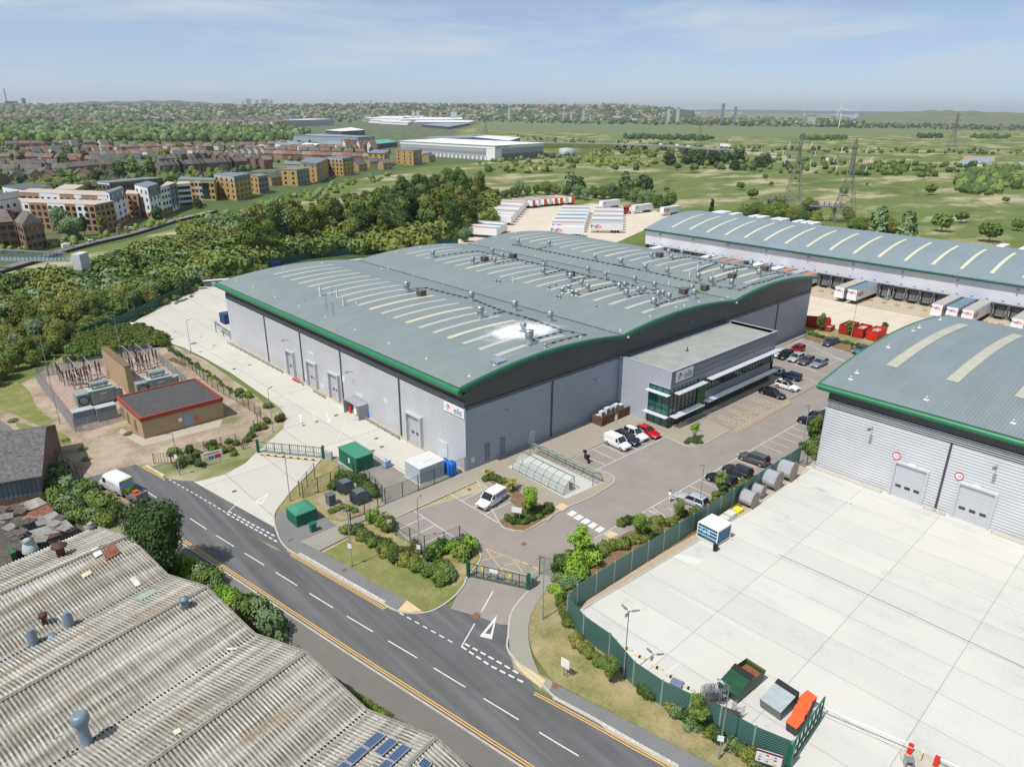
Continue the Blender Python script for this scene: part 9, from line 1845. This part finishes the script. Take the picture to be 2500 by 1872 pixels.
for oy_ in(0,2.4):
 e0=Vector((sA[0]-ox-.2*oy_,sA[1]-oy+oy_,3.2));e1=Vector((sB[0]-ox-.2*oy_,sB[1]-oy+oy_,3.2));n_=22
 fr.bar(e0,e1,.3,.35);up=Vector((0,0,3.0));fr.bar(e0+up*.8,e1+up*1.2,.22)
 for k in range(n_):p0=e0.lerp(e1,k/n_);p1=e0.lerp(e1,(k+.5)/n_);fr.bar(p0,p1+up,.16);fr.bar(p1+up,e0.lerp(e1,(k+1)/n_),.12)
 if oy_==0:b.add([e0,e1,e1+Vector((0,0,1.1)),e0+Vector((0,0,1.1))],[(0,1,2,3)])
e0=Vector((sA[0]-ox,sA[1]-oy,3.1));e1=Vector((sB[0]-ox,sB[1]-oy,3.1));s_=Vector((-.5,2.4,0));fl_=MB();fl_.add([e0,e1,e1+s_,e0+s_],[(0,1,2,3)])
fr.build('lattice',M('bridge_grey',(.28,.31,.35),.5,.2),ft);b.build('parapet',M('bridge_panel',(.33,.42,.5),.5),ft);fl_.build('deck',STEELD,ft)
for c,u,v,a_,col,kd,lab in(('w',1425,700,.2,(.75,.75,.75),'hatch','white car on the riverside road by the gate posts'),('w',1000,835,.3,(.75,.75,.75),'hatch','white car on the riverside car park'),('w',740,890,.2,(.75,.75,.75),'van','white van by the footbridge'),('w',610,850,1.9,(.5,.52,.54),'hatch','silver car by the pitched-roof flats'),('w',660,842,1.9,(.035,.037,.042),'hatch','dark car by the pitched-roof flats'),('w',455,885,.3,(.012,.012,.014),'hatch','black car below the pitched-roof flats')):
 carp(kd,{.75:'paint_white',.5:'paint_silver',.035:'paint_anthracite',.012:'paint_black'}[col[0]],col,c,u,v,math.degrees(a_),lab)
for u,v in((1285,770),(1385,760),(1300,735)):x,y=W('w',u,v);tag(MB().box(-.5,-.5,0,.5,.5,3.0).build('gate_pier',FLB,None,(x,y,0)),'tan brick gate pier on the riverside path','pier','brick piers on the riverside path')
for u,v,k_,s,lab in((110,560,'far_a',.75,'large leafy tree left of the pitched-roof flats'),(670,740,'willow',1.0,'tall loose tree in front of the long tan block'),(800,820,'willow',.9,'loose tree left of the yellow-green one'),(920,780,'wood_b',.5,'dark tree in front of the long tan block'),(1120,750,'wood_c',.5,'yellow-green round tree in front of the long tan block'),(1700,600,'far_b',.5,'dark tree before the white tower'),(2150,480,'far_a',.6,'tree at the end of the white flats'),(1300,150,'far_b',1.05,'big dark round tree behind the dark brick building, left'),(1450,130,'far_c',1.2,'biggest round tree behind the dark brick building'),(1640,150,'far_b',1.1,'big dark round tree behind the dark brick building, right')):x,y=W('w',u,v);plant(k_,x,y,s,rz_(),lab,'tree')
for u,v,k_,s,lab in((170,395,'far_b',1.3,'round dark tree among the left houses'),(405,385,'far_y',1.2,'yellow-flowering tree beside the bay-window terrace'),(160,345,'far_y',.9,'yellow tree in the woodland band'),(590,350,'far_y',.9,'yellow tree right of the woodland band'),(95,395,'far_cu',1.0,'copper-leaved tree among red roofs'),(210,393,'far_cu',1.0,'copper-leaved tree by the brick gable'),(440,372,'far_c',1.2,'green tree among white houses'),(55,400,'far_cu',.9,'dark copper tree at far left'),(160,420,'far_b',1.2,'dark tree beside the low brick terrace'),(240,445,'far_a',1.,'tree behind the flats')):x,y=W('N',u,v);plant(k_,x,y,s,rz_(),lab,'tree')
for c,P in(('c',((510,395,.9),(590,405,1.),(470,370,1.6),(560,365,1.8),(620,370,1.9),(690,370,1.8),(740,360,1.5),(800,355,1.7),(795,395,1.2),(820,335,1.2),(910,380,1.3),(950,370,1.3),(205,400,.8),(940,440,.6),(820,490,.7),(875,535,.8),(970,470,.4),(1325,520,.8),(1750,515,.9),(1805,695,1.1),(1900,650,.7),(2040,745,1.1),(2120,555,.5),(2175,690,.7),(1440,470,.3),(455,500,.5),(1090,440,.3),(355,500,1.4),(20,505,1.3),(290,500,1.1))),):
 for u,v,s in P:x,y=W(c,u,v);plant('far_c' if s<1.2 else 'far_a',x,y,s*.9,rz_(),'bushy tree standing alone on the marsh' if s<1.15 else 'large leafy tree of the marsh grove','tree','lone bushes on the marsh' if s<1.15 else 'trees of the marsh groves')
IW=M('white_sheet',(.8,.8,.8),.5,var=.03);IG=M('grey_sheet',(.36,.37,.38),.6,var=.06);IBG=M('blue_grey_sheet',(.3,.37,.42),.6,var=.05);IB=M('bright_blue_sheet',(.01,.08,.4),.5);IT=M('teal_roof',(.1,.33,.26),.6);IR=M('grey_roof_sheet',(.24,.28,.3),.7,var=.1);ID=M('dark_shed',(.07,.09,.11),.7)
ww=flats('C',[(342,548),(1362,600),(1890,571),(795,522)],14.5,IG,IW,'very large white-roofed distribution warehouse at the far edge of the marsh',(),((0,-.005,1.003,11.3,14.52,IW),(1,-.003,1.003,11.3,14.52,IW),(0,.92,1.003,0,11.3,IW),(1,-.003,.13,0,11.3,IW),(1,.13,1.002,0,6,M('mid_grey_sheet',(.17,.18,.2),.6)),(0,.06,.92,5.8,8,M('mid_grey_sheet2',(.25,.26,.27),.6)),(0,0,1,11.1,11.35,M('thin_green',(.05,.3,.2),.5)),(1,0,1,11.1,11.35,MATS['thin_green']if 'thin_green' in MATS else GREEN)),cat='warehouse',name='warehouse')
A_=W('C',1362,600,14.5);B_=W('C',1890,571,14.5);ww0=ww.location;dxx=Vector((B_[0]-A_[0],B_[1]-A_[1],0)).normalized();nn=Vector((dxx.y,-dxx.x,0));T=textmesh('reimagine at home.com',2.3,.01,.03,'LEFT');T.xf(face_m((A_[0]-ww0.x+dxx.x*1.5+nn.x*.35,A_[1]-ww0.y+dxx.y*1.5+nn.y*.35,12.9),dxx)).build('lettering',M('bright_green_text',(.02,.35,.15),.5),ww)
for k in range(22):
 t_=(k+1)/24;q0_=W('C',342,548,14.5);x_,y_=lerp(q0_,A_,t_);d2=Vector((A_[0]-q0_[0],A_[1]-q0_[1])).normalized();MB().obox((x_-ww0.x+d2.y*.6,y_-ww0.y-d2.x*.6,1.8),(1.0,.4,1.6),math.atan2(d2.y,d2.x)).build('dock_canopy',IW,ww)
for c,q,z,wl,rf,lab in(('C',[(1120,505),(1520,545),(1635,512),(1280,492)],11,IB,IW,'bright blue warehouse behind the white one'),('C',[(600,520),(1130,515),(1120,490),(660,505)],9,IBG,IR,'pale grey unit behind the white warehouse'),('B',[(1175,488),(1868,508),(2056,500),(1500,474)],9,IBG,IR,'blue-grey industrial unit with curved roof and large openings'),('B',[(1525,435),(1700,445),(1950,430),(1800,405)],9,ID,IW,'dark shed with pale roof behind the blue-grey unit'),('B',[(1075,328),(1335,322),(1608,314),(1340,310)],16,IG,IW,'white framed warehouse with grey walls, far left of the white roofs'),('B',[(960,570),(1115,595),(1290,570),(1050,538)],6,IW,IR,'workshop with grey double roof behind the houses'),('B',[(1180,590),(1400,600),(1460,580),(1290,568)],5,IG,IW,'low white-roofed workshop behind the houses'),('B',[(1900,552),(2015,590),(2300,560),(2200,532)],6,ID,IT,'dark shed with teal roof'),('B',[(1430,575),(1700,600),(1890,575),(1600,548)],5,IG,IR,'low grey-roofed unit below the blue-grey one'),('B',[(845,430),(1060,440),(1065,425),(860,424)],7,IG,FLR,'low pale building among far trees'),('B',[(665,602),(890,612),(895,602),(690,596)],3.5,IW,M('peach_roof',(.55,.35,.22),.7),'low peach-roofed building behind the houses'),('A',[(1480,385),(1950,400),(1960,388),(1620,376)],8,IG,IBG,'far grey sheds near the green field'),('A',[(1770,465),(1890,470),(1895,450),(1790,446)],7,IG,IR,'grey hall among the left suburbs')):
 flats(c,q,z,wl,rf,lab,(),(),cat='industrial building',name='industrial_unit')
for q,z,lab in(([(-60,305),(330,312),(600,290),(200,285)],11,'long far white-roofed shed, left of the group'),([(110,292),(520,297),(600,282),(140,283)],12,'far white-roofed shed behind the long one'),([(340,320),(1000,315),(1010,298),(400,292)],11,'large far white-roofed complex, front left'),([(480,345),(1080,348),(1140,330),(560,318)],8,'far white saw-tooth roofed shed, nearest of the group'),([(120,340),(420,352),(470,335),(200,328)],7,'low far white shed at the left'),([(0,325),(330,335),(380,322),(60,315)],9,'far white shed between the others')):flats('C',q,z,IW,IW,lab,(),(),cat='industrial building',name='industrial_unit')
flats('C',[(580,375),(860,398),(1090,360),(780,352)],6,ID,IR,'dark low curved shed at the edge of the marsh',(),(),cat='industrial building',name='industrial_unit')
for c,u,v0,v1,w_,d_,lab in(('C',1515,255,180,24,0,'pale tower block on the far hill'),('C',480,280,225,30,0,'pale slab block behind the white sheds, left'),('C',530,280,225,28,0,'pale slab block behind the white sheds, right'),('C',920,285,230,60,0,'grey slab block behind the white sheds'),('B',1915,165,128,18,0,'far tower block on the skyline, left'),('B',2010,165,124,18,0,'far tower block on the skyline, right'),('E',938,190,142,30,0,'pale tower block left of the pair in the far town'),('E',1030,195,138,30,0,'pale tower block right of the pair in the far town'),('E',1475,195,98,26,0,'tallest grey tower block of the far town'),('E',1595,215,130,22,0,'slim grey tower block right of the tallest'),('E',100,205,150,26,0,'orange-tinted block on the left of the far town'),('C',2105,265,222,16,0,'pale orange block at the edge of the far town'),('C',2190,270,224,24,0,'pale orange block beside it at the edge of the far town'),('F',305,205,160,60,0,'white riverside works by the far bank'),('A',250,225,182,30,0,'dark block on the far left skyline'),('A',120,232,212,90,0,'hospital-like long building on the far left skyline')):
 D2=3000 if c in 'CEF' else 4600;D2=5600 if c=='A' else D2;x,y,z=atdist(c,u,v1,D2);_,_,zb=atdist(c,u,v0,D2);a_=math.atan2(y-CAM.y,x-CAM.x);o=empty('tower_block',(x,y,0),a_,lab,'tower block');hw_=w_/CR[c][2]*D2/F*.5;MB().box(-8,-hw_,0,8,hw_,z).build('wall',M('tower_pale',(.42,.42,.4),.8)if c!='A' and not(c=='E' and u>1400)else M('tower_grey',(.2,.21,.23),.8),o);MB().box(-9,-hw_-.5,z,9,hw_+.5,z+1.5).build('roof',FLG,o)
for k,(u,v,w_)in enumerate(((628,118,16),(690,95,46),(785,108,24),(868,100,60),(935,110,30),(880,108,20))):
 x,y,z=atdist('B',u,v,9000);o=MB().box(-30,-w_/4.4*9000/F*.5,0,30,w_/4.4*9000/F*.5,z);tag(o.build('skyscraper',M('far_glass',(.3,.33,.37),.5),None,(x,y,0),math.atan2(y-CAM.y,x-CAM.x)),'faint skyscraper on the hazy horizon behind the white sheds','skyscraper','skyscrapers on the horizon')
for c,u,vb,vt,D2,lab in(('F',572,208,95,2600,'large white wind turbine by the river'),('F',545,150,95,5200,'distant wind turbine left of the large one'),('F',708,150,85,5200,'distant wind turbine right of the large one'),('F',243,145,95,6500,'faint wind turbine far left of the large one'),('E',540,130,92,7000,'faint wind turbine above the far town')):
 x,y,z=atdist(c,u,vt,D2);a_=math.atan2(y-CAM.y,x-CAM.x);t_=empty('wind_turbine',(x,y,0),a_,lab,'wind turbine');MB().tube([(0,0,0),(0,0,z)],[z*.03,z*.015],8).build('tower',WHT,t_);MB().box(-3,-1.5,z-1.5,4,1.5,z+1.5).build('nacelle',WHT,t_)
 for k in range(3):an=R(20+120*k);MB().bar((-4,0,z),(-4,z*.42*math.sin(an),z+z*.42*math.cos(an)),z*.02).build('blade',WHT,t_)
x,y,z=atdist('A',40,75,5600);b=MB();b.tube([(0,0,0),(0,0,z)],3,5);tag(b.build('radio_mast',STEELD,None,(x,y,0)),'thin radio mast on the far left skyline','mast')
def pylon(x,y,h_,w_,rz,label,plat=None,th=.2,n=9):
 o=empty('electricity_pylon',(x,y,0),rz,label,'pylon');b=MB()
 lev=[(h_*(k/n)**.9,w_*(1-.86*min(1,(k/n)/.62))/2 if k/n<.62 else w_*.07)for k in range(n+1)];lev[-1]=(h_,.15)
 for(z0,a0_),(z1,a1_)in zip(lev,lev[1:]):
  for i in range(4):
   s0=((-1,-1),(1,-1),(1,1),(-1,1))[i];s1=((-1,-1),(1,-1),(1,1),(-1,1))[(i+1)%4]
   b.bar((s0[0]*a0_,s0[1]*a0_,z0),(s0[0]*a1_,s0[1]*a1_,z1),th);b.bar((s0[0]*a0_,s0[1]*a0_,z0),(s1[0]*a1_,s1[1]*a1_,z1),th*.6);b.bar((s1[0]*a0_,s1[1]*a0_,z0),(s0[0]*a1_,s0[1]*a1_,z1),th*.6);b.bar((s0[0]*a1_,s0[1]*a1_,z1),(s1[0]*a1_,s1[1]*a1_,z1),th*.6)
 b.build('tower',M('pylon_steel',(.2,.2,.19),.6,.3),o);
 for zf,L in((.68,6.5),(.79,8),(.9,5.5)):
  b=MB();z=h_*zf
  for s in(-1,1):b.bar((0,0,z+1.2),(s*L,0,z),th*.8);b.bar((0,.6,z),(s*L,0,z),th*.7);b.bar((0,-.6,z),(s*L,0,z),th*.7);b.bar((s*L*.5,.3,z),(s*L*.5,0,z+.6),th*.5)
  ao=b.build('crossarm',MATS['pylon_steel'],o)
  for s in(-1,1):MB().tube([(s*L,0,z),(s*L-.6,-.5,z-2.6)],.12,5).build('insulator',WHT,ao)
 return o
def platform(u,v,lab):
 x,y=W('v',u,v);o=empty('cable_platform',(x,y,0),-.95,lab,'platform');b=MB()
 for sx in(-4,4):b.bar((sx,0,0),(sx,0,6.5),.9);b.bar((sx,0,4.5),(sx+(2 if sx<0 else-2),0,6.5),.4)
 b.build('leg',STEELD,o);b=MB();b.box(-7.5,-1.6,6.5,7.5,1.6,7.1)
 for k in range(16):b.bar((-7.5+k,-1.9,6.4),(-7.5+k,-1.9,8.2),.12);b.bar((-7.5+k,1.9,6.4),(-7.5+k,1.9,8.2),.12)
 b.bar((-7.5,-1.9,8.2),(7.5,-1.9,8.2),.1);b.bar((-7.5,1.9,8.2),(7.5,1.9,8.2),.1);b.build('deck',M('platform_grey',(.22,.22,.23),.6,.2),o)
 for k in range(6):MB().lathe((-6+k*2.4,0,7.1),[(.3,0),(.22,.5),(.28,.9),(.2,1.6),(.1,2.1)],8).build('cable_termination',M('platform_insulator',(.2,.16,.14),.5),o)
pylon(*W('v',1310,1225),37.5,9.5,-.9,'nearer lattice electricity pylon behind the depot');pylon(*W('v',620,1050),37.5,9.5,-.9,'second lattice electricity pylon left of the nearer one')
platform(1060,1215,'raised cable platform on legs beside the nearer pylon');platform(400,1100,'raised cable platform beside the second pylon')
pylon(*W('F',1550,480),49,11,-.9,'distant hazy pylon towards the river on the right',th=.3);pylon(*W('E',1230,490),40,9,-.9,'thin distant pylon beyond the raised road',th=.25);pylon(*W('C',1265,470),30,8,-.9,'faint small pylon at the marsh edge',th=.25)
RD=[(1180,345),(1400,350),(1600,356),(1700,362),(1790,366),(1900,375),(2100,385),(2340,403),(2600,420)];ROADG=M('far_asphalt',(.16,.16,.16),.9,var=.05);P=NP(RD);b=MB();ribbon(b,P[2:5],13,5.2,6.2)
structure(ribbon(MB(),P[4:],6,.0).build('road',ROADG))
va=[W('N',u,v,6)for u,v in((1180,349),(1400,350.5),(1500,352),(1620,356),(1700,361),(1770,366))];vd=MB();ribbon(vd,[(x-va[0][0],y-va[0][1])for x,y in va],14,4.8,6.0)
vi=empty('viaduct',(*va[0],0),0,'raised road on a concrete viaduct crossing the marsh','viaduct');vd.build('deck',ROADG,vi);b=MB();
for s in(-7,7):ribbon(b,[(x-va[0][0],y-va[0][1])for x,y in[(p[0]-.68*s*0,p[1]+s)for p in va]],.3,6.0,6.9)
b.build('parapet',M('parapet_grey',(.35,.36,.36),.8),vi);em=MB();ribbon(em,[(x-va[0][0],y-va[0][1])for x,y in va[:3]],24,-.5,4.7);em.build('embankment',LF['olive'],vi)
for k in range(4):x,y=lerp(va[3],va[5],k/3);MB().box(x-va[0][0]-1,y-va[0][1]-5,0,x-va[0][0]+1,y-va[0][1]+5,4.8).build('pier',M('pier_concrete',(.35,.34,.31),.9),vi)
x,y=W('E',1490,510,7.5);lr2=empty('lorry',(x,y,6.0),math.atan2(va[5][1]-va[3][1],va[5][0]-va[3][0]),'white articulated lorry driving on the raised road','lorry');MB().box(-7,-1.3,1,6,1.3,4).build('box',WHT,lr2);MB().box(6.3,-1.2,.6,8.6,1.2,3.6).build('cab',WHT,lr2)
for s in(-5.5,-4.2,5,7.6):MB().tube([(s,-1.2,.5),(s,1.2,.5)],.5,8).build('wheel',TYRE,lr2)
for u,v,lab in((857,492,'white van on the raised road, leftmost'),(1020,503,'small white car on the raised road'),(1128,515,'white car before the viaduct')):x,y=W('E',u,v,6.8);tag(MB().box(-2.6,-1,.4,2.6,1,1.3).box(-2,-.9,1.3,1.8,.9,2.1).build('far_car',WHT,None,(x,y,6.0),math.atan2(va[5][1]-va[3][1],va[5][0]-va[3][0])),lab,'car')
x,y=W('F',1820,608,1.2);tag(MB().box(-2.8,-1,.4,2.8,1,1.4).box(-2.8,-.95,1.4,1.6,.95,2.5).build('far_van',WHT,None,(x,y,0),-.7),'white van driving on the marsh track at the right','van')
x,y=W('C',2140,690);tk=MB().lathe((0,0,0),[(9,0),(9,6),(0,6.8)],20);tag(tk.build('storage_tank',M('tank_pale',(.4,.45,.46),.6),None,(x,y,0)),'round pale storage tank right of the white warehouse','tank')
ms=MB()
for u,v,w2_,h2_ in((1790,585,10,1.5),(1900,600,14,2),(1980,630,12,1.5),(1650,580,9,1.5),(1600,460,12,3)):x,y=W('E',u,v);ms.obox((x,y,0),(w2_,w2_*.5,.1),-.6,z0=0,z1=h2_)
tag(ms.build('spoil_heaps',M('pale_spoil',(.5,.45,.36),.9,var=.2)),'pale spoil heaps and rubble beside the raised road','rubble',kind='stuff')
x,y=W('v',1100,400);tag(MB().box(-3,-1.3,0,3,1.3,2.6).build('site_cabin',IW,None,(x,y,0),.4),'white site cabin on the marsh between the pylons','cabin')
x,y=W('v',915,320);tag(MB().box(-4,-1.3,0,4,1.3,2.6).build('dark_container',ID,None,(x,y,0),.3),'dark container on the marsh track between the pylons','container')
hz_=MB().box(-17800,-17800,-1.2,17800,17800,162)
hm=bpy.data.materials.new('haze_air');hm.use_nodes=True;hnt=hm.node_tree;hnt.nodes.clear()
ho=hnt.nodes.new('ShaderNodeOutputMaterial');hv=hnt.nodes.new('ShaderNodeVolumePrincipled')
hv.inputs['Color'].default_value=(.9,.94,1,1);hv.inputs['Density'].default_value=6.5e-5;hv.inputs['Anisotropy'].default_value=.25
hnt.links.new(hv.outputs[0],ho.inputs['Volume'])
tag(hz_.build('haze',hm),'thin blue haze filling the air over the marsh and the town','haze',kind='stuff')
